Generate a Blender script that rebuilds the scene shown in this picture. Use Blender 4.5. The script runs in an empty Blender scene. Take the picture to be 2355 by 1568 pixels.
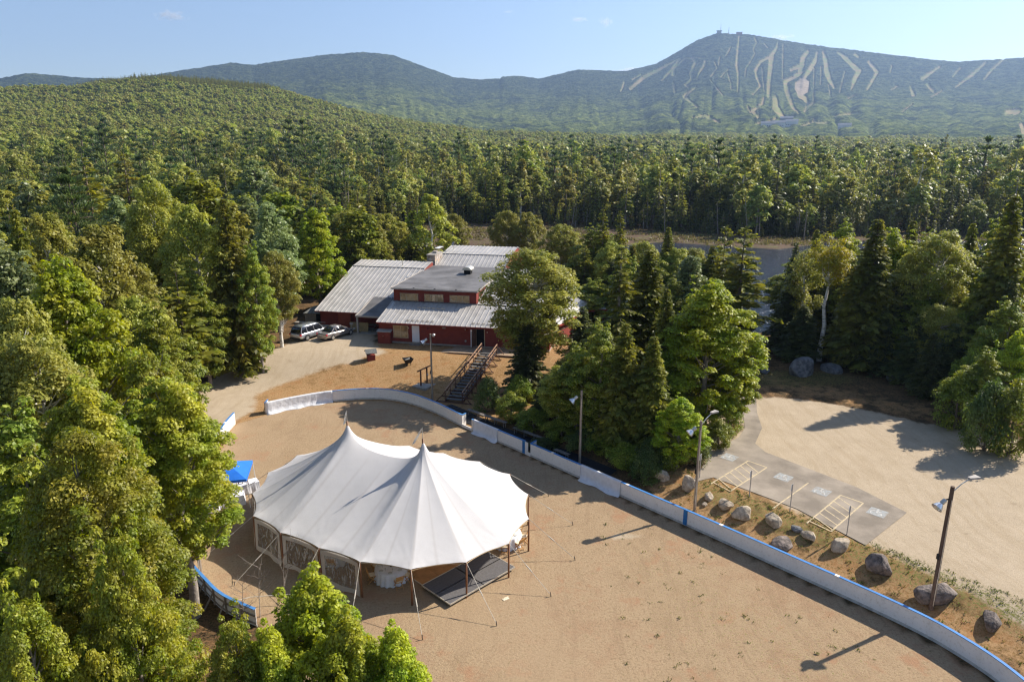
import bpy, bmesh, math, random
import numpy as np
from mathutils import Vector, Matrix
R = math.radians
sc = bpy.context.scene
col = sc.collection

# ------------------------------------------------------------------ camera, light, exposure
CAM_H = 24.0
PITCH = R(15.3)
cd = bpy.data.cameras.new('camera')
cd.sensor_width = 36.0
cd.lens = 36.0 * 1632.0 / 2354.0
cd.clip_start = 0.5
cd.clip_end = 40000.0
cam = bpy.data.objects.new('camera', cd)
cam.location = (0, 0, CAM_H)
cam.rotation_euler = (R(90) - PITCH, 0, 0)
col.objects.link(cam)
sc.camera = cam

SUN_AZ, SUN_EL = R(63.0), R(37.5)          # azimuth clockwise from +Y
world = bpy.data.worlds.new('World')
sc.world = world
world.use_nodes = True
wn = world.node_tree
wn.nodes.clear()
sky = wn.nodes.new('ShaderNodeTexSky')
sky.sky_type = 'NISHITA'
sky.sun_disc = False
sky.sun_elevation = SUN_EL
sky.sun_rotation = SUN_AZ
sky.altitude = 400
sky.air_density = 1.0
sky.dust_density = 0.6
sky.ozone_density = 2.2
bg = wn.nodes.new('ShaderNodeBackground')
bg.inputs['Strength'].default_value = 0.086
wo = wn.nodes.new('ShaderNodeOutputWorld')
tint = wn.nodes.new('ShaderNodeMix'); tint.data_type = 'RGBA'; tint.blend_type = 'MULTIPLY'; tint.inputs['Factor'].default_value = 1.0
tin = [q for q in tint.inputs if q.type == 'RGBA']; tin[1].default_value = (1.03, 0.985, 1.01, 1)
wn.links.new(sky.outputs[0], tin[0])
wn.links.new([q for q in tint.outputs if q.type == 'RGBA'][0], bg.inputs['Color'])
wn.links.new(bg.outputs[0], wo.inputs['Surface'])

sd = bpy.data.lights.new('sun', 'SUN')
sd.energy = 5.0
sd.angle = R(0.55)
sd.color = (1.0, 0.93, 0.82)
sun = bpy.data.objects.new('sun', sd)
sdir = Vector((math.sin(SUN_AZ) * math.cos(SUN_EL), math.cos(SUN_AZ) * math.cos(SUN_EL), math.sin(SUN_EL)))
sun.rotation_euler = sdir.to_track_quat('Z', 'Y').to_euler()
sun.location = (60, 40, 60)
col.objects.link(sun)

sc.view_settings.view_transform = 'Standard'
sc.view_settings.look = 'None'
sc.view_settings.exposure = 0.88
sc.view_settings.gamma = 1.0
sc.view_settings.use_curve_mapping = False
sc.render.engine = 'CYCLES'
cy = sc.cycles
cy.use_denoising = True
cy.denoiser = 'OPENIMAGEDENOISE'
cy.max_bounces = 8
cy.diffuse_bounces = 4
cy.glossy_bounces = 2
cy.transmission_bounces = 3
cy.volume_bounces = 0
cy.transparent_max_bounces = 12
cy.use_adaptive_sampling = True
cy.adaptive_threshold = 0.01
cy.caustics_reflective = False
cy.caustics_refractive = False
cy.filter_width = 1.3

# ------------------------------------------------------------------ terrain height
def sst(a, b, x):
    t = np.clip((x - a) / (b - a), 0, 1)
    return t * t * (3 - 2 * t)

def hash2(ix, iy, s):
    h = (ix.astype(np.int64) * 374761393 + iy.astype(np.int64) * 668265263 + s * 982451653) & 0x7fffffff
    h = ((h ^ (h >> 13)) * 1274126177) & 0x7fffffff
    h = h ^ (h >> 16)
    return (h & 0xffff) / 65535.0

def vnoise(x, y, s=0):
    x = np.asarray(x, float); y = np.asarray(y, float)
    ix = np.floor(x); iy = np.floor(y)
    fx = x - ix; fy = y - iy
    fx = fx * fx * (3 - 2 * fx); fy = fy * fy * (3 - 2 * fy)
    a = hash2(ix, iy, s); b = hash2(ix + 1, iy, s); c = hash2(ix, iy + 1, s); d = hash2(ix + 1, iy + 1, s)
    return (a * (1 - fx) + b * fx) * (1 - fy) + (c * (1 - fx) + d * fx) * fy

def fbm(x, y, oct=4, s=0):
    v = 0; a = 0.5; t = 0
    for i in range(oct):
        v = v + a * vnoise(x * 2 ** i, y * 2 ** i, s + i * 17); t += a; a *= 0.5
    return v / t

def poly_sd(x, y, poly):
    """signed distance to polygon, negative inside"""
    x = np.asarray(x, float); y = np.asarray(y, float)
    d = np.full(x.shape, 1e9); inside = np.zeros(x.shape, bool)
    n = len(poly)
    for i in range(n):
        ax, ay = poly[i]; bx, by = poly[(i + 1) % n]
        ex, ey = bx - ax, by - ay
        t = np.clip(((x - ax) * ex + (y - ay) * ey) / (ex * ex + ey * ey + 1e-12), 0, 1)
        d = np.minimum(d, np.hypot(x - ax - t * ex, y - ay - t * ey))
        if ay != by:
            c = ((ay > y) != (by > y)) & (x < (bx - ax) * (y - ay) / (by - ay) + ax)
            inside ^= c
    return np.where(inside, -d, d)

# layout of the place, metres (x to the east of the camera, y ahead of it)
POND = [(12, 118), (16, 103), (24, 96), (30, 92), (45, 97), (62, 96), (85, 92), (120, 96), (150, 130), (150, 185),
        (105, 196), (85, 190), (66, 176), (40, 190), (20, 178), (6, 150)]
MARSH = [(-48, 168), (-30, 150), (-8, 140), (12, 118), (150, 118), (170, 150), (165, 192), (110, 202), (92, 196), (66, 196),
         (42, 215), (12, 228), (-20, 232), (-44, 214)]
BOARD_FAR = [(-22.9, 61.9), (-20.6, 63.6), (-17.6, 65.2), (-13.6, 66.0), (-10.3, 64.9), (-7.2, 62.2), (-4.1, 58.5)]
BOARD_STR = [(-4.1, 58.5), (1.2, 52.9), (11.5, 41.7), (16.5, 36.1), (20.0, 32.1), (21.6, 29.8), (22.7, 27.0), (22.9, 23.5), (21.6, 19.5), (18.5, 16.5), (14, 14.8)]
BOARD_W = [(-24.8, 59.5), (-24.6, 56.5), (-23.6, 50.5), (-22.0, 44.0), (-20.4, 39.2), (-19.06, 36.7), (-16.8, 34.2), (-15.3, 32.8), (-13.2, 31.6)]
RINK = BOARD_FAR + BOARD_STR[1:] + [(0, 16), (-6, 22)] + BOARD_W[::-1]

def height(x, y):
    x = np.asarray(x, float); y = np.asarray(y, float)
    dr = (x - 1.2) * 0.74 + (y - 52.9) * 0.672                     # distance outside the straight boards
    lot = 0.8 * sst(0.8, 5.2, dr) * sst(0, 6, x)
    pl = 1.6 * sst(65.5, 76.5, y + 0.1 * x) * sst(24, 8, x) 
    h = np.maximum(lot, pl)
    back = sst(104, 122, y + 0.0 * x)
    east = sst(0, 18, x - 2)
    h = h * (1 - back * (1 - 0.0)) 
    h = h * (1 - sst(72, 92, y) * east)
    h = h - 0.25 * sst(76, 96, y) * east
    h = h + 0.15 * (fbm(x * 0.06, y * 0.06, 3, 3) - 0.5) * sst(0, 12, poly_sd(x, y, RINK))
    m = poly_sd(x, y, MARSH)
    h = np.where(m < 8, h * sst(-3, 8, m) - 0.42 * sst(6, -3, m), h)
    p = poly_sd(x, y, POND)
    h = h - 1.3 * sst(1.5, -5, p)
    r = np.hypot(x, y)
    return h + far_h(x, y) * sst(235, 330, r)

_hc = np.array([(-60, .060), (-34.22, .0680), (-30.42, .0732), (-28.11, .0811), (-24.91, .0869), (-21.32, .0842), (-17.83, .0800),
                (-15.44, .0700), (-12.36, .0560), (-7.55, .0400), (-2.58, .0270), (7.47, .0200), (20, .015), (34.71, .0110), (60, .010)])
_mt = np.array([(-60, .03), (-44, .050), (-36.5, .058), (-34.19, .0712), (-32.76, .0778), (-31.59, .0774), (-30.28, .0757), (-27, .076), (-24.1, .0864), (-20.37, .0989),
                (-18.93, .0972), (-17.12, .1029), (-13.42, .113), (-11.07, .1167), (-9.01, .1142), (-7.1, .1031), (-4.52, .0874),
                (-2.55, .0849), (-0.89, .086), (-0.73, .0887), (0.43, .0893), (2.08, .086), (5.03, .097), (8.61, .0947),
                (10.82, .1031), (12.35, .1172), (13.54, .1295), (15.04, .1373), (17.15, .1339), (19.53, .1256), (22.42, .1158),
                (25.2, .1076), (27.87, .0989), (30.41, .0919), (32.31, .0923), (33.99, .0928), (37.14, .0914), (45, .08), (60, .05)])
def far_h(x, y):
    r = np.hypot(x, y); az = np.degrees(np.arctan2(x, y))
    aza = np.clip(az, -60, 60)
    fade = sst(150, 60, np.abs(az))
    z1 = (24 + 1500 * np.interp(aza, _hc[:, 0], _hc[:, 1]) - 22) * fade
    z3 = (24 + 5200 * np.interp(aza, _mt[:, 0], _mt[:, 1])) * fade
    t1 = np.clip((r - 235) / (1500 - 235), 0, 1)
    a = z1 * (0.55 * t1 ** 1.25 + 0.45 * sst(0.35, 1, t1))
    t2 = np.clip((r - 1500) / 3700, 0, 1)
    dip = np.interp(aza, [-60, -14, -6, 60], [0.28, 0.22, 0.05, 0.0])
    b = z1 * (1 - dip * np.sin(np.pi * np.clip(t2 * 2.2, 0, 1))) 
    p = 0.10 * t2 + 0.90 * t2 ** 2.3
    b = b + (z3 - z1) * p
    rid = (np.abs(vnoise(az * 0.62 + 3 + 2.0 * vnoise(r / 900, az * 0.1, 9), r / 2600, 5) - 0.5) * 2 - 0.45)
    rid2 = (np.abs(vnoise(az * 1.9 + 2.5 * vnoise(r / 700, az * 0.3, 12), r / 900, 6) - 0.5) * 2 - 0.45)
    b = b + (rid * 15 + rid2 * 8) * np.sin(np.pi * np.clip(t2, 0, 1)) ** 0.8 * np.clip(z3 / 500, 0.3, 1.4)
    t3 = np.clip((r - 5200) / 2600, 0, 1)
    h = np.where(r < 1500, a, b)
    h = h * (1 - 0.9 * t3)
    h = h + (fbm(x / 120, y / 120, 3, 21) - 0.5) * 22 * sst(500, 1100, r) * sst(5600, 5000, r) * np.clip(0.25 + 0.75 * sst(4900, 4000, r), 0, 1)
    return h

def H1(x, y):
    return float(height(np.array([x], float), np.array([y], float))[0])

FPX = 1632.0
def survey(px, py, z=None):
    """where a line of sight taken from the photograph meets the ground (or the level z)"""
    u = (px - 1177) / FPX; v = (py - 784) / FPX
    c, s = math.cos(PITCH), math.sin(PITCH)
    d = (u, c - v * s, -s - v * c)
    if z is not None:
        t = (z - CAM_H) / d[2]
        return Vector((d[0] * t, d[1] * t, z))
    zz = 0.5
    for _ in range(12):
        t = (zz - CAM_H) / d[2]
        zz = 0.5 * zz + 0.5 * H1(d[0] * t, d[1] * t)
    return Vector((d[0] * t, d[1] * t, zz))

def sight(px, py, dist):
    """the point at a horizontal distance along a line of sight"""
    u = (px - 1177) / FPX; v = (py - 784) / FPX
    c, s = math.cos(PITCH), math.sin(PITCH)
    d = Vector((u, c - v * s, -s - v * c))
    t = dist / math.hypot(d.x, d.y)
    return Vector((d.x * t, d.y * t, CAM_H + d.z * t))

# ------------------------------------------------------------------ object helpers
def tag(o, label=None, cat=None, group=None, kind=None):
    if label: o['label'] = label
    if cat: o['category'] = cat
    if group: o['group'] = group
    if kind: o['kind'] = kind
    return o

def empty(name, loc, rz=0.0, label=None, cat=None, group=None):
    o = bpy.data.objects.new(name, None)
    o.empty_display_size = 0.3
    col.objects.link(o)
    o.location = loc
    o.rotation_euler = (0, 0, rz)
    return tag(o, label, cat, group)

def copy_tree(o, parent=None):
    c = o.copy(); col.objects.link(c)
    if parent: c.parent = parent
    for ch in list(o.children):
        copy_tree(ch, c)
    return c

class MB:
    def __init__(self): self.v = []; self.f = []; self.m = []; self.cur = 0
    def add(self, vs, fs):
        n = len(self.v); self.v += [tuple(p) for p in vs]
        for f in fs: self.f.append(tuple(i + n for i in f)); self.m.append(self.cur)
        return self
    def box(self, x0, x1, y0, y1, z0, z1):
        vs = [(x0, y0, z0), (x1, y0, z0), (x1, y1, z0), (x0, y1, z0), (x0, y0, z1), (x1, y0, z1), (x1, y1, z1), (x0, y1, z1)]
        return self.add(vs, [(3, 2, 1, 0), (4, 5, 6, 7), (0, 1, 5, 4), (1, 2, 6, 5), (2, 3, 7, 6), (3, 0, 4, 7)])
    def hexa(self, bot, top):
        return self.add(list(bot) + list(top), [(3, 2, 1, 0), (4, 5, 6, 7), (0, 1, 5, 4), (1, 2, 6, 5), (2, 3, 7, 6), (3, 0, 4, 7)])
    def beam(self, p0, p1, w, h=None, up=(0, 0, 1)):
        h = h or w
        p0 = Vector(p0); p1 = Vector(p1); d = (p1 - p0)
        if d.length < 1e-6: return self
        d.normalize(); upv = Vector(up)
        if abs(d.dot(upv)) > 0.98: upv = Vector((1, 0, 0))
        s = d.cross(upv).normalized() * w / 2; t = s.cross(d).normalized() * h / 2
        vs = [p0 - s - t, p0 + s - t, p0 + s + t, p0 - s + t, p1 - s - t, p1 + s - t, p1 + s + t, p1 - s + t]
        return self.add(vs, [(3, 2, 1, 0), (4, 5, 6, 7), (0, 1, 5, 4), (1, 2, 6, 5), (2, 3, 7, 6), (3, 0, 4, 7)])
    def tube(self, pts, rad, n=10, cap=True):
        pts = [Vector(p) for p in pts]
        if not hasattr(rad, '__len__'): rad = [rad] * len(pts)
        rings = []; vs = []
        for i, p in enumerate(pts):
            d = (pts[min(i + 1, len(pts) - 1)] - pts[max(i - 1, 0)])
            d = d.normalized() if d.length > 1e-9 else Vector((0, 0, 1))
            a = Vector((0, 0, 1)) if abs(d.z) < 0.95 else Vector((1, 0, 0))
            s = d.cross(a).normalized(); t = s.cross(d).normalized()
            for k in range(n):
                an = 2 * math.pi * k / n
                vs.append(p + (s * math.cos(an) + t * math.sin(an)) * rad[i])
        fs = []
        for i in range(len(pts) - 1):
            for k in range(n):
                a = i * n + k; b = i * n + (k + 1) % n
                fs.append((a, a + n, b + n, b))
        if cap:
            fs.append(tuple(range(n))); fs.append(tuple(reversed(range((len(pts) - 1) * n, len(pts) * n))))
        return self.add(vs, fs)
    def lathe(self, prof, n=20, c=(0, 0, 0), axis=None):
        vs = []; m = Matrix.Identity(3) if axis is None else Vector(axis).to_track_quat('Z', 'Y').to_matrix()
        for (r, z) in prof:
            for k in range(n):
                an = 2 * math.pi * k / n
                vs.append(m @ Vector((r * math.cos(an), r * math.sin(an), z)) + Vector(c))
        fs = []
        for i in range(len(prof) - 1):
            for k in range(n):
                a = i * n + k; b = i * n + (k + 1) % n
                fs.append((a, b, b + n, a + n))
        return self.add(vs, fs)
    def prism(self, poly, z0, z1):
        n = len(poly)
        vs = [(p[0], p[1], z0) for p in poly] + [(p[0], p[1], z1) for p in poly]
        fs = [tuple(reversed(range(n))), tuple(range(n, 2 * n))] + [(i, (i + 1) % n, (i + 1) % n + n, i + n) for i in range(n)]
        return self.add(vs, fs)
    def sheet(self, poly, off=0.008):
        """a flat figure laid on the ground"""
        vs = [(p[0], p[1], H1(p[0], p[1]) + off) for p in poly]
        return self.add(vs, [tuple(range(len(poly)))])
    def build(self, name, mats, parent=None, smooth=False, bevel=0.0):
        me = bpy.data.meshes.new(name)
        me.from_pydata(self.v, [], self.f)
        if not isinstance(mats, (list, tuple)): mats = [mats]
        for m in mats: me.materials.append(m)
        me.polygons.foreach_set('material_index', self.m)
        if smooth: me.polygons.foreach_set('use_smooth', [True] * len(self.f))
        me.update()
        o = bpy.data.objects.new(name, me)
        col.objects.link(o)
        if parent: o.parent = parent
        if bevel:
            b = o.modifiers.new('bevel', 'BEVEL'); b.width = bevel; b.segments = 2; b.limit_method = 'ANGLE'
        return o

def np_mesh(name, groups, mats, smooth=()):
    """groups: list of (verts Nx3, quads Mx4, material index)"""
    V = []; F = []; M = []; S = []; n = 0
    for v, f, m in groups:
        if len(f) == 0: continue
        V.append(v); F.append(f + n); M.append(np.full(len(f), m, np.int32)); S.append(np.full(len(f), m in smooth, bool)); n += len(v)
    V = np.concatenate(V); F = np.concatenate(F); M = np.concatenate(M); S = np.concatenate(S)
    me = bpy.data.meshes.new(name)
    me.vertices.add(len(V)); me.vertices.foreach_set('co', V.astype(np.float32).ravel())
    k = F.shape[1]
    me.loops.add(F.size); me.loops.foreach_set('vertex_index', F.astype(np.int32).ravel())
    me.polygons.add(len(F)); me.polygons.foreach_set('loop_start', np.arange(0, F.size, k, dtype=np.int32))
    me.polygons.foreach_set('loop_total', np.full(len(F), k, np.int32))
    for m in mats: me.materials.append(m)
    me.polygons.foreach_set('material_index', M); me.polygons.foreach_set('use_smooth', S)
    me.update(calc_edges=True)
    return me

# ------------------------------------------------------------------ materials
def nodes_of(name):
    m = bpy.data.materials.new(name); m.use_nodes = True
    nt = m.node_tree; nt.nodes.clear()
    out = nt.nodes.new('ShaderNodeOutputMaterial')
    return m, nt, out

def N(nt, t, **kw):
    n = nt.nodes.new(t)
    for k, v in kw.items():
        if k in n.inputs: n.inputs[k].default_value = v
        else: setattr(n, k, v)
    return n

def noise_col(nt, scale, c1, c2, detail=4, rough=0.6, lo=0.35, hi=0.65, coord='Object', vec=None):
    tc = N(nt, 'ShaderNodeTexCoord')
    n = N(nt, 'ShaderNodeTexNoise'); n.inputs['Scale'].default_value = scale; n.inputs['Detail'].default_value = detail; n.inputs['Roughness'].default_value = rough
    nt.links.new(vec if vec else tc.outputs[coord], n.inputs['Vector'])
    r = N(nt, 'ShaderNodeValToRGB'); r.color_ramp.elements[0].position = lo; r.color_ramp.elements[1].position = hi
    r.color_ramp.elements[0].color = (*c1, 1); r.color_ramp.elements[1].color = (*c2, 1)
    nt.links.new(n.outputs['Fac'], r.inputs[0])
    return r.outputs[0], n.outputs['Fac']

def simple(name, c, rough=0.7, var=0.12, scale=4.0, metal=0.0, bump=0.0, bscale=20.0, spec=0.3, coat=0.0):
    m, nt, out = nodes_of(name)
    b = N(nt, 'ShaderNodeBsdfPrincipled'); b.inputs['Roughness'].default_value = rough; b.inputs['Metallic'].default_value = metal
    b.inputs['Specular IOR Level'].default_value = spec; b.inputs['Coat Weight'].default_value = coat
    c1 = tuple(x * (1 - var) for x in c); c2 = tuple(min(1, x * (1 + var)) for x in c)
    o, f = noise_col(nt, scale, c1, c2)
    nt.links.new(o, b.inputs['Base Color'])
    if bump:
        t = N(nt, 'ShaderNodeTexNoise'); t.inputs['Scale'].default_value = bscale; t.inputs['Detail'].default_value = 5
        tc = N(nt, 'ShaderNodeTexCoord'); nt.links.new(tc.outputs['Object'], t.inputs['Vector'])
        bp = N(nt, 'ShaderNodeBump'); bp.inputs['Distance'].default_value = bump; nt.links.new(t.outputs['Fac'], bp.inputs['Height'])
        nt.links.new(bp.outputs[0], b.inputs['Normal'])
    nt.links.new(b.outputs[0], out.inputs[0])
    return m

def leaf_mat(name, c, c2, trans=0.36, var=0.4, rough=0.5, spec=0.35):
    """leaf: own colour varies leaf by leaf, clump by clump and tree by tree"""
    m, nt, out = nodes_of(name)
    geo = N(nt, 'ShaderNodeNewGeometry'); oi = N(nt, 'ShaderNodeObjectInfo')
    big, f = noise_col(nt, 0.45, c, c2, detail=2, lo=0.4, hi=0.62)
    hsv = N(nt, 'ShaderNodeHueSaturation')
    mr = N(nt, 'ShaderNodeMapRange'); mr.inputs['To Min'].default_value = 1 - var; mr.inputs['To Max'].default_value = 1 + var
    nt.links.new(geo.outputs['Random Per Island'], mr.inputs['Value'])
    mr2 = N(nt, 'ShaderNodeMapRange'); mr2.inputs['To Min'].default_value = 0.488; mr2.inputs['To Max'].default_value = 0.512
    nt.links.new(oi.outputs['Random'], mr2.inputs['Value'])
    mr3 = N(nt, 'ShaderNodeMapRange'); mr3.inputs['To Min'].default_value = 0.8; mr3.inputs['To Max'].default_value = 1.2
    nt.links.new(oi.outputs['Random'], mr3.inputs['Value'])
    mu = N(nt, 'ShaderNodeMath', operation='MULTIPLY'); nt.links.new(mr.outputs[0], mu.inputs[0]); nt.links.new(mr3.outputs[0], mu.inputs[1])
    nt.links.new(mr2.outputs[0], hsv.inputs['Hue']); nt.links.new(mu.outputs[0], hsv.inputs['Value']); nt.links.new(big, hsv.inputs['Color'])
    b = N(nt, 'ShaderNodeBsdfPrincipled'); b.inputs['Roughness'].default_value = rough; b.inputs['Specular IOR Level'].default_value = spec
    t = N(nt, 'ShaderNodeBsdfTranslucent')
    hs2 = N(nt, 'ShaderNodeHueSaturation'); hs2.inputs['Hue'].default_value = 0.494; hs2.inputs['Saturation'].default_value = 1.1; hs2.inputs['Value'].default_value = 1.8
    nt.links.new(hsv.outputs[0], hs2.inputs['Color'])
    nt.links.new(hsv.outputs[0], b.inputs['Base Color']); nt.links.new(hs2.outputs[0], t.inputs['Color'])
    mx = N(nt, 'ShaderNodeMixShader'); mx.inputs[0].default_value = trans
    nt.links.new(b.outputs[0], mx.inputs[1]); nt.links.new(t.outputs[0], mx.inputs[2]); nt.links.new(mx.outputs[0], out.inputs[0])
    return m

M = {}
M['maple'] = leaf_mat('maple_leaf', (0.165, 0.215, 0.026), (0.285, 0.295, 0.038))
M['maple_bright'] = leaf_mat('bright_maple_leaf', (0.215, 0.280, 0.020), (0.370, 0.380, 0.030), trans=0.42)
M['maple_front'] = leaf_mat('front_maple_leaf', (0.185, 0.235, 0.022), (0.360, 0.340, 0.040), var=0.4, trans=0.4)
M['birch'] = leaf_mat('birch_leaf', (0.235, 0.255, 0.042), (0.340, 0.325, 0.062), var=0.32)
M['birch_gold'] = leaf_mat('gold_birch_leaf', (0.27, 0.28, 0.022), (0.38, 0.335, 0.026), var=0.3)
M['poplar'] = leaf_mat('poplar_leaf', (0.170, 0.215, 0.080), (0.260, 0.295, 0.115), var=0.3, rough=0.4, spec=0.5)
M['spruce'] = leaf_mat('spruce_needle', (0.125, 0.140, 0.024), (0.220, 0.205, 0.032), trans=0.36, var=0.35)
M['spruce_dark'] = leaf_mat('dark_spruce_needle', (0.062, 0.078, 0.024), (0.120, 0.126, 0.030), trans=0.3, var=0.3)
M['pine'] = leaf_mat('pine_needle', (0.070, 0.112, 0.036), (0.130, 0.160, 0.050), trans=0.3, var=0.3)
M['shrub'] = leaf_mat('shrub_leaf', (0.065, 0.100, 0.022), (0.120, 0.145, 0.034), var=0.35)
M['far_maple'] = leaf_mat('distant_maple_leaf', (0.182, 0.232, 0.045), (0.320, 0.320, 0.075), var=0.3)
M['far_birch'] = leaf_mat('distant_birch_leaf', (0.235, 0.248, 0.052), (0.335, 0.305, 0.080), var=0.3)
M['bark'] = simple('bark', (0.16, 0.12, 0.09), 0.9, 0.35, 3.0, bump=0.03, bscale=9)
M['bark_gray'] = simple('gray_bark', (0.25, 0.21, 0.175), 0.9, 0.3, 3.0, bump=0.03, bscale=9)
def birch_bark():
    m, nt, out = nodes_of('birch_bark')
    tc = N(nt, 'ShaderNodeTexCoord'); mp = N(nt, 'ShaderNodeMapping'); mp.inputs['Scale'].default_value = (1.5, 1.5, 6)
    nt.links.new(tc.outputs['Object'], mp.inputs[0])
    c, f = noise_col(nt, 1.0, (0.10, 0.085, 0.07), (0.66, 0.62, 0.55), lo=0.36, hi=0.46, vec=mp.outputs[0])
    b = N(nt, 'ShaderNodeBsdfPrincipled'); b.inputs['Roughness'].default_value = 0.75
    nt.links.new(c, b.inputs['Base Color']); nt.links.new(b.outputs[0], out.inputs[0]); return m
M['bark_birch'] = birch_bark()
# ------------------------------------------------------------------ ground
def W(pts, z=None):
    return [tuple(survey(px, py, z))[:2] for px, py in pts]
LOT = W([(1700, 915), (1790, 912), (1900, 925), (2000, 942), (2100, 966), (2230, 990), (2354, 1012)], 0.8) + [(60, 52), (70, 34), (44, 18), (30, 20)] + \
      W([(2354, 1436), (2240, 1372), (2110, 1310), (2010, 1262), (1990, 1250), (1860, 1195), (1730, 1135), (1640, 1096), (1616, 1062), (1700, 985)], 0.8)
DRIVE = [tuple(p) for p in W([(455, 884), (540, 838), (640, 797), (676, 778), (700, 765), (860, 762), (876, 800), (905, 812), (840, 826), (745, 855), (660, 880), (600, 905), (590, 950), (560, 960), (440, 1000), (380, 960)])]
ASPH = W([(1618, 1068), (1590, 1110), (1640, 1098), (1832, 1170), (1990, 1254), (2085, 1178), (1970, 1120), (1760, 1040), (1736, 1020), (1752, 985), (1740, 950), (1738, 908), (1690, 912), (1708, 950), (1712, 985), (1700, 1005), (1652, 1030)], 0.8)
ORANGE = [(-24, 62), (-26, 66), (-19, 72), (-15.5, 79.5), (-6, 80), (4, 82), (17, 86), (12, 70), (2, 62), (-3, 58)]
CLEAR_BACK = W([(1700, 915), (1900, 930), (2100, 968), (2354, 1014)], 0.8) + [(60, 58)] + W([(2354, 980), (2150, 925), (1900, 880), (1745, 850), (1715, 880)], 0.8)

def grid_mesh(x0, x1, y0, y1, st):
    xs = np.arange(x0, x1 + 1e-6, st); ys = np.arange(y0, y1 + 1e-6, st)
    X, Y = np.meshgrid(xs, ys)
    Z = height(X, Y)
    nx, ny = len(xs), len(ys)
    V = np.stack([X.ravel(), Y.ravel(), Z.ravel()], 1)
    i = np.arange(nx - 1); j = np.arange(ny - 1)
    I, J = np.meshgrid(i, j); a = (J * nx + I).ravel()
    F = np.stack([a, a + 1, a + nx + 1, a + nx], 1)
    return V, F

def set_attr(me, name, vals):
    at = me.attributes.new(name, 'FLOAT', 'POINT'); at.data.foreach_set('value', np.asarray(vals, np.float32))

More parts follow.
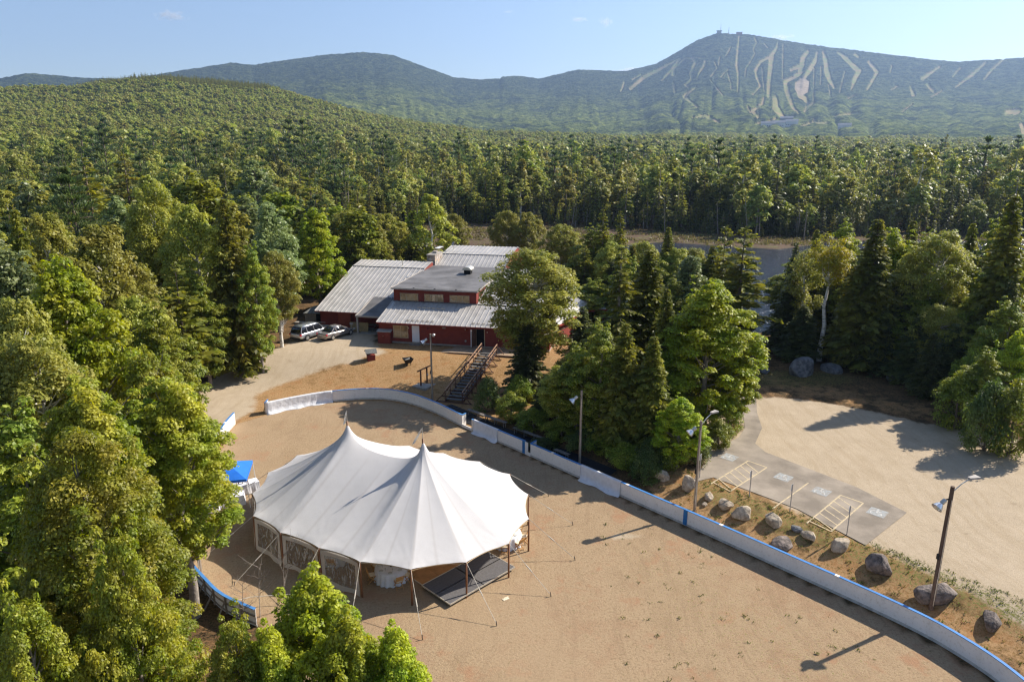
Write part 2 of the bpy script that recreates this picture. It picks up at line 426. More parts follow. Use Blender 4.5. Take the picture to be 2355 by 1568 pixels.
def ground_material():
    m, nt, out = nodes_of('ground_cover')
    tc = N(nt, 'ShaderNodeTexCoord')
    def attr(n):
        a = N(nt, 'ShaderNodeAttribute'); a.attribute_name = n; return a.outputs['Fac']
    def nz(scale, detail=4, rough=0.6, vec=None):
        n = N(nt, 'ShaderNodeTexNoise'); n.inputs['Scale'].default_value = scale; n.inputs['Detail'].default_value = detail; n.inputs['Roughness'].default_value = rough
        nt.links.new(vec or tc.outputs['Object'], n.inputs['Vector']); return n.outputs['Fac']
    def ramp(f, stops):
        r = N(nt, 'ShaderNodeValToRGB'); els = r.color_ramp.elements
        while len(els) < len(stops): els.new(0.5)
        for e, (p, c) in zip(els, stops): e.position = p; e.color = (*c, 1)
        nt.links.new(f, r.inputs[0]); return r.outputs[0]
    def mix(f, a, b, mode='MIX'):
        n = N(nt, 'ShaderNodeMix'); n.data_type = 'RGBA'; n.blend_type = mode
        if isinstance(f, float): n.inputs['Factor'].default_value = f
        else: nt.links.new(f, n.inputs['Factor'])
        for s, v in (('A', a), ('B', b)):
            sk = [q for q in n.inputs if q.name == s and q.type == 'RGBA'][0]
            if isinstance(v, tuple): sk.default_value = (*v, 1)
            else: nt.links.new(v, sk)
        return [q for q in n.outputs if q.type == 'RGBA'][0]
    def mth(op, a, b=None, clamp=False):
        n = N(nt, 'ShaderNodeMath', operation=op); n.use_clamp = clamp
        for i, v in enumerate((a, b)):
            if v is None: continue
            if isinstance(v, (int, float)): n.inputs[i].default_value = v
            else: nt.links.new(v, n.inputs[i])
        return n.outputs[0]
    def soft(a, n, w=0.35):           # ragged edge for a painted cover
        return mth('MULTIPLY', mth('ADD', mth('ADD', a, -0.5), mth('MULTIPLY', mth('ADD', n, -0.5), w * 4)), 3.0, False)
    big = nz(0.09, 3); mid = nz(0.7, 5, 0.7); fine = nz(7.0, 6, 0.75); vfine = nz(26.0, 3, 0.7)
    # gravel
    mp = N(nt, 'ShaderNodeMapping'); mp.inputs['Rotation'].default_value = (0, 0, R(-42)); mp.inputs['Scale'].default_value = (2.2, 0.16, 1)
    wv = N(nt, 'ShaderNodeVectorMath', operation='ADD')
    nn = N(nt, 'ShaderNodeTexNoise'); nn.inputs['Scale'].default_value = 0.07; nt.links.new(tc.outputs['Object'], nn.inputs['Vector'])
    sc_ = N(nt, 'ShaderNodeVectorMath', operation='SCALE'); sc_.inputs['Scale'].default_value = 6; nt.links.new(nn.outputs['Color'], sc_.inputs[0])
    nt.links.new(tc.outputs['Object'], wv.inputs[0]); nt.links.new(sc_.outputs[0], wv.inputs[1]); nt.links.new(wv.outputs[0], mp.inputs[0])
    track = nz(1.0, 4, 0.65, mp.outputs[0])
    # rink floor: trampled tan grass and sand
    rink = ramp(mth('ADD', mth('MULTIPLY', big, 0.5), mth('MULTIPLY', mid, 0.5)), [(0.36, (0.30, 0.205, 0.12)), (0.5, (0.36, 0.255, 0.152)), (0.62, (0.31, 0.195, 0.115))])
    rink = mix(ramp(fine, [(0.36, (1, 1, 1)), (0.52, (0, 0, 0))]), rink, (0.235, 0.16, 0.092))
    rink = mix(ramp(vfine, [(0.55, (0, 0, 0)), (0.72, (0.7, 0.7, 0.7))]), rink, (0.52, 0.41, 0.27))
    rink = mix(ramp(track, [(0.38, (0.3, 0.3, 0.3)), (0.47, (0, 0, 0))]), rink, (0.245, 0.165, 0.10))
    rink = mix(ramp(nz(0.33, 5, 0.7), [(0.56, (0, 0, 0)), (0.66, (0.8, 0.8, 0.8))]), rink, (0.33, 0.185, 0.105))
    rink = mix(ramp(nz(0.055, 3, 0.6), [(0.50, (0, 0, 0)), (0.62, (0.6, 0.6, 0.6))]), rink, (0.37, 0.262, 0.16))
    rink = mix(ramp(nz(2.6, 5, 0.8), [(0.60, (0, 0, 0)), (0.68, (0.75, 0.75, 0.75))]), rink, (0.19, 0.15, 0.07))
    # dry orange lawn
    lawn = ramp(mid, [(0.35, (0.29, 0.165, 0.072)), (0.5, (0.38, 0.235, 0.115)), (0.66, (0.33, 0.165, 0.070))])
    lawn = mix(ramp(fine, [(0.38, (1, 1, 1)), (0.52, (0, 0, 0))]), lawn, (0.20, 0.115, 0.035))
    grav = ramp(mid, [(0.35, (0.41, 0.325, 0.225)), (0.65, (0.47, 0.375, 0.265))])
    grav = mix(ramp(track, [(0.36, (0.5, 0.5, 0.5)), (0.52, (0, 0, 0))]), grav, (0.36, 0.275, 0.175))
    grav = mix(ramp(vfine, [(0.36, (0.75, 0.75, 0.75)), (0.5, (0, 0, 0))]), grav, (0.30, 0.23, 0.15))
    # forest floor
    duff = ramp(mid, [(0.35, (0.085, 0.055, 0.030)), (0.5, (0.17, 0.095, 0.045)), (0.68, (0.26, 0.145, 0.065))])
    duff = mix(ramp(fine, [(0.4, (1, 1, 1)), (0.55, (0, 0, 0))]), duff, (0.045, 0.040, 0.018))
    green = ramp(fine, [(0.35, (0.075, 0.085, 0.022)), (0.6, (0.17, 0.165, 0.045))])
    marsh = ramp(nz(0.30, 7, 0.8), [(0.38, (0.030, 0.026, 0.018)), (0.46, (0.135, 0.088, 0.060)), (0.54, (0.085, 0.062, 0.036)), (0.62, (0.155, 0.150, 0.055))])
    c = duff
    c = mix(mth('MINIMUM', mth('MAXIMUM', soft(attr('lawn'), mid), 0.0), 1.0), c, lawn)
    c = mix(mth('MINIMUM', mth('MAXIMUM', soft(attr('rink'), mid, 0.1), 0.0), 1.0), c, rink)
    c = mix(mth('MINIMUM', mth('MAXIMUM', soft(attr('gravel'), mid, 0.3), 0.0), 1.0), c, grav)
    c = mix(mth('MINIMUM', mth('MAXIMUM', soft(attr('green'), fine, 0.9), 0.0), 1.0), c, green)
    c = mix(mth('MINIMUM', mth('MAXIMUM', soft(attr('marsh'), mid, 0.3), 0.0), 1.0), c, marsh)
    b = N(nt, 'ShaderNodeBsdfPrincipled'); b.inputs['Roughness'].default_value = 0.95; b.inputs['Specular IOR Level'].default_value = 0.1
    nt.links.new(c, b.inputs['Base Color'])
    bp = N(nt, 'ShaderNodeBump'); bp.inputs['Distance'].default_value = 0.05; bp.inputs['Strength'].default_value = 0.8
    nt.links.new(mth('ADD', fine, mth('MULTIPLY', vfine, 0.5)), bp.inputs['Height']); nt.links.new(bp.outputs[0], b.inputs['Normal'])
    nt.links.new(b.outputs[0], out.inputs[0])
    return m
M['ground'] = ground_material()

V, F = grid_mesh(-150, 170, -30, 262, 0.8)
X, Y = V[:, 0], V[:, 1]
def step_in(poly, w): return sst(w, -w, poly_sd(X, Y, poly))
a_rink = np.clip(step_in(RINK, 0.4) + 0, 0, 1)
a_grav = np.maximum.reduce([step_in(LOT, 0.9), step_in(DRIVE, 1.3)])
a_grav = np.maximum(a_grav, 0.75 * sst(3.2, 0, np.abs((X + 26.5) + 0.12 * (Y - 60))) * sst(70, 62, Y) * sst(44, 50, Y))
# service tracks under the trees to the west
a_grav = np.maximum(a_grav, 0.85 * sst(2.6, 1.2, np.abs(X + 0.06 * (Y - 50) + 31.5)) * sst(62, 40, Y))
a_grav = np.maximum(a_grav, 0.8 * sst(3.0, 1.4, np.abs(Y - 88 - 0.15 * (X + 40))) * sst(-34, -40, X) * sst(-80, -66, X))
bank = (X - 1.2) * 0.74 + (Y - 52.9) * 0.672
a_lawn = np.maximum.reduce([step_in(ORANGE, 1.5), step_in(CLEAR_BACK, 2.5) * 0.62, 0.85 * sst(0, 0.8, bank) * sst(9, 7, bank) * sst(8, 11, X) * sst(52, 48, Y)])
a_lawn = np.maximum(a_lawn, 0.95 * sst(7, 4, poly_sd(X, Y, DRIVE)) * sst(-30, -26, X) * sst(84, 80, Y))
a_lawn = np.maximum(a_lawn, 0.8 * sst(10, 4, np.hypot(X + 38, Y - 76)))
a_lawn = np.maximum(a_lawn, 0.7 * sst(5, 2, np.hypot(X - 6, Y - 70)))
a_sand = 0.8 * sst(4, 1.5, np.hypot((X - 15.5), (Y - 54.5) * 0.6)) + 0.8 * sst(3, 1, np.hypot(X - 18, Y - 59))
a_grav = np.maximum(a_grav, np.clip(a_sand, 0, 0.85))
a_grav = np.maximum(a_grav, 0.9 * sst(1.15, .4, np.hypot((X - 7.3) * .55, (Y - 40.6) * 1.5)))
a_green = 0.62 * sst(1.5, 4, bank) * sst(6.6, 4.6, bank) * sst(10, 14, X) * sst(52, 46, Y) + 0.30 * step_in([(7, 30), (16, 22), (19, 30), (12, 38), (5, 42)], 4) + 0.55 * sst(4, 2, np.hypot((X - 29) * 0.4, Y - 70)) * sst(60, 64, Y)
a_green = a_green + 0.42 * sst(2.5, 1, np.hypot((X + 4), (Y - 78) * 1.2))
a_marsh = np.maximum(step_in(MARSH, 3), sst(8, 2, poly_sd(X, Y, POND)) * sst(86, 100, Y))
cx = V[F].mean(1)
lab = np.zeros(len(F), int)
lab[poly_sd(cx[:, 0], cx[:, 1], LOT) < 0] = 1
lab[poly_sd(cx[:, 0], cx[:, 1], DRIVE) < 0] = 2
lab[poly_sd(cx[:, 0], cx[:, 1], RINK) < 0] = 3
lab[poly_sd(cx[:, 0], cx[:, 1], MARSH) < 0] = 4
for k, nm in enumerate(['ground', 'gravel_lot', 'gravel_driveway', 'rink_field', 'marsh']):
    f = F[lab == k]; used, inv = np.unique(f.ravel(), return_inverse=True)
    me = np_mesh(nm, [(V[used], inv.reshape(f.shape), 0)], [M['ground']], smooth=(0,))
    for an, av in (('rink', a_rink), ('gravel', a_grav), ('lawn', a_lawn), ('green', np.clip(a_green, 0, 1)), ('marsh', a_marsh)):
        set_attr(me, an, av[used])
    o = bpy.data.objects.new(nm, me); col.objects.link(o); tag(o, kind='structure')

# ------------------------------------------------------------------ hills and mountains
az = np.concatenate([np.arange(-180, -46, 4.0), np.arange(-46, 3, 0.115), np.arange(3, 38, 0.06), np.arange(38, 46.01, 0.115), np.arange(50, 180.1, 4.0)])
rr = np.concatenate([np.array([2.0, 60, 120, 180, 215]), np.geomspace(240, 1400, 90), np.linspace(1412, 2500, 80), np.linspace(2509, 5600, 340), np.linspace(5700, 9000, 14)])
A, RR = np.meshgrid(np.radians(az), rr)
HX = RR * np.sin(A); HY = RR * np.cos(A)
HZ = far_h(HX, HY)
deg = np.degrees(A)
near = sst(300, 215, RR)
HZ = HZ - 2.6 * near
# ski trails, traced over the mountain as compass bearing and slope height
def z7(x, y): return ((1640 + x / 5.12) * .9416, (60 + y / 5.12) * .9416)
def z8(x, y): return ((1300 + x / 1.9625) * .9416, (y / 1.9625) * .9416)
TR7 = [[(845,140,14),(835,250,22),(820,400,30),(810,520,35),(830,620,28),(828,850,14)], [(1330,230,8),(1310,310,34),(1250,400,60),(1230,600,55),(1215,750,45),(1210,900,50)],
  [(1230,410,30),(1120,470,40),(1050,570,35),(1060,660,30),(1110,780,25),(1020,880,22)], [(1395,260,7),(1390,450,7),(1385,690,7)],
  [(1700,350,40),(1640,430,60),(1630,520,60),(1500,570,46)], [(1620,540,60),(1600,620,60),(1530,670,40),(1420,720,50),(1440,850,55),(1490,980,45),(1520,1060,35),(1590,1120,24)],
  [(1820,360,18),(1790,470,50),(1720,590,60),(1660,680,40)], [(1890,350,20),(1920,450,50),(1940,600,60),(1970,700,50),(2030,800,25)],
  [(2080,360,24),(2180,430,50),(2250,510,50),(2340,590,60),(2290,690,56),(2240,830,14)], [(1290,930,60),(1300,1050,80),(1370,1150,60),(1430,1230,40)],
  [(1150,930,28),(1130,1000,40),(1010,1090,46),(1080,1170,30)], [(1060,1250,24),(1180,1230,30),(1300,1190,26)], [(1780,560,14),(1775,800,12),(1770,990,12)],
  [(1770,990,26),(1700,1040,50),(1660,1100,30)], [(1600,890,60),(1660,930,60),(1700,990,30)], [(250,430,30),(300,480,30),(270,540,30),(240,620,35),(250,690,25),(170,760,25),(210,800,20)],
  [(310,790,15),(220,850,40),(160,910,50),(230,970,26),(330,1050,30)], [(420,470,25),(400,540,25),(340,620,18),(320,690,10)], [(100,440,28),(20,560,44),(20,640,40)], [(20,740,20),(40,860,22)],
  [(535,480,8),(570,550,14),(490,660,11)], [(710,570,12),(620,660,9)], [(740,290,12),(680,400,10)], [(1020,320,12),(1040,370,12),(980,480,12),(930,560,15),(915,660,8)],
  [(1040,180,8),(1060,230,10),(1020,320,10)], [(1160,250,14),(1200,300,12)],
  [(1130,560,13),(1140,700,13),(1160,850,13)], [(1868,540,12),(1862,760,10)], [(2160,600,14),(2125,760,12),(2100,860,10)], [(600,420,12),(585,520,12)], [(1960,760,14),(1985,900,16)], [(700,620,12),(740,740,12),(745,820,10)], [(480,700,12),(560,800,12),(640,900,12)], [(1560,620,20),(1640,600,20)], [(950,1040,18),(985,1110,22)],
  [(260,1175,16),(420,1150,44),(600,1240,20)], [(1620,1275,20),(1780,1230,34),(1940,1245,26)], [(1780,1200,12),(1740,1250,16)], [(2040,1150,18),(2200,1130,26),(2350,1120,20)], [(160,430,6),(300,425,8),(430,440,6)], [(2200,940,18),(2280,900,12)]]
TR8 = [[(700,285,8),(600,340,15),(540,370,18),(470,430,15)], [(730,284,6),(672,335,12),(620,390,7)], [(1546,265,14),(1560,275,10)], [(1610,300,12),(1652,350,16),(1605,432,12)],
  [(1950,325,10),(1870,380,18)], [(2170,305,10),(2110,360,15),(2030,420,9)], [(2255,290,10),(2200,340,10),(2165,385,8)], [(2050,330,7),(2015,370,8)], [(1810,418,8),(1825,460,16)],
  [(2275,542,22),(2325,538,24)], [(1890,410,12),(1920,440,12)], [(1960,440,6),(1912,468,7)], [(1815,505,8),(1770,540,8)], [(2340,600,16),(2355,640,20)], [(1745,420,5),(1720,435,6)], [(1720,320,4),(1715,350,5)], [(520,360,6),(480,385,7)], [(440,400,10),(425,440,8)]]
BARE = [z7(*p) for p in [(1600, 680), (1650, 670), (1725, 715), (1705, 860), (1640, 893), (1580, 892), (1540, 820), (1548, 730), (1600, 700)]]
def to_azel(px, py):
    u = (px - 1177) / FPX; v = (py - 784) / FPX
    c, s = math.cos(PITCH), math.sin(PITCH)
    dx, dy, dz = u, c - v * s, -s - v * c
    return math.degrees(math.atan2(dx, dy)), math.degrees(math.atan2(dz, math.hypot(dx, dy)))
EL = np.degrees(np.arctan2(HZ - CAM_H, RR))
reg = (RR > 2400) & (RR < 5600) & (deg > 3) & (deg < 40)
qa = deg[reg]; qe = EL[reg]
wob = 0.018 * (fbm(qa * 9, qe * 9, 3, 31) - 0.5) * 4 + 0.05 * (fbm(qa * 40, qe * 40, 2, 37) - 0.5)
trail = np.zeros(qa.shape)
for lst, fn, k in ((TR7, z7, 5.12), (TR8, z8, 1.9625)):
    for tr in lst:
        pts = [(*to_azel(*fn(x, y)), (max(w, 13) if k > 3 else max(w, 7)) / k * .9416 / FPX * 57.3 * 0.88) for x, y, w in tr]
        for (a0, e0, w0), (a1, e1, w1) in zip(pts[:-1], pts[1:]):
            ea, ee = a1 - a0, e1 - e0
            t = np.clip(((qa - a0) * ea + (qe - e0) * ee) / (ea * ea + ee * ee), 0, 1)
            d = np.hypot(qa - a0 - t * ea, qe - e0 - t * ee) + wob
            wd = (w0 + (w1 - w0) * t) * 0.5
            trail = np.maximum(trail, sst(wd + 0.045, wd - 0.03, d))
bare = sst(0.03, -0.02, poly_sd(qa, qe, [to_azel(*p) for p in BARE]))
Tm = np.zeros(HX.shape); Bm = np.zeros(HX.shape); Tm[reg] = trail; Bm[reg] = bare
Tm = np.maximum(Tm, Bm)
# canopy relief
can = (1 - Tm) * sst(900, 1900, RR)
HZ = HZ + can * (3.5 + 7 * (fbm(HX / 16, HY / 16, 2, 41) - 0.3) + 5 * (fbm(HX / 55, HY / 55, 2, 43) - 0.5)) * np.where(np.abs(deg) < 47, 1, 0.2)
conif = np.clip(sst(150, 420, HZ + 120 * (fbm(HX / 400, HY / 400, 3, 51) - 0.5)) + 0.9 * sst(0.58, 0.66, fbm(HX / 150, HY / 150, 4, 53)) + sst(112, 150, HZ + 20 * (fbm(HX / 90, HY / 90, 3, 52) - 0.5)) * sst(2200, 1700, RR), 0, 1)

def hill_material():
    m, nt, out = nodes_of('forest_hillside')
    geo = N(nt, 'ShaderNodeNewGeometry')
    def attr(n):
        a = N(nt, 'ShaderNodeAttribute'); a.attribute_name = n; return a.outputs['Fac']
    def nz(scale, detail=4):
        n = N(nt, 'ShaderNodeTexNoise'); n.inputs['Scale'].default_value = scale; n.inputs['Detail'].default_value = detail; n.inputs['Roughness'].default_value = 0.65
        nt.links.new(geo.outputs['Position'], n.inputs['Vector']); return n.outputs['Fac']
    def ramp(f, stops):
        r = N(nt, 'ShaderNodeValToRGB'); els = r.color_ramp.elements
        while len(els) < len(stops): els.new(0.5)
        for e, (p, c) in zip(els, stops): e.position = p; e.color = (*c, 1)
        nt.links.new(f, r.inputs[0]); return r.outputs[0]
    def mix(f, a, b):
        n = N(nt, 'ShaderNodeMix'); n.data_type = 'RGBA'
        nt.links.new(f, n.inputs['Factor'])
        ss = [q for q in n.inputs if q.type == 'RGBA']; nt.links.new(a, ss[0]); nt.links.new(b, ss[1])
        return [q for q in n.outputs if q.type == 'RGBA'][0]
    n1 = nz(0.055, 4); n2 = nz(0.012, 4)
    dec = ramp(n1, [(0.36, (0.055, 0.080, 0.022)), (0.5, (0.105, 0.130, 0.034)), (0.64, (0.155, 0.170, 0.050))])
    con = ramp(n1, [(0.40, (0.015, 0.026, 0.016)), (0.60, (0.070, 0.086, 0.040))])
    grass = ramp(nz(0.02, 4), [(0.40, (0.28, 0.205, 0.115)), (0.50, (0.24, 0.21, 0.09)), (0.62, (0.18, 0.21, 0.07))])
    rock = ramp(nz(0.08, 4), [(0.4, (0.26, 0.20, 0.14)), (0.6, (0.36, 0.28, 0.20))])
    c = mix(attr('conifer'), dec, con)
    mot = ramp(nz(0.022, 5), [(0.38, (0.45, 0.5, 0.5)), (0.5, (1, 1, 1)), (0.62, (1.7, 1.6, 1.4))])
    mm = N(nt, 'ShaderNodeMix'); mm.data_type = 'RGBA'; mm.blend_type = 'MULTIPLY'; mm.inputs['Factor'].default_value = 1.0; ss_ = [z for z in mm.inputs if z.type == 'RGBA']
    nt.links.new(c, ss_[0]); nt.links.new(mot, ss_[1]); c = [z for z in mm.outputs if z.type == 'RGBA'][0]
    c = mix(attr('trail'), c, grass)
    c = mix(attr('bare'), c, rock)
    b = N(nt, 'ShaderNodeBsdfPrincipled'); b.inputs['Roughness'].default_value = 1.0; b.inputs['Specular IOR Level'].default_value = 0.0
    nt.links.new(c, b.inputs['Base Color'])
    bp = N(nt, 'ShaderNodeBump'); bp.inputs['Distance'].default_value = 26.0; bp.inputs['Strength'].default_value = 1.0
    inv = N(nt, 'ShaderNodeMath', operation='SUBTRACT'); inv.inputs[0].default_value = 1; nt.links.new(attr('trail'), inv.inputs[1])
    mu = N(nt, 'ShaderNodeMath', operation='MULTIPLY'); nt.links.new(n1, mu.inputs[0]); nt.links.new(inv.outputs[0], mu.inputs[1])
    nt.links.new(mu.outputs[0], bp.inputs['Height']); nt.links.new(bp.outputs[0], b.inputs['Normal'])
    nt.links.new(b.outputs[0], out.inputs[0])
    return m
na, nr = len(az), len(rr)
I, J = np.meshgrid(np.arange(na - 1), np.arange(nr - 1)); a0 = (J * na + I).ravel()
HF = np.stack([a0, a0 + na, a0 + na + 1, a0 + 1], 1)
HF = HF[:, ::-1].copy()
me = np_mesh('hills', [(np.stack([HX.ravel(), HY.ravel(), HZ.ravel()], 1), HF, 0)], [hill_material()], smooth=(0,))
set_attr(me, 'trail', Tm.ravel()); set_attr(me, 'bare', Bm.ravel()); set_attr(me, 'conifer', conif.ravel())
tag(bpy.data.objects.new('hills', me), kind='structure'); col.objects.link(bpy.data.objects['hills'])

# ------------------------------------------------------------------ water
def water_material():
    m, nt, out = nodes_of('pond_water')
    b = N(nt, 'ShaderNodeBsdfPrincipled'); b.inputs['Base Color'].default_value = (0.008, 0.016, 0.030, 1); b.inputs['Roughness'].default_value = 0.12
    b.inputs['IOR'].default_value = 1.33; b.inputs['Specular IOR Level'].default_value = 0.5
    tc = N(nt, 'ShaderNodeTexCoord'); mp = N(nt, 'ShaderNodeMapping'); mp.inputs['Scale'].default_value = (0.7, 2.2, 1)
    nt.links.new(tc.outputs['Object'], mp.inputs[0])
    n = N(nt, 'ShaderNodeTexNoise'); n.inputs['Scale'].default_value = 1.1; n.inputs['Detail'].default_value = 4; nt.links.new(mp.outputs[0], n.inputs['Vector'])
    bp = N(nt, 'ShaderNodeBump'); bp.inputs['Distance'].default_value = 0.55; nt.links.new(n.outputs['Fac'], bp.inputs['Height'])
    nt.links.new(bp.outputs[0], b.inputs['Normal']); nt.links.new(b.outputs[0], out.inputs[0]); return m
w = MB(); w.v = [(0, 84, -0.62), (160, 84, -0.62), (160, 200, -0.62), (0, 200, -0.62)]; w.f = [(0, 1, 2, 3)]; w.m = [0]
tag(w.build('pond_water', water_material()), kind='structure')

# ------------------------------------------------------------------ asphalt pad with its paint
def drape(name, poly, off, mat, res=0.6, hires=None):
    xs = [p[0] for p in poly]; ys = [p[1] for p in poly]
    bm = bmesh.new()
    vs = [bm.verts.new((p[0], p[1], 0)) for p in poly]
    f = bm.faces.new(vs)
    if f.normal.z < 0: f.normal_flip()
    x = math.floor(min(xs)) + 0.37
    while x < max(xs):
        bmesh.ops.bisect_plane(bm, geom=bm.verts[:] + bm.edges[:] + bm.faces[:], plane_co=(x, 0, 0), plane_no=(1, 0, 0)); x += res
    y = math.floor(min(ys)) + 0.37
    while y < max(ys):
        bmesh.ops.bisect_plane(bm, geom=bm.verts[:] + bm.edges[:] + bm.faces[:], plane_co=(0, y, 0), plane_no=(0, 1, 0)); y += res
    co = np.array([v.co[:] for v in bm.verts]); zz = height(co[:, 0], co[:, 1])
    for v, z in zip(bm.verts, zz): v.co.z = z + off
    bmesh.ops.recalc_face_normals(bm, faces=bm.faces[:])
    if sum(f.normal.z for f in bm.faces) < 0:
        bmesh.ops.reverse_faces(bm, faces=bm.faces[:])
    me = bpy.data.meshes.new(name); bm.to_mesh(me); bm.free(); me.materials.append(mat)
    o = bpy.data.objects.new(name, me); col.objects.link(o); return o
M['asphalt'] = simple('asphalt', (0.285, 0.24, 0.19), 0.95, 0.24, 0.45, bump=0.012, bscale=30, spec=0.08)
tag(drape('asphalt_pad', ASPH, 0.035, M['asphalt']), kind='structure')
def worn(nm, c, keep=.5):
    m, nt, out = nodes_of(nm); b = N(nt, 'ShaderNodeBsdfPrincipled'); b.inputs['Roughness'].default_value = .9
    o, f = noise_col(nt, 5.0, (0.27, 0.23, 0.185), c, detail=6, rough=.75, lo=keep - .12, hi=keep + .06); nt.links.new(o, b.inputs['Base Color']); nt.links.new(b.outputs[0], out.inputs[0]); return m
M['paint_yellow'] = worn('yellow_paint', (0.56, 0.44, 0.26), .47)
M['paint_white'] = worn('white_paint', (0.52, 0.51, 0.48), .5)
M['paint_blue'] = worn('faded_blue_paint', (0.31, 0.33, 0.33), .5)
def stripe(mb, a, b, w=0.10):
    a = Vector(a[:2]); b = Vector(b[:2]); d = (b - a).normalized(); s = Vector((-d.y, d.x)) * w / 2
    n = max(1, int((b - a).length / 0.5))
    for i in range(n):
        p = a + (b - a) * (i / n); q = a + (b - a) * ((i + 1) / n)
        mb.add([(*(p - s), H1(p.x, p.y) + 0.042), (*(p + s), H1(p.x, p.y) + 0.042), (*(q + s), H1(q.x, q.y) + 0.042), (*(q - s), H1(q.x, q.y) + 0.042)], [(0, 3, 2, 1)])
def hatch(A, B, C, D, nb):
    """A-B and D-C are the long lines, B-C the closed end"""
    mb = MB(); A, B, C, D = map(lambda p: Vector(p[:2]), (A, B, C, D))
    stripe(mb, A, B); stripe(mb, B, C); stripe(mb, D, C)
    L = (B - A).length
    for i in range(nb):
        t = (i + 0.45) / nb; t2 = t - 0.75 / L
        p = A + (B - A) * min(t, 1); q = D + (C - D) * max(0.0, t - 0.16) 
        stripe(mb, p, q, 0.085)
    return mb
t = hatch((14.15, 46.11), (18.07, 49.99), (19.11, 48.83), (15.22, 44.99), 7).build('yellow_hatching', M['paint_yellow']); tag(t, kind='structure')
t = hatch((18.84, 40.68), (22.68, 44.46), (23.72, 43.35), (19.95, 39.66), 7).build('yellow_hatching', M['paint_yellow']); tag(t, kind='structure')
mb = MB(); stripe(mb, (17.29, 42.51), (21.21, 46.31)); tag(mb.build('yellow_parking_line', M['paint_yellow']), kind='structure')
def access_symbol(c, rot):
    c = Vector(c[:2]); ca, sa = math.cos(rot), math.sin(rot)
    def L(x, y, o): 
        p = c + Vector((x * ca - y * sa, x * sa + y * ca)); return (p.x, p.y, H1(p.x, p.y) + o)
    b = MB(); s = 0.55
    b.add([L(-s, -s, .044), L(s, -s, .044), L(s, s, .044), L(-s, s, .044)], [(0, 1, 2, 3)])
    bl = b.build('accessible_parking_mark', M['paint_blue']); tag(bl, kind='structure')
    wmb = MB()
    def seg(x0, y0, x1, y1, w=0.1):
        dx, dy = x1 - x0, y1 - y0; l = math.hypot(dx, dy); nx, ny = -dy / l * w / 2, dx / l * w / 2
        wmb.add([L(x0 - nx, y0 - ny, .05), L(x1 - nx, y1 - ny, .05), L(x1 + nx, y1 + ny, .05), L(x0 + nx, y0 + ny, .05)], [(0, 1, 2, 3)])
    for k in range(9):      # wheel
        a0 = R(110 + k * 27); a1 = R(110 + (k + 1) * 27)
        seg(-0.08 + .30 * math.cos(a0), -0.14 + .30 * math.sin(a0), -0.08 + .30 * math.cos(a1), -0.14 + .30 * math.sin(a1), .08)
    seg(-.06, .30, -.02, -.06, .11); seg(-.03, -.06, .24, -.06, .09); seg(.24, -.04, .36, -.38, .09); seg(-.03, .12, .2, .12, .07)
    ring = [(-.07 + .085 * math.cos(R(k * 45)), .42 + .085 * math.sin(R(k * 45))) for k in range(8)]
    wmb.add([L(x, y, .05) for x, y in ring], [tuple(range(8))])
    wmb.build('wheelchair_symbol', M['paint_white'], bl)
for p in [(16.83, 50.64), (19.74, 47.18), (21.56, 44.99), (24.04, 42.07)]:
    access_symbol(p, R(-45))
# ------------------------------------------------------------------ trees
def unit(v): return v / (np.linalg.norm(v, axis=-1, keepdims=True) + 1e-9)
def rand_dir(rng, n):
    return unit(rng.normal(size=(n, 3)))
def diamonds(c, nrm, a, b, rng, tdir=None):
    n = len(c)
    r = rand_dir(rng, n) if tdir is None else tdir
    t = unit(np.cross(nrm, r)) if tdir is None else unit(tdir)
    bb = unit(np.cross(nrm, t))
    a = np.broadcast_to(np.asarray(a, float), (n,))[:, None]; b = np.broadcast_to(np.asarray(b, float), (n,))[:, None]
    V = np.stack([c - t * a, c - bb * b + t * a * 0.15, c + t * a, c + bb * b + t * a * 0.15], 1).reshape(-1, 3)
    F = np.arange(4 * n).reshape(n, 4)
    return V, F
def limb(pts, rad, n=5):
    pts = np.asarray(pts, float); V = []; F = []
    for i, p in enumerate(pts):
        d = pts[min(i + 1, len(pts) - 1)] - pts[max(i - 1, 0)]; d = d / (np.linalg.norm(d) + 1e-9)
        a = np.array([0, 0, 1.0]) if abs(d[2]) < 0.9 else np.array([1.0, 0, 0])
        s = np.cross(d, a); s /= np.linalg.norm(s); t = np.cross(s, d)
        for k in range(n):
            an = 2 * np.pi * k / n; V.append(p + (s * np.cos(an) + t * np.sin(an)) * rad[i])
    for i in range(len(pts) - 1):
        for k in range(n):
            a = i * n + k; b = i * n + (k + 1) % n; F.append((a, b, b + n, a + n))
    return np.array(V), np.array(F)
def merge(parts):
    V = []; F = []; n = 0
    for v, f in parts:
        V.append(v); F.append(f + n); n += len(v)
    return np.concatenate(V), np.concatenate(F)

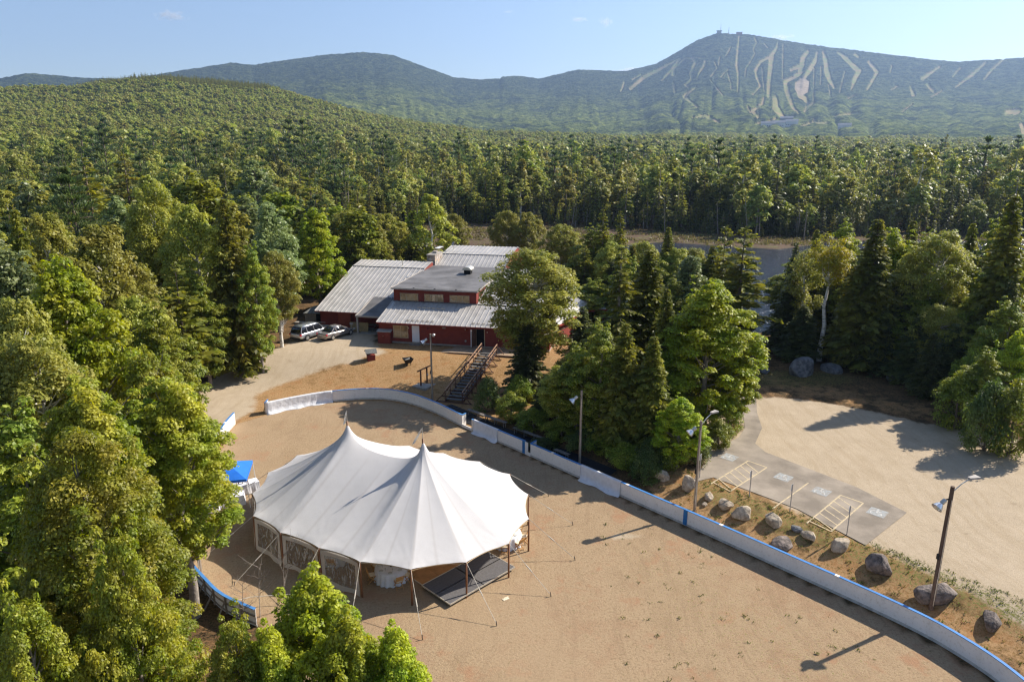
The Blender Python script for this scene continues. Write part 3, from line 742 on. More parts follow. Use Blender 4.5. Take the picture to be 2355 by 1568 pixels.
def broadleaf(seed, H=12, Rr=4, base=0.25, nclump=90, nleaf=14000, leaf=0.16, cr=0.24, flat=0.6, wide=0.45, lean=0.0, nlimb=26, hang=0.25, top=0.75, airy=0.35, multi=1, aspect=0.62):
    rng = np.random.default_rng(seed)
    zb = H * base; ch = H - zb
    ph = rng.uniform(0, 6.28, 6)
    def prof(t):
        t = np.clip(t, 0, 1)
        return np.where(t < wide, 0.42 + 0.58 * np.sin(np.pi / 2 * np.clip(t / wide, 0, 1)), np.cos(np.pi / 2 * np.clip((t - wide) / (1 - wide), 0, 1)) ** top)
    n0 = nclump * 3
    t = rng.uniform(0, 1, n0) ** 0.9; w = prof(t) * 1.0 + 0.15
    keep = rng.uniform(0, 1.15, n0) < w
    t = t[keep][:nclump]; n1 = len(t)
    an = rng.uniform(0, 2 * np.pi, n1)
    lob = 1 + 0.17 * np.sin(2 * an + ph[0]) + 0.14 * np.sin(3 * an + ph[1] + 4 * t) + 0.12 * np.sin(7 * t + ph[2])
    rad = Rr * prof(t) * lob * np.sqrt(rng.uniform(airy, 1.0, n1)) * 0.86
    cx = np.stack([rad * np.cos(an) + lean * H * t, rad * np.sin(an), zb + t * ch * 0.93 + rng.normal(0, 0.02 * H, n1)], 1)
    if multi > 1:     # several leaders give the ragged top of a young maple
        for k in range(multi):
            q = rng.uniform(0, 2 * np.pi); rr_ = Rr * rng.uniform(0.03, 0.6)
            hh = H * rng.uniform(0.84, 1.04) * (1 - 0.28 * (rr_ / Rr) ** 2)
            m_ = 9; zz = np.linspace(hh - 0.32 * H, hh, m_)
            cx = np.concatenate([cx, np.stack([rr_ * np.cos(q) + rng.normal(0, .1, m_), rr_ * np.sin(q) + rng.normal(0, .1, m_), zz], 1)])
            n1 += m_
    crs = Rr * cr * rng.uniform(0.7, 1.3, n1)
    if multi > 1: crs[-9 * multi:] *= np.tile(np.linspace(1.05, 0.5, 9), multi)
    vol = crs ** 1.8; cnt = np.maximum(3, (nleaf * vol / vol.sum())).astype(int)
    idx = np.repeat(np.arange(n1), cnt); L = len(idx)
    d = rand_dir(rng, L); d[:, 2] = np.where(rng.uniform(size=L) < 0.72, np.abs(d[:, 2]), d[:, 2])
    rr_ = rng.uniform(0.25, 1, L) ** 0.5
    pos = cx[idx] + d * (crs[idx] * rr_)[:, None] * np.array([1, 1, flat])
    pos[:, 2] -= hang * (np.linalg.norm(pos[:, :2] - cx[idx][:, :2], axis=1)) * 0.6
    nr = unit(d * 0.65 + np.array([0, 0, 0.75]) + rng.normal(0, 0.42, (L, 3)))
    la = leaf * rng.uniform(0.6, 1.25, L)
    LV, LF = diamonds(pos, nr, la, la * aspect, rng)
    # wood
    parts = []
    tp = [np.array([lean * H * max(0, (k / 6) - base), 0, H * 0.86 * k / 6]) + (rng.normal(0, 0.010 * H, 3) * (k > 0)) * np.array([1, 1, 0]) for k in range(7)]
    r0 = 0.016 * H + 0.045
    parts.append(limb(tp, [r0 * (1.15 - 0.98 * k / 6) for k in range(7)], 7))
    pick = rng.permutation(n1)[:nlimb]
    for i in pick:
        c = cx[i]; hz = np.clip(c[2] - np.hypot(c[0], c[1]) * rng.uniform(0.5, 1.0), zb * 0.75, H * 0.8)
        k = np.clip(hz / (H * 0.86) * 6, 0, 5.99); q = tp[int(k)] * (1 - (k % 1)) + tp[int(k) + 1] * (k % 1)
        mid = (q + c) / 2 + np.array([0, 0, -0.06 * np.hypot(c[0], c[1])]) + rng.normal(0, 0.08, 3)
        rb = r0 * 0.38 * (1 - 0.6 * hz / H)
        parts.append(limb([q, mid, c], [rb, rb * 0.6, rb * 0.18], 4))
    WV, WF = merge(parts)
    return (WV, WF), (LV, LF)

def spruce(seed, H=14, Rr=2.6, base=0.08, step=0.42, nb=8, tuft=9, size=1.0, droop=0.28, sparse=0.0, power=0.85, layered=0.0, up=0.0):
    """conifer: whorls of boughs, each a drooping spray of needle tufts"""
    rng = np.random.default_rng(seed)
    P = []; Nn = []; T = []; Aa = []; Bb = []; parts = []
    parts.append(limb([(0, 0, 0), (rng.normal(0, .04), 0, H * 0.35), (0, rng.normal(0, .05), H * 0.7), (0, 0, H)], [0.014 * H + 0.05, 0.011 * H + .03, 0.006 * H + .02, 0.012], 6))
    z = H * base
    while z < H * 0.985:
        t = (z / H - base) / (1 - base)
        env = Rr * (1 - t) ** power * (0.72 + 0.28 * min(1, t * 6))
        if layered: env *= 1 + layered * math.sin(z * 2.1 + seed)
        k = max(3, int(nb * (0.55 + 0.45 * (1 - t))))
        a0 = rng.uniform(0, 6.28)
        for j in range(k):
            if rng.uniform() < sparse: continue
            an = a0 + 2 * np.pi * j / k + rng.normal(0, 0.2)
            Lb = env * rng.uniform(0.66, 1.14) + 0.12
            rise = up * Lb + 0.35 * (t - 0.3) * Lb
            zz = z + rng.normal(0, step * 0.25)
            dirh = np.array([np.cos(an), np.sin(an), 0.0]); side = np.array([-np.sin(an), np.cos(an), 0.0])
            m = max(3, int(tuft * (0.4 + 0.6 * Lb / Rr)))
            s = np.linspace(0.16, 1.0, m) + rng.normal(0, 0.03, m)
            px = dirh * (Lb * s)[:, None]; px[:, 2] = zz + rise * s - droop * Lb * s ** 1.6
            slope = (rise - droop * Lb * 1.6 * s ** 0.6) / Lb
            if Lb > 0.9 and rng.uniform() < 0.6:
                parts.append(limb([(0, 0, zz), px[m // 2], px[-1]], [0.03 + 0.012 * Lb, 0.02, 0.008], 3))
            for sg in (-1, 1):
                ln = (0.42 * Lb * (1.05 - 0.75 * s) + 0.16) * rng.uniform(0.75, 1.2, m) * size
                d = unit(dirh * 0.75 + sg * side * 0.8 + np.stack([0 * s, 0 * s, slope - 0.18], 1) + rng.normal(0, 0.12, (m, 3)))
                P.append(px + d * ln[:, None] * 0.5); T.append(d)
                Nn.append(unit(np.array([0, 0, 0.9]) + rng.normal(0, 0.55, (m, 3)) + sg * side * 0.25 - dirh * 0.15)); Aa.append(ln * 0.62); Bb.append(ln * 0.26 + 0.03)
            # hanging twigs below the bough
            q = rng.random(m) < 0.6
            if q.any():
                d = unit(dirh * 0.5 + np.array([0, 0, -0.8]) + rng.normal(0, 0.3, (q.sum(), 3)))
                P.append(px[q] + d * 0.1); T.append(d); Nn.append(unit(np.cross(d, np.array([0, 0, 1.0])) + rng.normal(0, .3, (q.sum(), 3)))); Aa.append(np.full(q.sum(), 0.20 * size)); Bb.append(np.full(q.sum(), 0.10 * size))
        z += step * rng.uniform(0.8, 1.2) * (0.65 + 0.35 * (1 - t))
    P = np.concatenate(P); Nn = np.concatenate(Nn); T = np.concatenate(T); Aa = np.concatenate(Aa); Bb = np.concatenate(Bb)
    Nn = unit(Nn - T * (Nn * T).sum(1, keepdims=True))
    LV, LF = diamonds(P, Nn, Aa, Bb, rng, tdir=T)
    return merge(parts), (LV, LF)

def white_pine(seed, H=18, Rr=4.5, base=0.3, nw=13, nb=6, tuft=0.5, npc=26):
    """long level boughs ending in flat plumes"""
    rng = np.random.default_rng(seed)
    parts = [limb([(0, 0, 0), (0.05, 0, H * .4), (0, .05, H * .75), (0, 0, H)], [0.017 * H + .05, 0.013 * H + .03, 0.008 * H, 0.02], 6)]
    C = []; D = []; S = []
    for i in range(nw):
        t = i / (nw - 1); z = H * (base + (0.96 - base) * t)
        env = Rr * (1 - t ** 1.5) ** 0.8 * (0.7 + 0.5 * rng.random()) + 0.35
        for j in range(nb):
            an = rng.uniform(0, 6.28); Lb = env * rng.uniform(0.55, 1.1)
            e = np.array([np.cos(an) * Lb, np.sin(an) * Lb, z + Lb * rng.uniform(0.05, 0.3)])
            parts.append(limb([(0, 0, z), (e[0] * .5, e[1] * .5, z + 0.04 * Lb), e], [0.05 + 0.012 * Lb, 0.04, 0.012], 3))
            for s in np.linspace(0.38, 1.0, max(2, int(Lb * 1.5))):
                C.append([e[0] * s + rng.normal(0, .15 * Lb), e[1] * s + rng.normal(0, .15 * Lb), z + (e[2] - z) * s + rng.normal(0, .1)]); D.append([np.cos(an), np.sin(an), .35]); S.append(0.35 + 0.22 * Lb * (1.15 - s * .5))
    C = np.array(C); D = np.array(D); S = np.array(S)
    idx = np.repeat(np.arange(len(C)), npc); L = len(idx)
    off = rand_dir(rng, L) * rng.uniform(.2, 1, L)[:, None] ** .5 * S[idx][:, None] * np.array([1, 1, .38])
    P = C[idx] + off
    T = unit(D[idx] * 0.7 + off * 0.8 + np.array([0, 0, .45]) + rng.normal(0, .25, (L, 3)))
    Nn = unit(np.array([0, 0, 1.]) + rng.normal(0, .45, (L, 3))); Nn = unit(Nn - T * (Nn * T).sum(1, keepdims=True))
    ln = tuft * rng.uniform(.6, 1.2, L) * .55
    return merge(parts), diamonds(P, Nn, ln, ln * .24, rng, tdir=T)

def tree_meshes(kind, wood, leaves, bark, leafm):
    return (np_mesh(kind + '_trunk', [(wood[0], wood[1], 0)], [M[bark]], smooth=(0,)), np_mesh(kind + '_crown', [(leaves[0], leaves[1], 0)], [M[leafm]]))
def joined(kind, wood, leaves, bark, leafm):
    return np_mesh(kind, [(wood[0], wood[1], 0), (leaves[0], leaves[1], 1)], [M[bark], M[leafm]], smooth=(0,))

# near trees: trunk and crown as parts.  key: (meshes, modelled height, modelled radius)
PT = {}
def reg_tree(key, name, gen, H, Rr, bark, leafm): PT[key] = (tree_meshes(name, *gen, bark, leafm), H, Rr, name)
reg_tree('front1', 'maple_tree', broadleaf(1, 14, 4.6, base=.14, nclump=380, nleaf=112000, leaf=.080, cr=.150, flat=.5, wide=.35, nlimb=60, top=.8, multi=5, hang=.35), 14, 4.6, 'bark_gray', 'maple_front')
reg_tree('front2', 'maple_tree', broadleaf(2, 10, 3.6, base=.1, nclump=260, nleaf=66000, leaf=.080, cr=.160, flat=.5, wide=.4, nlimb=50, top=.75, multi=7, hang=.35), 10, 3.6, 'bark_gray', 'maple_front')
reg_tree('front3', 'young_maple_tree', broadleaf(3, 8.5, 3.0, base=.1, nclump=170, nleaf=52000, leaf=.082, cr=.175, flat=.6, wide=.34, nlimb=60, top=.85, multi=6, hang=.3), 8.5, 3.0, 'bark_gray', 'maple_bright')
reg_tree('maple1', 'maple_tree', broadleaf(4, 15, 4.2, base=.14, nclump=330, nleaf=56000, leaf=.13, cr=.165, flat=.5, wide=.4, nlimb=40, multi=5), 15, 4.2, 'bark_gray', 'maple_bright')
reg_tree('maple2', 'maple_tree', broadleaf(5, 15, 4.0, base=.14, nclump=280, nleaf=44000, leaf=.13, cr=.165, flat=.55, wide=.45, nlimb=40, multi=4), 15, 4.0, 'bark_gray', 'maple')
reg_tree('birch1', 'birch_tree', broadleaf(6, 15, 4.2, base=.25, nclump=360, nleaf=44000, leaf=.115, cr=.150, flat=.8, wide=.5, nlimb=70, hang=.5, airy=.2), 15, 4.2, 'bark_birch', 'birch')
reg_tree('birch2', 'birch_tree', broadleaf(7, 14, 3.4, base=.28, nclump=270, nleaf=30000, leaf=.12, cr=.160, flat=.85, wide=.55, nlimb=60, hang=.5, airy=.2, lean=.05), 14, 3.4, 'bark_birch', 'birch')
reg_tree('birchgold', 'birch_tree', broadleaf(8, 15, 3.0, base=.62, nclump=60, nleaf=7000, leaf=.13, cr=.27, flat=.7, wide=.5, nlimb=36, hang=.4, airy=.1, lean=.04), 15, 3.0, 'bark_birch', 'birch_gold')
reg_tree('birchthin', 'birch_tree', broadleaf(9, 13, 2.0, base=.38, nclump=60, nleaf=6000, leaf=.12, cr=.30, flat=.9, wide=.4, nlimb=26, hang=.4, airy=.1), 13, 2.0, 'bark_birch', 'birch')
reg_tree('poplar', 'poplar_tree', broadleaf(10, 17, 3.0, base=.2, nclump=150, nleaf=19000, leaf=.16, cr=.25, flat=.8, wide=.35, nlimb=40, multi=6, top=.9), 17, 3.0, 'bark_gray', 'poplar')
reg_tree('spruce1', 'spruce_tree', spruce(11, 16, 2.9, step=.34, nb=10, tuft=10), 16, 2.9, 'bark', 'spruce')
reg_tree('spruce2', 'spruce_tree', spruce(12, 14, 2.3, step=.38, nb=8, tuft=8, droop=.4), 14, 2.3, 'bark', 'spruce_dark')
reg_tree('spruce3', 'spruce_tree', spruce(13, 17, 2.6, base=.16, step=.42, nb=8, tuft=9, sparse=.16, layered=.25), 17, 2.6, 'bark_gray', 'spruce')
reg_tree('pine1', 'pine_tree', white_pine(14, 18, 4.6, base=.22, nw=17, nb=7, npc=30), 18, 4.6, 'bark', 'pine')
reg_tree('pine2', 'pine_tree', spruce(15, 16, 3.4, base=.25, step=.62, nb=7, tuft=9, droop=.12, up=.12, sparse=.12, layered=.3, power=.65, size=1.2), 16, 3.4, 'bark', 'spruce')
reg_tree('shrub1', 'shrub', broadleaf(16, 2.6, 2.0, base=.05, nclump=60, nleaf=6500, leaf=.085, cr=.28, flat=.7, wide=.4, nlimb=20, airy=.4), 2.6, 2.0, 'bark', 'shrub')
reg_tree('shrub2', 'shrub', broadleaf(17, 4.5, 2.2, base=.05, nclump=70, nleaf=9000, leaf=.10, cr=.27, flat=.6, wide=.4, nlimb=20, multi=5), 4.5, 2.2, 'bark', 'maple')
used_mesh = {}
def plant(key, top_px, dist, label, radius=None, rot=None, group=None, base_z=None, height_=None, squash=1.0):
    """top_px: the top of the tree as seen in the photograph, dist: metres away"""
    (tm, cm), H, Rr, name = PT[key]
    top = sight(top_px[0], top_px[1], dist)
    gz = H1(top.x, top.y) if base_z is None else base_z
    h = height_ if height_ else max(1.0, top.z - gz)
    s = h / H; sr = (radius / Rr) if radius else s
    rot = rot if rot is not None else (top.x * 12.9898 + top.y * 78.233) % 6.28
    e = empty(name, (top.x, top.y, gz - 0.12), rot, label, 'shrub' if name == 'shrub' else 'tree', group)
    e.scale = (sr, sr, s)
    for nm, me in (('trunk', tm), ('crown', cm)):
        o = bpy.data.objects.new(nm, me); col.objects.link(o); o.parent = e
    return e
# ------------------------------------------------------------------ the trees one can tell apart
reg_tree('front4', 'maple_tree', broadleaf(23, 12.5, 3.4, base=.30, nclump=270, nleaf=66000, leaf=.084, cr=.155, flat=.5, wide=.42, nlimb=50, top=.8, multi=6, hang=.3), 12.5, 3.4, 'bark_gray', 'maple_front')
for a in [
 ('front4', (372, 850), 36.5, 'tall green maple leaning over the rink beside the blue canopy', 3.3),
 ('front1', (165, 945), 28.0, 'largest leafy maple filling the lower corner of the view', 3.5),
 ('front2', (262, 1190), 24.5, 'bushy maple nearest the curved blue-capped boards and lamp pole', 1.95),
 ('front2', (530, 1400), 22.5, 'low maple top just inside the blue-capped boards corner', 1.75),
 ('front3', (712, 1288), 23.5, 'young bright green maple with a pointed leader in front of the tent', 2.8),
 ('front3', (790, 1385), 21.5, 'second young green maple top touching the pointed one', 2.1),
 ('front3', (905, 1418), 21.3, 'small yellow-green maple nearest the tent guy rope stakes', 1.8),
 ('front3', (610, 1415), 22.0, 'low green maple between the bare twigs and the pointed young maple', 1.7),
 ('spruce1', (1535, 655), 59.0, 'olive spruce standing against the brilliant maple', 2.2),
 ('maple2', (1378, 735), 60.0, 'rounded mid green maple between the airy birch and the bare-trunked spruce', 2.5),
 ('birch1', (1322, 800), 61.0, 'olive birch at the front of the middle thicket', 2.2),
 ('spruce1', (1440, 735), 53.0, 'shadowy spruce right behind the black mat', 2.5),
 ('spruce1', (1505, 765), 52.5, 'broad dark spruce above the short plank bench', 2.4),
 ('maple1', (1566, 905), 50.6, 'low sunlit maple crown beside the paved corner boulders', 2.0),
 ('maple2', (1330, 790), 55.5, 'shadowy maple behind the second plank bench', 2.4),
 ('birch1', (1285, 840), 57.5, 'low olive birch behind the first plank bench', 2.3),
 ('maple2', (1385, 745), 54.5, 'leafy maple rising behind the plank benches', 2.5),
 ('front2', (40, 1340), 24.0, 'low shaded maple beside the dark track', 2.0),
 ('front2', (330, 782), 43.0, 'round maple top beside the gravel driveway bend', 3.4),
 ('front4', (180, 850), 35.0, 'broad maple between the olive birch and the largest maple', 3.3),
 ('birch1', (55, 735), 42.0, 'olive birch beneath the bright yellow-green maple', 3.6),
 ('maple2', (20, 930), 34.0, 'mid green maple below the olive birch', 3.2),
 ('front2', (95, 1075), 29.5, 'dark green maple above the shaded track', 2.4),
 ('maple1', (130, 572), 52.0, 'bright yellow-green maple with a broad dense crown', 3.9),
 ('birch2', (232, 486), 64.0, 'olive birch with a forked white trunk behind the bright maple', 4.1),
 ('maple2', (350, 690), 56.0, 'pale green maple beside the shaded forest track', 2.9),
 ('birch2', (300, 655), 60.0, 'small olive birch next to the pale green maple', 2.6),
 ('pine2', (400, 600), 73.0, 'layered light green pine above the dark gap in the woods', 2.7),
 ('maple2', (455, 640), 76.0, 'green maple on bare twin trunks by the driveway', 2.6),
 ('spruce1', (512, 448), 78.0, 'tall dark spruce beside the bare-trunked driveway trees', 3.1),
 ('maple2', (577, 560), 77.5, 'slim green maple on pale bare trunks near the propane tank', 2.2),
 ('poplar', (617, 452), 91.0, 'tall silvery poplar behind the propane tank', 3.4),
 ('birch1', (628, 566), 83.5, 'tall olive birch beside the parked silver cars', 2.8),
 ('maple1', (718, 470), 102.0, 'full green maple behind the metal roof of the lodge wing', 3.9),
 ('birch1', (795, 474), 119.0, 'olive birch with many pale stems behind the lodge wing', 4.2),
 ('birch2', (885, 480), 122.0, 'olive birch with curved white limbs behind the lodge roof', 4.0),
 ('maple1', (948, 478), 127.0, 'light green maple behind the stone chimney', 3.3),
 ('birch1', (850, 520), 114.0, 'low olive birch against the lodge wing ridge', 3.2),
 ('birch1', (1040, 484), 140.0, 'small rounded birch alone on the marsh edge', 3.4),
 ('birch1', (1165, 476), 136.0, 'first of two tall olive birches behind the back roof', 3.8),
 ('birch2', (1212, 478), 134.0, 'second of two tall olive birches behind the back roof', 3.4),
 ('birch1', (1292, 508), 122.0, 'broad green-gold birch on the pond shore behind the lodge', 4.2),
 ('maple2', (1335, 590), 112.0, 'low green maple on the pond shore behind the big birch', 3.0),
 ('pine1', (150, 372), 90.0, 'big dark blue-green white pine standing over the woods', 5.0),
 ('spruce1', (30, 468), 66.0, 'dark spruce beside the silvery poplar at the woods edge', 2.6),
 ('birch1', (345, 398), 86.0, 'large grey-olive birch with pale upper limbs', 4.2),
 ('birch2', (442, 446), 80.0, 'olive birch beside the tall dark spruce', 3.6),
 ('birch2', (88, 462), 75.0, 'small rusty birch in front of the big white pine', 3.4),
 ('poplar', (8, 545), 56.0, 'grey-green poplar above the olive birch', 2.9),
 ('birch2', (12, 650), 47.0, 'rusty olive birch next to the bright maple', 2.6),
 ('pine1', (262, 442), 96.0, 'mid-size white pine behind the forked birch', 3.6),
 ('birch1', (1226, 556), 70.0, 'big airy birch in front of the lodge roof', 5.9),
 ('spruce2', (1212, 735), 66.5, 'dark spruce under the big airy birch beside the stairs', 2.8),
 ('spruce3', (1430, 560), 63.0, 'spruce with a long bare grey trunk in the middle clump', 2.9),
 ('spruce1', (1495, 566), 65.5, 'sunlit olive spruce behind the bare-trunked spruce', 4.0),
 ('spruce3', (1387, 476), 104.0, 'first of two tall ragged spruces rising over the marsh', 2.7),
 ('spruce3', (1427, 480), 101.0, 'second of two tall ragged spruces rising over the marsh', 2.4),
 ('spruce1', (1538, 516), 98.0, 'round-topped spruce on the near pond shore', 2.6),
 ('pine2', (1670, 516), 85.0, 'pointed dark pine beside the open water', 2.5),
 ('pine2', (1714, 518), 82.0, 'flat-topped dark pine beside the open water', 3.6),
 ('poplar', (1592, 578), 88.0, 'pale poplar between the dark pond pines', 2.8),
 ('maple1', (1640, 630), 58.5, 'brilliant yellow-green maple above the paved path', 4.5),
 ('maple1', (1690, 770), 60.0, 'low bright maple spreading over the path bend', 2.3),
 ('spruce2', (1340, 700), 70.0, 'dark spruce behind the middle clump', 2.6),
 ('maple2', (1310, 845), 61.0, 'shaded green maple at the foot of the middle clump', 2.3),
 ('spruce2', (1400, 770), 58.0, 'dark spruce behind the tall wooden lamp pole', 2.2),
 ('maple2', (1470, 880), 56.0, 'shaded maple among the spruces above the boards', 2.2),
 ('spruce2', (1560, 760), 58.5, 'dark spruce under the brilliant maple', 2.1),
 ('maple2', (1570, 900), 55.0, 'green maple low over the boulders by the paved path', 1.9),
 ('spruce2', (1255, 860), 61.0, 'low spruce below the big airy birch', 1.8),
 ('spruce1', (1590, 690), 64.0, 'olive spruce partly hidden by the brilliant maple', 2.2),
 ('spruce2', (1832, 553), 93.0, 'slim dark spruce beside the open water', 2.0),
 ('spruce2', (1838, 660), 88.0, 'low dark spruce at the water edge', 2.2),
 ('birchthin', (1856, 566), 87.0, 'slender birch with thin white stem left of the golden birch', 2.2),
 ('birchgold', (1918, 528), 84.0, 'golden-topped birch with a long white trunk', 2.9),
 ('spruce1', (2022, 495), 83.0, 'massive olive spruce beside the golden birch', 4.2),
 ('maple1', (2062, 516), 92.0, 'sunlit maple tucked behind the massive spruce', 3.4),
 ('spruce1', (1968, 610), 86.0, 'dark spruce between the golden birch and massive spruce', 2.4),
 ('spruce2', (2092, 640), 84.0, 'dark spruce over the grey boulders', 2.6),
 ('birch1', (2175, 515), 86.0, 'broad pale olive birch with stout forked trunk', 4.5),
 ('spruce1', (2338, 440), 82.0, 'tallest layered spruce past the parking lot', 3.7),
 ('pine2', (2282, 560), 90.0, 'dark pine between the broad birch and the tallest spruce', 3.0),
 ('front3', (2348, 752), 72.0, 'bright leafy maple at the far corner of the parking lot', 2.6),
 ('maple2', (2275, 800), 69.0, 'low shaded maple beside the parking lot corner', 2.0),
 ('spruce2', (2150, 760), 76.0, 'small spruce beside the rusty boulder', 1.9),
]:
    plant(a[0], a[1], a[2], a[3], a[4])
rs = random.Random(12)
SH = [(1345, 560, 100, 'spruce3'), (1365, 640, 92, 'maple2'), (1455, 560, 98, 'spruce1'), (1470, 610, 90, 'spruce2'), (1510, 590, 96, 'spruce1'), (1560, 560, 97, 'birch2'), (1575, 610, 88, 'spruce2'), (1615, 590, 96, 'maple2'),
      (1640, 560, 95, 'spruce1'), (1690, 600, 90, 'spruce2'), (1545, 640, 82, 'maple2'), (1440, 650, 82, 'spruce1'), (1405, 600, 96, 'spruce2'), (1610, 690, 80, 'spruce2'), (1500, 660, 78, 'spruce2'),
      (1825, 620, 88, 'spruce2'), (1880, 590, 92, 'spruce1'), (1945, 590, 94, 'spruce1'), (2000, 560, 95, 'spruce2'), (2100, 560, 94, 'maple2'), (2115, 600, 88, 'spruce1'), (2060, 620, 86, 'spruce2'),
      (2140, 640, 84, 'maple2'), (2195, 600, 92, 'spruce1'), (2240, 570, 92, 'spruce2'), (2220, 660, 86, 'spruce2'), (2300, 600, 88, 'spruce1'), (2260, 660, 82, 'maple2'), (2330, 640, 80, 'spruce2'), (1850, 700, 84, 'spruce2'), (1975, 680, 84, 'spruce1'), (2035, 700, 82, 'spruce2'),
      (1400, 540, 104, 'maple2'), (1480, 545, 104, 'birch1'), (1530, 590, 98, 'maple2'), (1600, 560, 102, 'birch1'), (1660, 570, 100, 'maple2'), (1450, 590, 92, 'maple2'), (1350, 610, 104, 'birch1'),
      (1835, 590, 96, 'maple2'), (1880, 522, 98, 'spruce1'), (1950, 508, 97, 'maple2'), (2102, 500, 98, 'spruce1'), (2135, 532, 97, 'maple2'), (2240, 506, 97, 'spruce1'), (2300, 500, 95, 'maple2'), (2075, 545, 100, 'birch1'), (2200, 535, 101, 'maple2'), (1365, 520, 106, 'maple2'), (1410, 545, 99, 'birch1'), (1905, 570, 98, 'birch1'), (1950, 550, 100, 'maple2'), (2010, 590, 90, 'maple2'), (2090, 540, 100, 'birch1'), (2160, 560, 98, 'maple2'), (2230, 550, 98, 'birch1'), (2300, 560, 96, 'maple2'), (2350, 570, 92, 'birch1'), (2250, 620, 88, 'maple2'), (2330, 690, 76, 'maple2'), (2170, 690, 80, 'birch1'),
      (2120, 720, 80, 'spruce2'), (2200, 740, 78, 'spruce2')]
for (px, py, d, key) in SH:
    kn = {'spruce1': 'olive spruce', 'spruce2': 'dark spruce', 'spruce3': 'ragged spruce', 'maple2': 'green maple', 'birch2': 'olive birch', 'birch1': 'olive birch', 'pine2': 'dark pine'}[key]
    side = 'near pond shore by the middle thicket' if px < 1780 else 'pond shore past the parking lot'
    plant(key, (px, py), d, kn + ' in the close stand on the ' + side, rs.uniform(2.3, 3.1) * (1.3 if key in ('maple2', 'birch2', 'birch1') else 1), group=kn + 's of the ' + side)
for k, (px, py, d, r, key) in enumerate([
  (1120, 868, 62.5, 1.5, 'shrub1'), (1175, 900, 60.5, 1.6, 'shrub2'), (1225, 935, 58, 1.7, 'shrub2'), (1290, 960, 55.5, 1.8, 'shrub2'), (1350, 985, 53.5, 1.7, 'shrub1'),
  (1400, 985, 52.5, 1.8, 'shrub2'), (1440, 1015, 50.5, 1.6, 'shrub2'), (1495, 1010, 50, 1.7, 'shrub1'), (1545, 1000, 50.5, 1.5, 'shrub2'), (1600, 985, 52, 1.4, 'shrub1'),
  (1655, 960, 55, 1.3, 'shrub2'), (1680, 900, 58, 1.4, 'shrub2'), (1365, 900, 56.5, 1.6, 'shrub2'), (1520, 930, 53, 1.6, 'shrub2'), (1195, 860, 64, 1.5, 'shrub2'), (1255, 1010, 54, 1.3, 'shrub1'),
  (2215, 850, 68, 2.0, 'shrub2'), (2290, 880, 64, 2.0, 'shrub1'), (2350, 870, 64, 2.2, 'shrub2'), (2240, 800, 72, 1.8, 'shrub2'), (1480, 1052, 48.5, 1.2, 'shrub1'), (1300, 890, 60, 1.6, 'shrub2')]):
    plant(key, (px, py), d, 'leafy shrub in the thicket under the trees', r, group='shrubs in the thickets')

# ------------------------------------------------------------------ the woods: simpler trees
def joined_b(name, seed, bark, leafm, **kw):
    g = broadleaf(seed, **kw); return joined(name, *g, bark, leafm)
def joined_s(name, seed, bark, leafm, **kw):
    g = spruce(seed, **kw); return joined(name, *g, bark, leafm)
LOD = {}
LOD[('spruce_tree', 0)] = [joined_s('spruce_tree', 31, 'bark', 'spruce', H=14, Rr=2.5, step=.62, nb=7, tuft=6, size=1.15), joined_s('spruce_tree', 32, 'bark', 'spruce_dark', H=14, Rr=2.2, base=.12, step=.58, nb=7, tuft=6, size=1.1, sparse=.1)]
LOD[('pine_tree', 0)] = [joined('pine_tree', *white_pine(33, 17, 3.9, base=.3, nw=11, nb=5, tuft=.8, npc=14), 'bark', 'pine'), joined_s('pine_tree', 34, 'bark', 'spruce', H=17, Rr=2.9, base=.3, step=.9, nb=6, tuft=6, droop=.1, up=.1, layered=.3, power=.6, size=1.3)]
LOD[('birch_tree', 0)] = [joined_b('birch_tree', 35, 'bark_birch', 'birch', H=14, Rr=3.2, base=.25, nclump=120, nleaf=5600, leaf=.23, cr=.19, flat=.8, wide=.5, nlimb=26, hang=.4, airy=.25), joined_b('birch_tree', 36, 'bark_birch', 'birch', H=14, Rr=2.5, base=.35, nclump=90, nleaf=4400, leaf=.23, cr=.21, flat=.9, wide=.5, nlimb=20, hang=.4, airy=.2)]
LOD[('maple_tree', 0)] = [joined_b('maple_tree', 37, 'bark_gray', 'maple', H=14, Rr=3.3, base=.2, nclump=110, nleaf=5800, leaf=.25, cr=.2, flat=.6, wide=.42, nlimb=16, multi=4), joined_b('maple_tree', 38, 'bark_gray', 'poplar', H=15, Rr=2.9, base=.2, nclump=100, nleaf=5200, leaf=.25, cr=.2, flat=.7, wide=.4, nlimb=16, multi=4)]
LOD[('spruce_tree', 1)] = [joined_s('spruce_tree', 141, 'bark_gray', 'spruce', H=14, Rr=1.6, base=.3, step=.85, nb=5, tuft=4, size=1.4, sparse=.25), joined_s('spruce_tree', 41, 'bark', 'spruce_dark', H=14, Rr=2.3, base=.1, step=.95, nb=6, tuft=4, size=1.5), joined_s('spruce_tree', 42, 'bark', 'spruce', H=14, Rr=2.0, base=.1, step=.95, nb=6, tuft=4, size=1.5)]
LOD[('pine_tree', 1)] = [joined('pine_tree', *white_pine(43, 17, 3.6, base=.35, nw=8, nb=5, tuft=1.3, npc=6), 'bark', 'pine')]
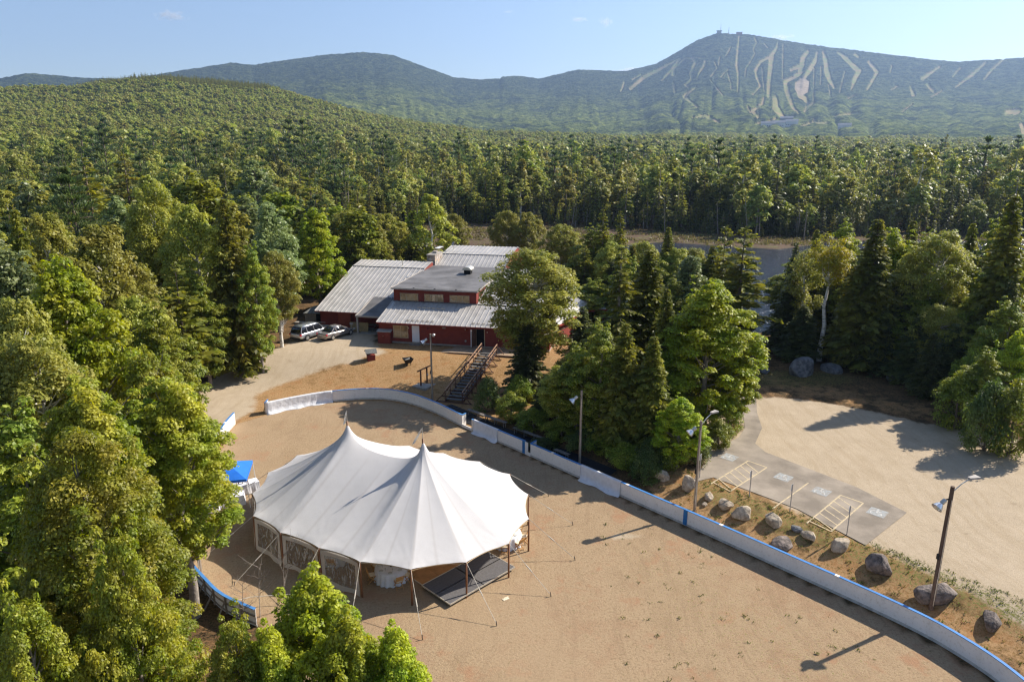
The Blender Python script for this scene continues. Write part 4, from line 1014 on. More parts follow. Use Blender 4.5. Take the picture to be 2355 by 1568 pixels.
LOD[('birch_tree', 1)] = [joined_b('birch_tree', 145, 'bark_birch', 'far_birch', H=14, Rr=2.4, base=.4, nclump=34, nleaf=1100, leaf=.34, cr=.26, flat=1.0, wide=.7, nlimb=12, hang=.3, airy=.2, lean=.06), joined_b('birch_tree', 45, 'bark_birch', 'far_birch', H=13, Rr=3.9, base=.3, nclump=60, nleaf=2200, leaf=.38, cr=.24, flat=.8, wide=.5, nlimb=10, hang=.3, airy=.3), joined_b('birch_tree', 46, 'bark_birch', 'far_maple', H=12.5, Rr=3.2, base=.3, nclump=46, nleaf=1600, leaf=.38, cr=.25, flat=.8, wide=.5, nlimb=8, hang=.3, airy=.3)]
LOD[('maple_tree', 1)] = [joined_b('maple_tree', 147, 'bark_gray', 'far_maple', H=14, Rr=3.2, base=.25, nclump=44, nleaf=1700, leaf=.36, cr=.24, flat=.9, wide=.6, nlimb=8, multi=5, top=.9), joined_b('maple_tree', 47, 'bark_gray', 'far_maple', H=13, Rr=4.1, base=.2, nclump=60, nleaf=2300, leaf=.40, cr=.24, flat=.7, wide=.42, nlimb=6, multi=3), joined_b('maple_tree', 48, 'bark_gray', 'far_birch', H=12.5, Rr=3.6, base=.2, nclump=50, nleaf=1900, leaf=.40, cr=.24, flat=.7, wide=.42, nlimb=6, multi=3)]
LOD[('spruce_tree', 2)] = [joined_s('spruce_tree', 51, 'bark', 'spruce', H=14, Rr=2.4, base=.1, step=1.6, nb=5, tuft=3, size=2.3)]
LOD[('birch_tree', 2)] = [joined_b('birch_tree', 153, 'bark_birch', 'far_maple', H=13, Rr=3.6, base=.3, nclump=14, nleaf=280, leaf=.9, cr=.4, flat=.9, wide=.6, nlimb=0, hang=.2, airy=.3, aspect=.8), joined_b('birch_tree', 53, 'bark_birch', 'far_birch', H=13, Rr=4.2, base=.3, nclump=20, nleaf=380, leaf=.95, cr=.36, flat=.7, wide=.5, nlimb=0, hang=.2, airy=.5, aspect=.8)]
LOD[('maple_tree', 2)] = [joined_b('maple_tree', 54, 'bark_gray', 'far_maple', H=13, Rr=4.4, base=.2, nclump=20, nleaf=400, leaf=1.0, cr=.36, flat=.7, wide=.42, nlimb=0, hang=.2, airy=.5, aspect=.8)]

rng = np.random.default_rng(77)
def jitter(x0, x1, y0, y1, st):
    X, Y = np.meshgrid(np.arange(x0, x1, st), np.arange(y0, y1, st))
    X = X.ravel(); Y = Y.ravel()
    return X + rng.uniform(-.42, .42, X.shape) * st, Y + rng.uniform(-.42, .42, Y.shape) * st
SITE = [(-16, 10), (-21, 34), (-26, 44), (-29, 52), (-33, 66), (-35.5, 75), (-37, 86), (-32, 96), (-29, 104), (-20, 112), (-10, 117), (6, 122), (12, 118), (0, 124), (-14, 124), (-34, 142),
        (-60, 172), (-46, 216), (-20, 234), (12, 230), (42, 217), (66, 198), (92, 198), (112, 204), (170, 194), (180, 150), (150, 92), (90, 90), (66, 78), (62, 62), (80, 40), (60, 0)]
X1, Y1 = jitter(-240, 260, 24, 345, 5.3)
keep = (poly_sd(X1, Y1, SITE) > 1.0) & (np.hypot(X1, Y1) < 345) & (np.abs(np.degrees(np.arctan2(X1, Y1))) < 40) & (np.hypot(X1, Y1) > 36)
keep &= ~((np.abs(Y1 - 88 - 0.15 * (X1 + 40)) < 3.2) & (X1 > -72) & (X1 < -34))
keep &= ~((np.abs(X1 + 0.06 * (Y1 - 50) + 31.5) < 3.0) & (Y1 < 62))
X1, Y1 = X1[keep], Y1[keep]
XE, YE = jitter(-60, 175, 185, 246, 3.1); se = poly_sd(XE, YE, MARSH); ke = (se > .3) & (se < 7.5) & (poly_sd(XE, YE, SITE) > -2.0) & (np.abs(np.degrees(np.arctan2(XE, YE))) < 39)
nE = int(ke.sum()); X1 = np.concatenate([XE[ke], X1]); Y1 = np.concatenate([YE[ke], Y1])
X2, Y2 = jitter(-1500, 1500, 60, 2100, 6.3)
r2 = np.hypot(X2, Y2)
keep = (r2 >= 345) & (r2 < 680) & (np.abs(np.degrees(np.arctan2(X2, Y2))) < 39.5)
X2, Y2 = X2[keep], Y2[keep]
X3, Y3 = jitter(-1500, 1500, 300, 2100, 4.5)
r3 = np.hypot(X3, Y3); keep = (r3 >= 680) & (r3 < 2050) & (np.abs(np.degrees(np.arctan2(X3, Y3))) < 39.5)
X2 = np.concatenate([X2, X3[keep]]); Y2 = np.concatenate([Y2, Y3[keep]])
XX = np.concatenate([X1, X2]); YY = np.concatenate([Y1, Y2]); RR_ = np.hypot(XX, YY); AZ_ = np.degrees(np.arctan2(XX, YY))
ZZ = height(XX, YY)
n = len(XX)
pat = fbm(XX / 60, YY / 60, 3, 61); pat2 = fbm(XX / 35, YY / 35, 3, 67)
u = rng.uniform(size=n)
edge = (poly_sd(XX, YY, MARSH) < 14) & (YY > 190)
pc = 0.08 + 0.85 * np.clip(pat - 0.45, 0, 1) * 2.2
pc = np.where(edge, 0.84, pc)
pc = np.where((ZZ > 112 + 25 * (pat2 - .5)) & (AZ_ < -4), 0.93, pc)
pc = np.where(RR_ > 500, np.clip(pc * 0.55, 0, 0.9) + 0.9 * (ZZ > 112 + 25 * (pat2 - .5)), pc)
kindv = np.where(u < pc, 'spruce_tree', np.where(rng.uniform(size=n) < 0.42 + 1.2 * (pat2 - .5), 'birch_tree', 'maple_tree'))
kindv = np.where((rng.uniform(size=n) < 0.06) & (RR_ < 900) & (~edge), 'pine_tree', kindv)
hh = np.where(kindv == 'pine_tree', rng.uniform(17.5, 22.5, n), np.where(kindv == 'spruce_tree', rng.uniform(10, 17, n), rng.uniform(11, 16.5, n)))
hh = hh * np.clip(rng.normal(0.97, .17, n), .55, 1.4) * (0.82 + 0.36 * fbm(XX / 28, YY / 28, 2, 71))
# across the pond the woods stand tall; by the site they are lower
hh = hh * np.where((RR_ > 200), 1.12, 0.93) * np.where(RR_ < 75, 0.85, 1) 
lowrow = np.arange(n) < nE; kindv = np.where(lowrow, 'spruce_tree', kindv); hh = np.where(lowrow, rng.uniform(3.5, 8.5, n), hh)
hh = np.where(edge & ~lowrow, hh * 0.9, hh) * np.where(RR_ > 680, 0.64, 1)
lod = np.where(RR_ < 190, 0, np.where(RR_ < 560, 1, 2))
kindv = np.where((lod == 2) & (kindv == 'pine_tree'), 'spruce_tree', kindv)
order = np.argsort(RR_)
count = {'spruce_tree': 34, 'pine_tree': 8, 'birch_tree': 26, 'maple_tree': 26}
names_label = {('spruce_tree', 0): ('dark spruce in the dense woods west of the lodge', 'spruces in the woods west of the lodge'),
  ('birch_tree', 0): ('olive birch in the dense woods west of the lodge', 'birches in the woods west of the lodge'),
  ('maple_tree', 0): ('green maple in the dense woods west of the lodge', 'maples in the woods west of the lodge'),
  ('pine_tree', 0): ('tall pine in the dense woods west of the lodge', 'pines in the woods west of the lodge'),
  ('spruce_tree', 1): ('dark spruce in the forest wall beyond the marsh and pond', 'spruces beyond the marsh'),
  ('birch_tree', 1): ('olive birch in the forest wall beyond the marsh and pond', 'birches beyond the marsh'),
  ('maple_tree', 1): ('green maple in the forest wall beyond the marsh and pond', 'maples beyond the marsh'),
  ('pine_tree', 1): ('tall pine rising above the forest wall beyond the marsh', 'pines beyond the marsh'),
  ('spruce_tree', 2): ('dark spruce among the small trees past the parking lot', 'spruces past the parking lot'),
  ('birch_tree', 2): ('olive birch among the small trees past the parking lot', 'birches past the parking lot'),
  ('maple_tree', 2): ('green maple among the small trees past the parking lot', 'maples past the parking lot'),
  ('pine_tree', 2): ('tall pine among the small trees past the parking lot', 'pines past the parking lot')}
PROTO = {}; rest = []
def natural(me, l, k):
    return {'pine_tree': 17.0}.get(k, 14.0 if l < 2 else (14.0 if k == 'spruce_tree' else 13.0))
for i in order:
    k = kindv[i]; l = int(lod[i]); vs = LOD.get((k, l))
    pick = int(rng.integers(len(vs)))
    s = hh[i] / natural(None, l, k)
    if count[k] < 292 and l < 2:
        o = bpy.data.objects.new(k, vs[pick]); col.objects.link(o)
        o.location = (XX[i], YY[i], ZZ[i] - 0.2); o.rotation_euler = (0, 0, rng.uniform(0, 6.28)); w_ = s * rng.uniform(.9, 1.25) * (1.1 if RR_[i] > 200 else 1); o.scale = (w_ * (1 if rng.uniform() < .5 else -1), w_, s); o.rotation_euler = (rng.normal(0, .03), rng.normal(0, .03), o.rotation_euler.z)
        zone = 1 if (RR_[i] > 195 and AZ_[i] > -16) else (0 if XX[i] < 20 else 2)
        lb, gr = names_label[(k, zone)]; tag(o, lb, 'tree', gr); count[k] += 1
        PROTO.setdefault((k, l, pick), o)
    else:
        rest.append((i, k, l, pick, s))
# prototypes that have no individual of their own yet are placed as ordinary far trees
for key in {(k, l, p) for _, k, l, p, _ in rest}:
    if key not in PROTO:
        for q, (i, k, l, p, s) in enumerate(rest):
            if (k, l, p) == key:
                o = bpy.data.objects.new(k, LOD[(k, l)][p]); col.objects.link(o)
                o.location = (XX[i], YY[i], ZZ[i] - 0.2); o.scale = (s, s, s)
                tag(o, 'far %s on the wooded slope beyond the marsh' % k.replace('_tree', ''), 'tree', 'far trees on the wooded slope'); PROTO[key] = o
                rest.pop(q); break

def scatter(name, pts, rot, scl, pick, protos, label, cat):
    me = bpy.data.meshes.new(name); me.vertices.add(len(pts)); me.vertices.foreach_set('co', np.asarray(pts, np.float32).ravel())
    set_attr(me, 'rot', rot); set_attr(me, 'scl', scl)
    at = me.attributes.new('pick', 'INT', 'POINT'); at.data.foreach_set('value', np.asarray(pick, np.int32))
    me.update()
    o = bpy.data.objects.new(name, me); col.objects.link(o); tag(o, label, cat, kind='stuff')
    ng = bpy.data.node_groups.new(name + '_scatter', 'GeometryNodeTree')
    ng.interface.new_socket('Geometry', in_out='INPUT', socket_type='NodeSocketGeometry')
    ng.interface.new_socket('Geometry', in_out='OUTPUT', socket_type='NodeSocketGeometry')
    gi = ng.nodes.new('NodeGroupInput'); go = ng.nodes.new('NodeGroupOutput'); jn = ng.nodes.new('GeometryNodeJoinGeometry')
    def na_(nm, ty):
        a = ng.nodes.new('GeometryNodeInputNamedAttribute'); a.data_type = ty; a.inputs['Name'].default_value = nm; return a.outputs['Attribute']
    ar, as_, ap = na_('rot', 'FLOAT'), na_('scl', 'FLOAT'), na_('pick', 'INT')
    cx_ = ng.nodes.new('ShaderNodeCombineXYZ'); ng.links.new(ar, cx_.inputs['Z'])
    for k, p in enumerate(protos):
        oi = ng.nodes.new('GeometryNodeObjectInfo'); oi.inputs['Object'].default_value = p; oi.inputs['As Instance'].default_value = True; oi.transform_space = 'ORIGINAL'
        cp = ng.nodes.new('FunctionNodeCompare'); cp.data_type = 'INT'; cp.operation = 'EQUAL'
        ins = [q for q in cp.inputs if q.type == 'INT']; ng.links.new(ap, ins[0]); ins[1].default_value = k
        ip = ng.nodes.new('GeometryNodeInstanceOnPoints')
        ng.links.new(gi.outputs[0], ip.inputs['Points']); ng.links.new(cp.outputs[0], ip.inputs['Selection']); ng.links.new(oi.outputs['Geometry'], ip.inputs['Instance'])
        ng.links.new(cx_.outputs[0], ip.inputs['Rotation']); ng.links.new(as_, ip.inputs['Scale']); ng.links.new(ip.outputs[0], jn.inputs[0])
    ng.links.new(jn.outputs[0], go.inputs[0])
    md = o.modifiers.new('scatter', 'NODES'); md.node_group = ng
    return o
keys = sorted(PROTO)
kid = {k: i for i, k in enumerate(keys)}
ii = np.array([r[0] for r in rest])
scatter('far_forest', np.stack([XX[ii], YY[ii], ZZ[ii] - 0.3], 1), rng.uniform(0, 6.28, len(ii)), np.array([r[4] for r in rest]), [kid[(r[1], r[2], r[3])] for r in rest], [PROTO[k] for k in keys],
        'mixed forest covering the slopes below the mountains', 'forest')
print('trees', len(XX), 'rest', len(rest), count)

# bare snags along the drowned edge of the woods
def snag(seed, h):
    rs_ = np.random.default_rng(seed); parts = [limb([(0, 0, 0), (rs_.normal(0, .2), 0, h * .5), (rs_.normal(0, .3), rs_.normal(0, .3), h)], [.16, .11, .03], 6)]
    for _ in range(11):
        z = h * rs_.uniform(.3, .95); a = rs_.uniform(0, 6.28); L = rs_.uniform(.5, 1.6) * (1.2 - z / h); parts.append(limb([(0, 0, z), (math.cos(a) * L, math.sin(a) * L, z + L * rs_.uniform(-.2, .6))], [.05, .01], 4))
    v, f = merge(parts); return np_mesh('dead_tree', [(v, f, 0)], [M['bark_gray']], smooth=(0,))
SN = [snag(k, 9 + k) for k in range(4)]
for k in range(12):
    a = R(rng.uniform(-10, 36)); rr0 = 176.0
    while rr0 < 260 and not (poly_sd(np.array([rr0 * math.sin(a)]), np.array([rr0 * math.cos(a)]), MARSH)[0] > -3 and rr0 * math.cos(a) > 172): rr0 += 1.0
    rr0 += rng.uniform(0, 5); x, y = rr0 * math.sin(a), rr0 * math.cos(a)
    o = bpy.data.objects.new('dead_tree', SN[k % 4]); col.objects.link(o); o.location = (x, y, H1(x, y) - .2); s = rng.uniform(.45, 1.0); o.scale = (s, s, s); o.rotation_euler = (rng.normal(0, .08), rng.normal(0, .08), rng.uniform(0, 6.28))
    tag(o, 'bare grey snag standing at the marsh edge of the far woods', 'dead tree', 'snags at the marsh edge')
# sedge tussocks over the marsh
mx_ = rng.uniform(-46, 165, 26000); my_ = rng.uniform(118, 232, 26000)
kp = (poly_sd(mx_, my_, MARSH) < 1) & (poly_sd(mx_, my_, POND) > -1.5) & (fbm(mx_ / 9, my_ / 5, 3, 91) > .47)
mx_, my_ = mx_[kp], my_[kp]; mz_ = height(mx_, my_); rep = 4
C_ = np.repeat(np.stack([mx_, my_, mz_ + .16], 1), rep, 0) + rng.normal(0, .22, (len(mx_) * rep, 3)) * np.array([1, 1, .1]); T_ = unit(rng.normal(0, .45, C_.shape) + np.array([0, 0, 1.])); N_ = unit(np.cross(T_, rand_dir(rng, len(T_))))
v_, f_ = diamonds(C_, N_, rng.uniform(.2, .5, len(C_)), .13, rng, tdir=T_)
M['sedge'] = leaf_mat('sedge', (.15, .12, .05), (.20, .19, .06), .25, var=.4)
o = bpy.data.objects.new('marsh_grass', np_mesh('marsh_grass', [(v_, f_, 0)], [M['sedge']])); col.objects.link(o); tag(o, 'tan and olive sedge tussocks over the marsh', 'marsh grass', kind='stuff')
# ------------------------------------------------------------------ sailcloth tent
def canvas_material():
    m, nt, out = nodes_of('sailcloth')
    b = N(nt, 'ShaderNodeBsdfPrincipled'); b.inputs['Roughness'].default_value = 0.75; b.inputs['Specular IOR Level'].default_value = 0.25
    c, f = noise_col(nt, 0.5, (0.60, 0.575, 0.555), (0.635, 0.61, 0.59))
    sa_ = N(nt, 'ShaderNodeAttribute'); sa_.attribute_name = 'seam'
    sm = N(nt, 'ShaderNodeMix'); sm.data_type = 'RGBA'; ss = [q for q in sm.inputs if q.type == 'RGBA']; nt.links.new(sa_.outputs['Fac'], sm.inputs['Factor']); nt.links.new(c, ss[0]); ss[1].default_value = (0.51, 0.475, 0.445, 1)
    nt.links.new([q for q in sm.outputs if q.type == 'RGBA'][0], b.inputs['Base Color'])
    tc = N(nt, 'ShaderNodeTexCoord'); nz_ = N(nt, 'ShaderNodeTexNoise'); nz_.inputs['Scale'].default_value = 1.1; nz_.inputs['Detail'].default_value = 4; nt.links.new(tc.outputs['Object'], nz_.inputs['Vector'])
    bp = N(nt, 'ShaderNodeBump'); bp.inputs['Distance'].default_value = 0.012; nt.links.new(nz_.outputs['Fac'], bp.inputs['Height']); nt.links.new(bp.outputs[0], b.inputs['Normal'])
    t = N(nt, 'ShaderNodeBsdfTranslucent'); t.inputs['Color'].default_value = (0.70, 0.62, 0.50, 1)
    mx = N(nt, 'ShaderNodeMixShader'); mx.inputs[0].default_value = 0.10
    nt.links.new(b.outputs[0], mx.inputs[1]); nt.links.new(t.outputs[0], mx.inputs[2]); nt.links.new(mx.outputs[0], out.inputs[0]); return m
M['canvas'] = canvas_material()
M['canvas_wall'] = M['canvas'].copy(); M['canvas_wall'].name = 'sidewall_cloth'
for n_ in M['canvas_wall'].node_tree.nodes:
    if n_.type == 'MIX_SHADER': n_.inputs[0].default_value = 0.5
    if n_.type == 'BSDF_TRANSLUCENT': n_.inputs['Color'].default_value = (.85, .80, .72, 1)
M['tent_pole'] = simple('varnished_wood', (0.23, 0.10, 0.045), 0.45, 0.25, 3.0)
M['rope'] = simple('rope', (0.55, 0.50, 0.42), 0.9, 0.1)
M['stake'] = simple('iron_stake', (0.08, 0.06, 0.05), 0.6, 0.2)
M['strap'] = simple('black_webbing', (0.05, 0.045, 0.05), 0.8, 0.2)
POSTS = [(-16.93, 42.0), (-15.85, 39.1), (-13.57, 37.15), (-10.89, 35.52), (-8.28, 34.11), (-5.41, 33.4), (-2.49, 34.07), (-.18, 35.96), (1.03, 38.74), (1.07, 41.89),
         (-.16, 44.87), (-2.35, 46.9), (-5.09, 48.36), (-7.8, 49.7), (-10.6, 50.35), (-13.51, 49.89), (-15.74, 47.95), (-16.92, 45.11)]
PEAKS = [Vector((-10.8, 43.45)), Vector((-5.5, 40.6))]
ZE, ZP = 2.15, 6.15
TC = (PEAKS[0] + PEAKS[1]) / 2
bnd = []; nsub = 20
for i, p in enumerate(POSTS):
    a = Vector(p); b = Vector(POSTS[(i + 1) % 18])
    mid = (a + b) / 2; inn = (TC - mid).normalized()
    for k in range(nsub):
        t = k / nsub
        q = a.lerp(b, t) + inn * 0.21 * 4 * t * (1 - t)
        bnd.append((q.x, q.y, ZE + 0.02 * 4 * t * (1 - t), t))
nb_ = len(bnd)
gx = np.arange(-18.0, 2.4, 0.14); gy = np.arange(32.4, 51.6, 0.14)
GX, GY = np.meshgrid(gx, gy)
poly = [(b[0], b[1]) for b in bnd]
inside = poly_sd(GX, GY, poly) < 0
pm = np.zeros(GX.shape, bool)
for p in PEAKS: pm |= np.hypot(GX - p.x, GY - p.y) < 0.18
Lp = np.where(pm, 1.0, 0.0)
free = inside & ~pm
ax_ = (PEAKS[1] - PEAKS[0]).normalized()
dl = np.abs((GX - TC.x) * ax_.x + (GY - TC.y) * ax_.y); dn = np.abs(-(GX - TC.x) * ax_.y + (GY - TC.y) * ax_.x)
Lp = np.where(free, np.clip(1 - poly_sd(GX, GY, poly) * -0.0 - np.minimum(np.hypot(GX - PEAKS[0].x, GY - PEAKS[0].y), np.hypot(GX - PEAKS[1].x, GY - PEAKS[1].y)) / 7, 0, 1), Lp)
for _ in range(1500):
    av = 0.25 * (np.roll(Lp, 1, 0) + np.roll(Lp, -1, 0) + np.roll(Lp, 1, 1) + np.roll(Lp, -1, 1))
    Lp = np.where(free, Lp + 1.0 * (av - Lp), Lp)
def samp(x, y):
    fx = (x - gx[0]) / 0.14; fy = (y - gy[0]) / 0.14
    ix = np.clip(np.floor(fx).astype(int), 0, len(gx) - 2); iy = np.clip(np.floor(fy).astype(int), 0, len(gy) - 2)
    u, v = fx - ix, fy - iy
    return (Lp[iy, ix] * (1 - u) + Lp[iy, ix + 1] * u) * (1 - v) + (Lp[iy + 1, ix] * (1 - u) + Lp[iy + 1, ix + 1] * u) * v
ns = 54
S = np.linspace(0, 1, ns + 1) ** 1.45
TX = np.zeros((ns + 1, nb_)); TY = np.zeros_like(TX); TZ = np.zeros_like(TX)
Lseg = (PEAKS[1] - PEAKS[0]).length
for j, (bx, by, bz, t) in enumerate(bnd):
    al = np.clip(((bx - PEAKS[0].x) * ax_.x + (by - PEAKS[0].y) * ax_.y), 0, Lseg)
    c0 = PEAKS[0] + ax_ * al
    TX[:, j] = c0.x + (bx - c0.x) * S; TY[:, j] = c0.y + (by - c0.y) * S
Lv = np.clip(samp(TX, TY), 0, 1)
rdg = np.clip(Lv[0], 0, 1) ** 0.55
TZ = ZE + (ZP - ZE) * (0.40 * Lv ** 0.85 + 0.60 * rdg[None, :] * (1 - S[:, None]) ** 1.28)
bz = np.array([b[2] for b in bnd]); tt = np.array([b[3] for b in bnd])
TZ = TZ + (bz[None, :] - ZE) * (S[:, None] ** 3)
TZ[-1] = bz
# the peaks run up into a point
for p in PEAKS:
    d = np.hypot(TX - p.x, TY - p.y); TZ = TZ + 0.30 * np.exp(-d / 0.28)
# gathers at each post and loose folds on the long side
ang = tt
for i, p in enumerate(POSTS):
    d = np.hypot(TX - p[0], TY - p[1]); th = np.arctan2(TY - p[1], TX - p[0])
    TZ = TZ + 0.034 * np.cos(24 * th + 2 * np.sin(3 * th + i)) * np.exp(-(d / 1.05) ** 1.3) * np.clip(d / 0.3, 0, 1) * (0.6 + 0.4 * np.sin(5 * th + i * 2))
    TZ = TZ + 0.06 * np.exp(-(d / 0.55) ** 1.5)
# seams: cloth bellies between posts
TZ = TZ - 0.02 * np.sin(np.pi * tt)[None, :] * np.sin(np.pi * S)[:, None] ** 1.0
fold = np.exp(-(((TX + 9.6) / 0.9) ** 2 + ((TY - 39.6) / 1.6) ** 2)); TZ = TZ + 0.022 * fold * np.sin((TX * 1.0 + TY * 0.10) * 26)
fold = np.exp(-(((TX + 13.2) / 0.5) ** 2 + ((TY - 38.7) / 0.9) ** 2)); TZ = TZ + 0.022 * fold * np.sin((TX * 1.0 - TY * 0.25) * 30)
Vt = np.stack([TX.ravel(), TY.ravel(), TZ.ravel()], 1)
I, J = np.meshgrid(np.arange(nb_), np.arange(ns)); I = I.ravel(); J = J.ravel(); I2 = (I + 1) % nb_
Ft = np.stack([J * nb_ + I, (J + 1) * nb_ + I, (J + 1) * nb_ + I2, J * nb_ + I2], 1)
tent = empty('sailcloth_tent', (TC.x, TC.y, 0), 0, 'large cream sailcloth event tent with two peaks and scalloped edge', 'tent')
def tchild(o):
    o.parent = tent; o.location = (-TC.x, -TC.y, 0); return o
me = np_mesh('canopy', [(Vt, Ft, 0)], [M['canvas']], smooth=(0,))
seam = np.exp(-(np.minimum(np.minimum(tt, 1 - tt), np.abs(tt - .5)) / 0.016) ** 2)[None, :] * np.ones((ns + 1, 1)) * np.clip(S[:, None] * 3, 0, 1) * 0.6
set_attr(me, 'seam', seam.ravel())
o = bpy.data.objects.new('canopy', me); col.objects.link(o); tchild(o); canopy = o
# rope-bound hem
mb = MB(); mb.tube([(b[0], b[1], b[2] - 0.03) for b in bnd] + [(bnd[0][0], bnd[0][1], bnd[0][2] - 0.03)], 0.018, 6, False)
o = mb.build('edge_binding', simple('tan_binding', (0.50, 0.36, 0.20), 0.8)); o.parent = canopy
for i, (x, y) in enumerate(POSTS):
    out = Vector((x - TC.x, y - TC.y)).normalized()
    mb = MB(); mb.tube([(x - out.x * .02, y - out.y * .02, 0), (x, y, ZE + 0.05)], [0.055, 0.05], 8); tchild(mb.build('side_pole', M['tent_pole'], smooth=True))
    g = Vector((x + out.x * 2.9, y + out.y * 2.9, 0.12))
    if i in (13, 14): g.z = 0.12
    mb = MB(); mb.tube([(x, y, ZE + 0.06), (x + (g.x - x) * .52, y + (g.y - y) * .52, ZE * .5 + 0.02), g], 0.013, 5); mb.cur = 1
    mb.tube([(x + (g.x - x) * .42, y + (g.y - y) * .42, ZE * .58 + .05), (x + (g.x - x) * .56, y + (g.y - y) * .56, ZE * .44 + .08)], 0.03, 6)
    rp = tchild(mb.build('guy_rope', [M['rope'], M['rope']]))
    mb = MB(); mb.tube([(g.x + out.x * .06, g.y + out.y * .06, -0.1), (g.x - out.x * .02, g.y - out.y * .02, 0.26)], 0.025, 6)
    s_ = mb.build('stake', M['stake']); s_.parent = rp
for k, p in enumerate(PEAKS):
    mb = MB(); mb.tube([(p.x, p.y, 0), (p.x, p.y, ZP + 0.5)], [0.08, 0.06], 10); tchild(mb.build('centre_pole', M['tent_pole'], smooth=True))
    mb = MB(); mb.tube([(p.x, p.y, ZP + .3), (p.x, p.y, ZP + 1.25)], [.022, .012], 6); fl = tchild(mb.build('finial', M['rope']))
    mb = MB(); z1 = ZP + 1.24; rows = []
    n_ = 12; ex, ez = ((-.16, -.9), (-.55, -1.05))[k]
    for q in range(n_ + 1):
        t = q / n_; w_ = 0.03 + (0.17 if k else .11) * math.sin(min(1, t * 1.25) * math.pi * .62)
        cx_, cz_ = ex * t, ez * t; wv_ = .06 * math.sin(t * 8)
        rows += [(p.x + cx_ + w_ * .35, p.y + wv_, z1 + cz_ + w_ * .1), (p.x + cx_ - w_ * .65, p.y - wv_ * .6 - .05 * t, z1 + cz_ - w_ * .25)]
    mb.add(rows, [(2 * q, 2 * q + 1, 2 * q + 3, 2 * q + 2) for q in range(n_)])
    pn = mb.build('pennant', M['canvas_wall']); pn.parent = fl
    so = pn.modifiers.new('thick', 'SOLIDIFY'); so.thickness = 0.006

# clear sidewalls
def vinyl_material():
    m, nt, out = nodes_of('clear_vinyl')
    tr = N(nt, 'ShaderNodeBsdfTransparent'); tr.inputs['Color'].default_value = (0.86, 0.84, 0.80, 1)
    g = N(nt, 'ShaderNodeBsdfPrincipled'); g.inputs['Base Color'].default_value = (0.62, 0.60, 0.56, 1); g.inputs['Roughness'].default_value = 0.10; g.inputs['Specular IOR Level'].default_value = 1.0
    tc = N(nt, 'ShaderNodeTexCoord'); mp = N(nt, 'ShaderNodeMapping'); mp.inputs['Scale'].default_value = (2.2, 2.2, 0.9); mp.inputs['Rotation'].default_value = (0.3, 0.2, 0)
    nt.links.new(tc.outputs['Object'], mp.inputs[0])
    n = N(nt, 'ShaderNodeTexNoise'); n.inputs['Scale'].default_value = 1.6; n.inputs['Detail'].default_value = 3; n.inputs['Distortion'].default_value = 2.2; nt.links.new(mp.outputs[0], n.inputs['Vector'])
    bp = N(nt, 'ShaderNodeBump'); bp.inputs['Distance'].default_value = 0.5; bp.inputs['Strength'].default_value = 1.0; nt.links.new(n.outputs['Fac'], bp.inputs['Height']); nt.links.new(bp.outputs[0], g.inputs['Normal'])
    r = N(nt, 'ShaderNodeValToRGB'); r.color_ramp.elements[0].position = 0.50; r.color_ramp.elements[0].color = (0.2, 0.2, 0.2, 1); r.color_ramp.elements[1].position = 0.66; r.color_ramp.elements[1].color = (0.8, 0.8, 0.8, 1)
    nt.links.new(n.outputs['Fac'], r.inputs[0])
    mx = N(nt, 'ShaderNodeMixShader'); nt.links.new(r.outputs[0], mx.inputs[0]); nt.links.new(tr.outputs[0], mx.inputs[1]); nt.links.new(g.outputs[0], mx.inputs[2]); nt.links.new(mx.outputs[0], out.inputs[0]); return m
M['vinyl'] = vinyl_material()
for i in (0, 1, 2, 3):
    a = Vector(POSTS[i]); b = Vector(POSTS[i + 1]); L = (b - a).length; d = (b - a) / L; nrm = Vector((d.y, -d.x))
    seg = 14
    def at(t, z):
        inn = (TC - (a + b) / 2).normalized()
        q = a.lerp(b, t) + inn * (0.17 * 4 * t * (1 - t)) * (max(0, z) / ZE) ** 1.5 + nrm * (0.05 + 0.05 * math.sin(t * 9 + i) * (1 - z / ZE))
        return (q.x, q.y, z + (0.06 * 4 * t * (1 - t) if z > 1.6 else 0) + (0.05 * math.sin(t * 11 + i * 2) if z < 0.05 else 0))
    t0, t1 = 0.05, 0.95; ts = [t0 + (t1 - t0) * k / seg for k in range(seg + 1)]
    zs_out = [0.02, 0.28]; panel = MB()
    for k in range(seg):      # bottom and top borders
        for z0, z1 in ((0.02, 0.34), (1.82, 2.08)):
            panel.add([at(ts[k], z0), at(ts[k + 1], z0), at(ts[k + 1], z1), at(ts[k], z1)], [(0, 1, 2, 3)])
    for ta, tb in ((t0, t0 + 0.075), (t1 - 0.075, t1)):
        panel.add([at(ta, .34), at(tb, .34), at(tb, 1.82), at(ta, 1.82)], [(0, 1, 2, 3)])
    sw = tchild(panel.build('sidewall', M['canvas_wall']))
    so = sw.modifiers.new('thick', 'SOLIDIFY'); so.thickness = 0.012
    pane = MB(); zz = np.linspace(.34, 1.82, 6)
    for k in range(seg):
        for q in range(5):
            ta = max(ts[k], t0 + .075); tb = min(ts[k + 1], t1 - .075)
            if tb > ta: pane.add([at(ta, zz[q]), at(tb, zz[q]), at(tb, zz[q + 1]), at(ta, zz[q + 1])], [(0, 1, 2, 3)])
    pn = pane.build('clear_window', M['vinyl']); pn.parent = sw

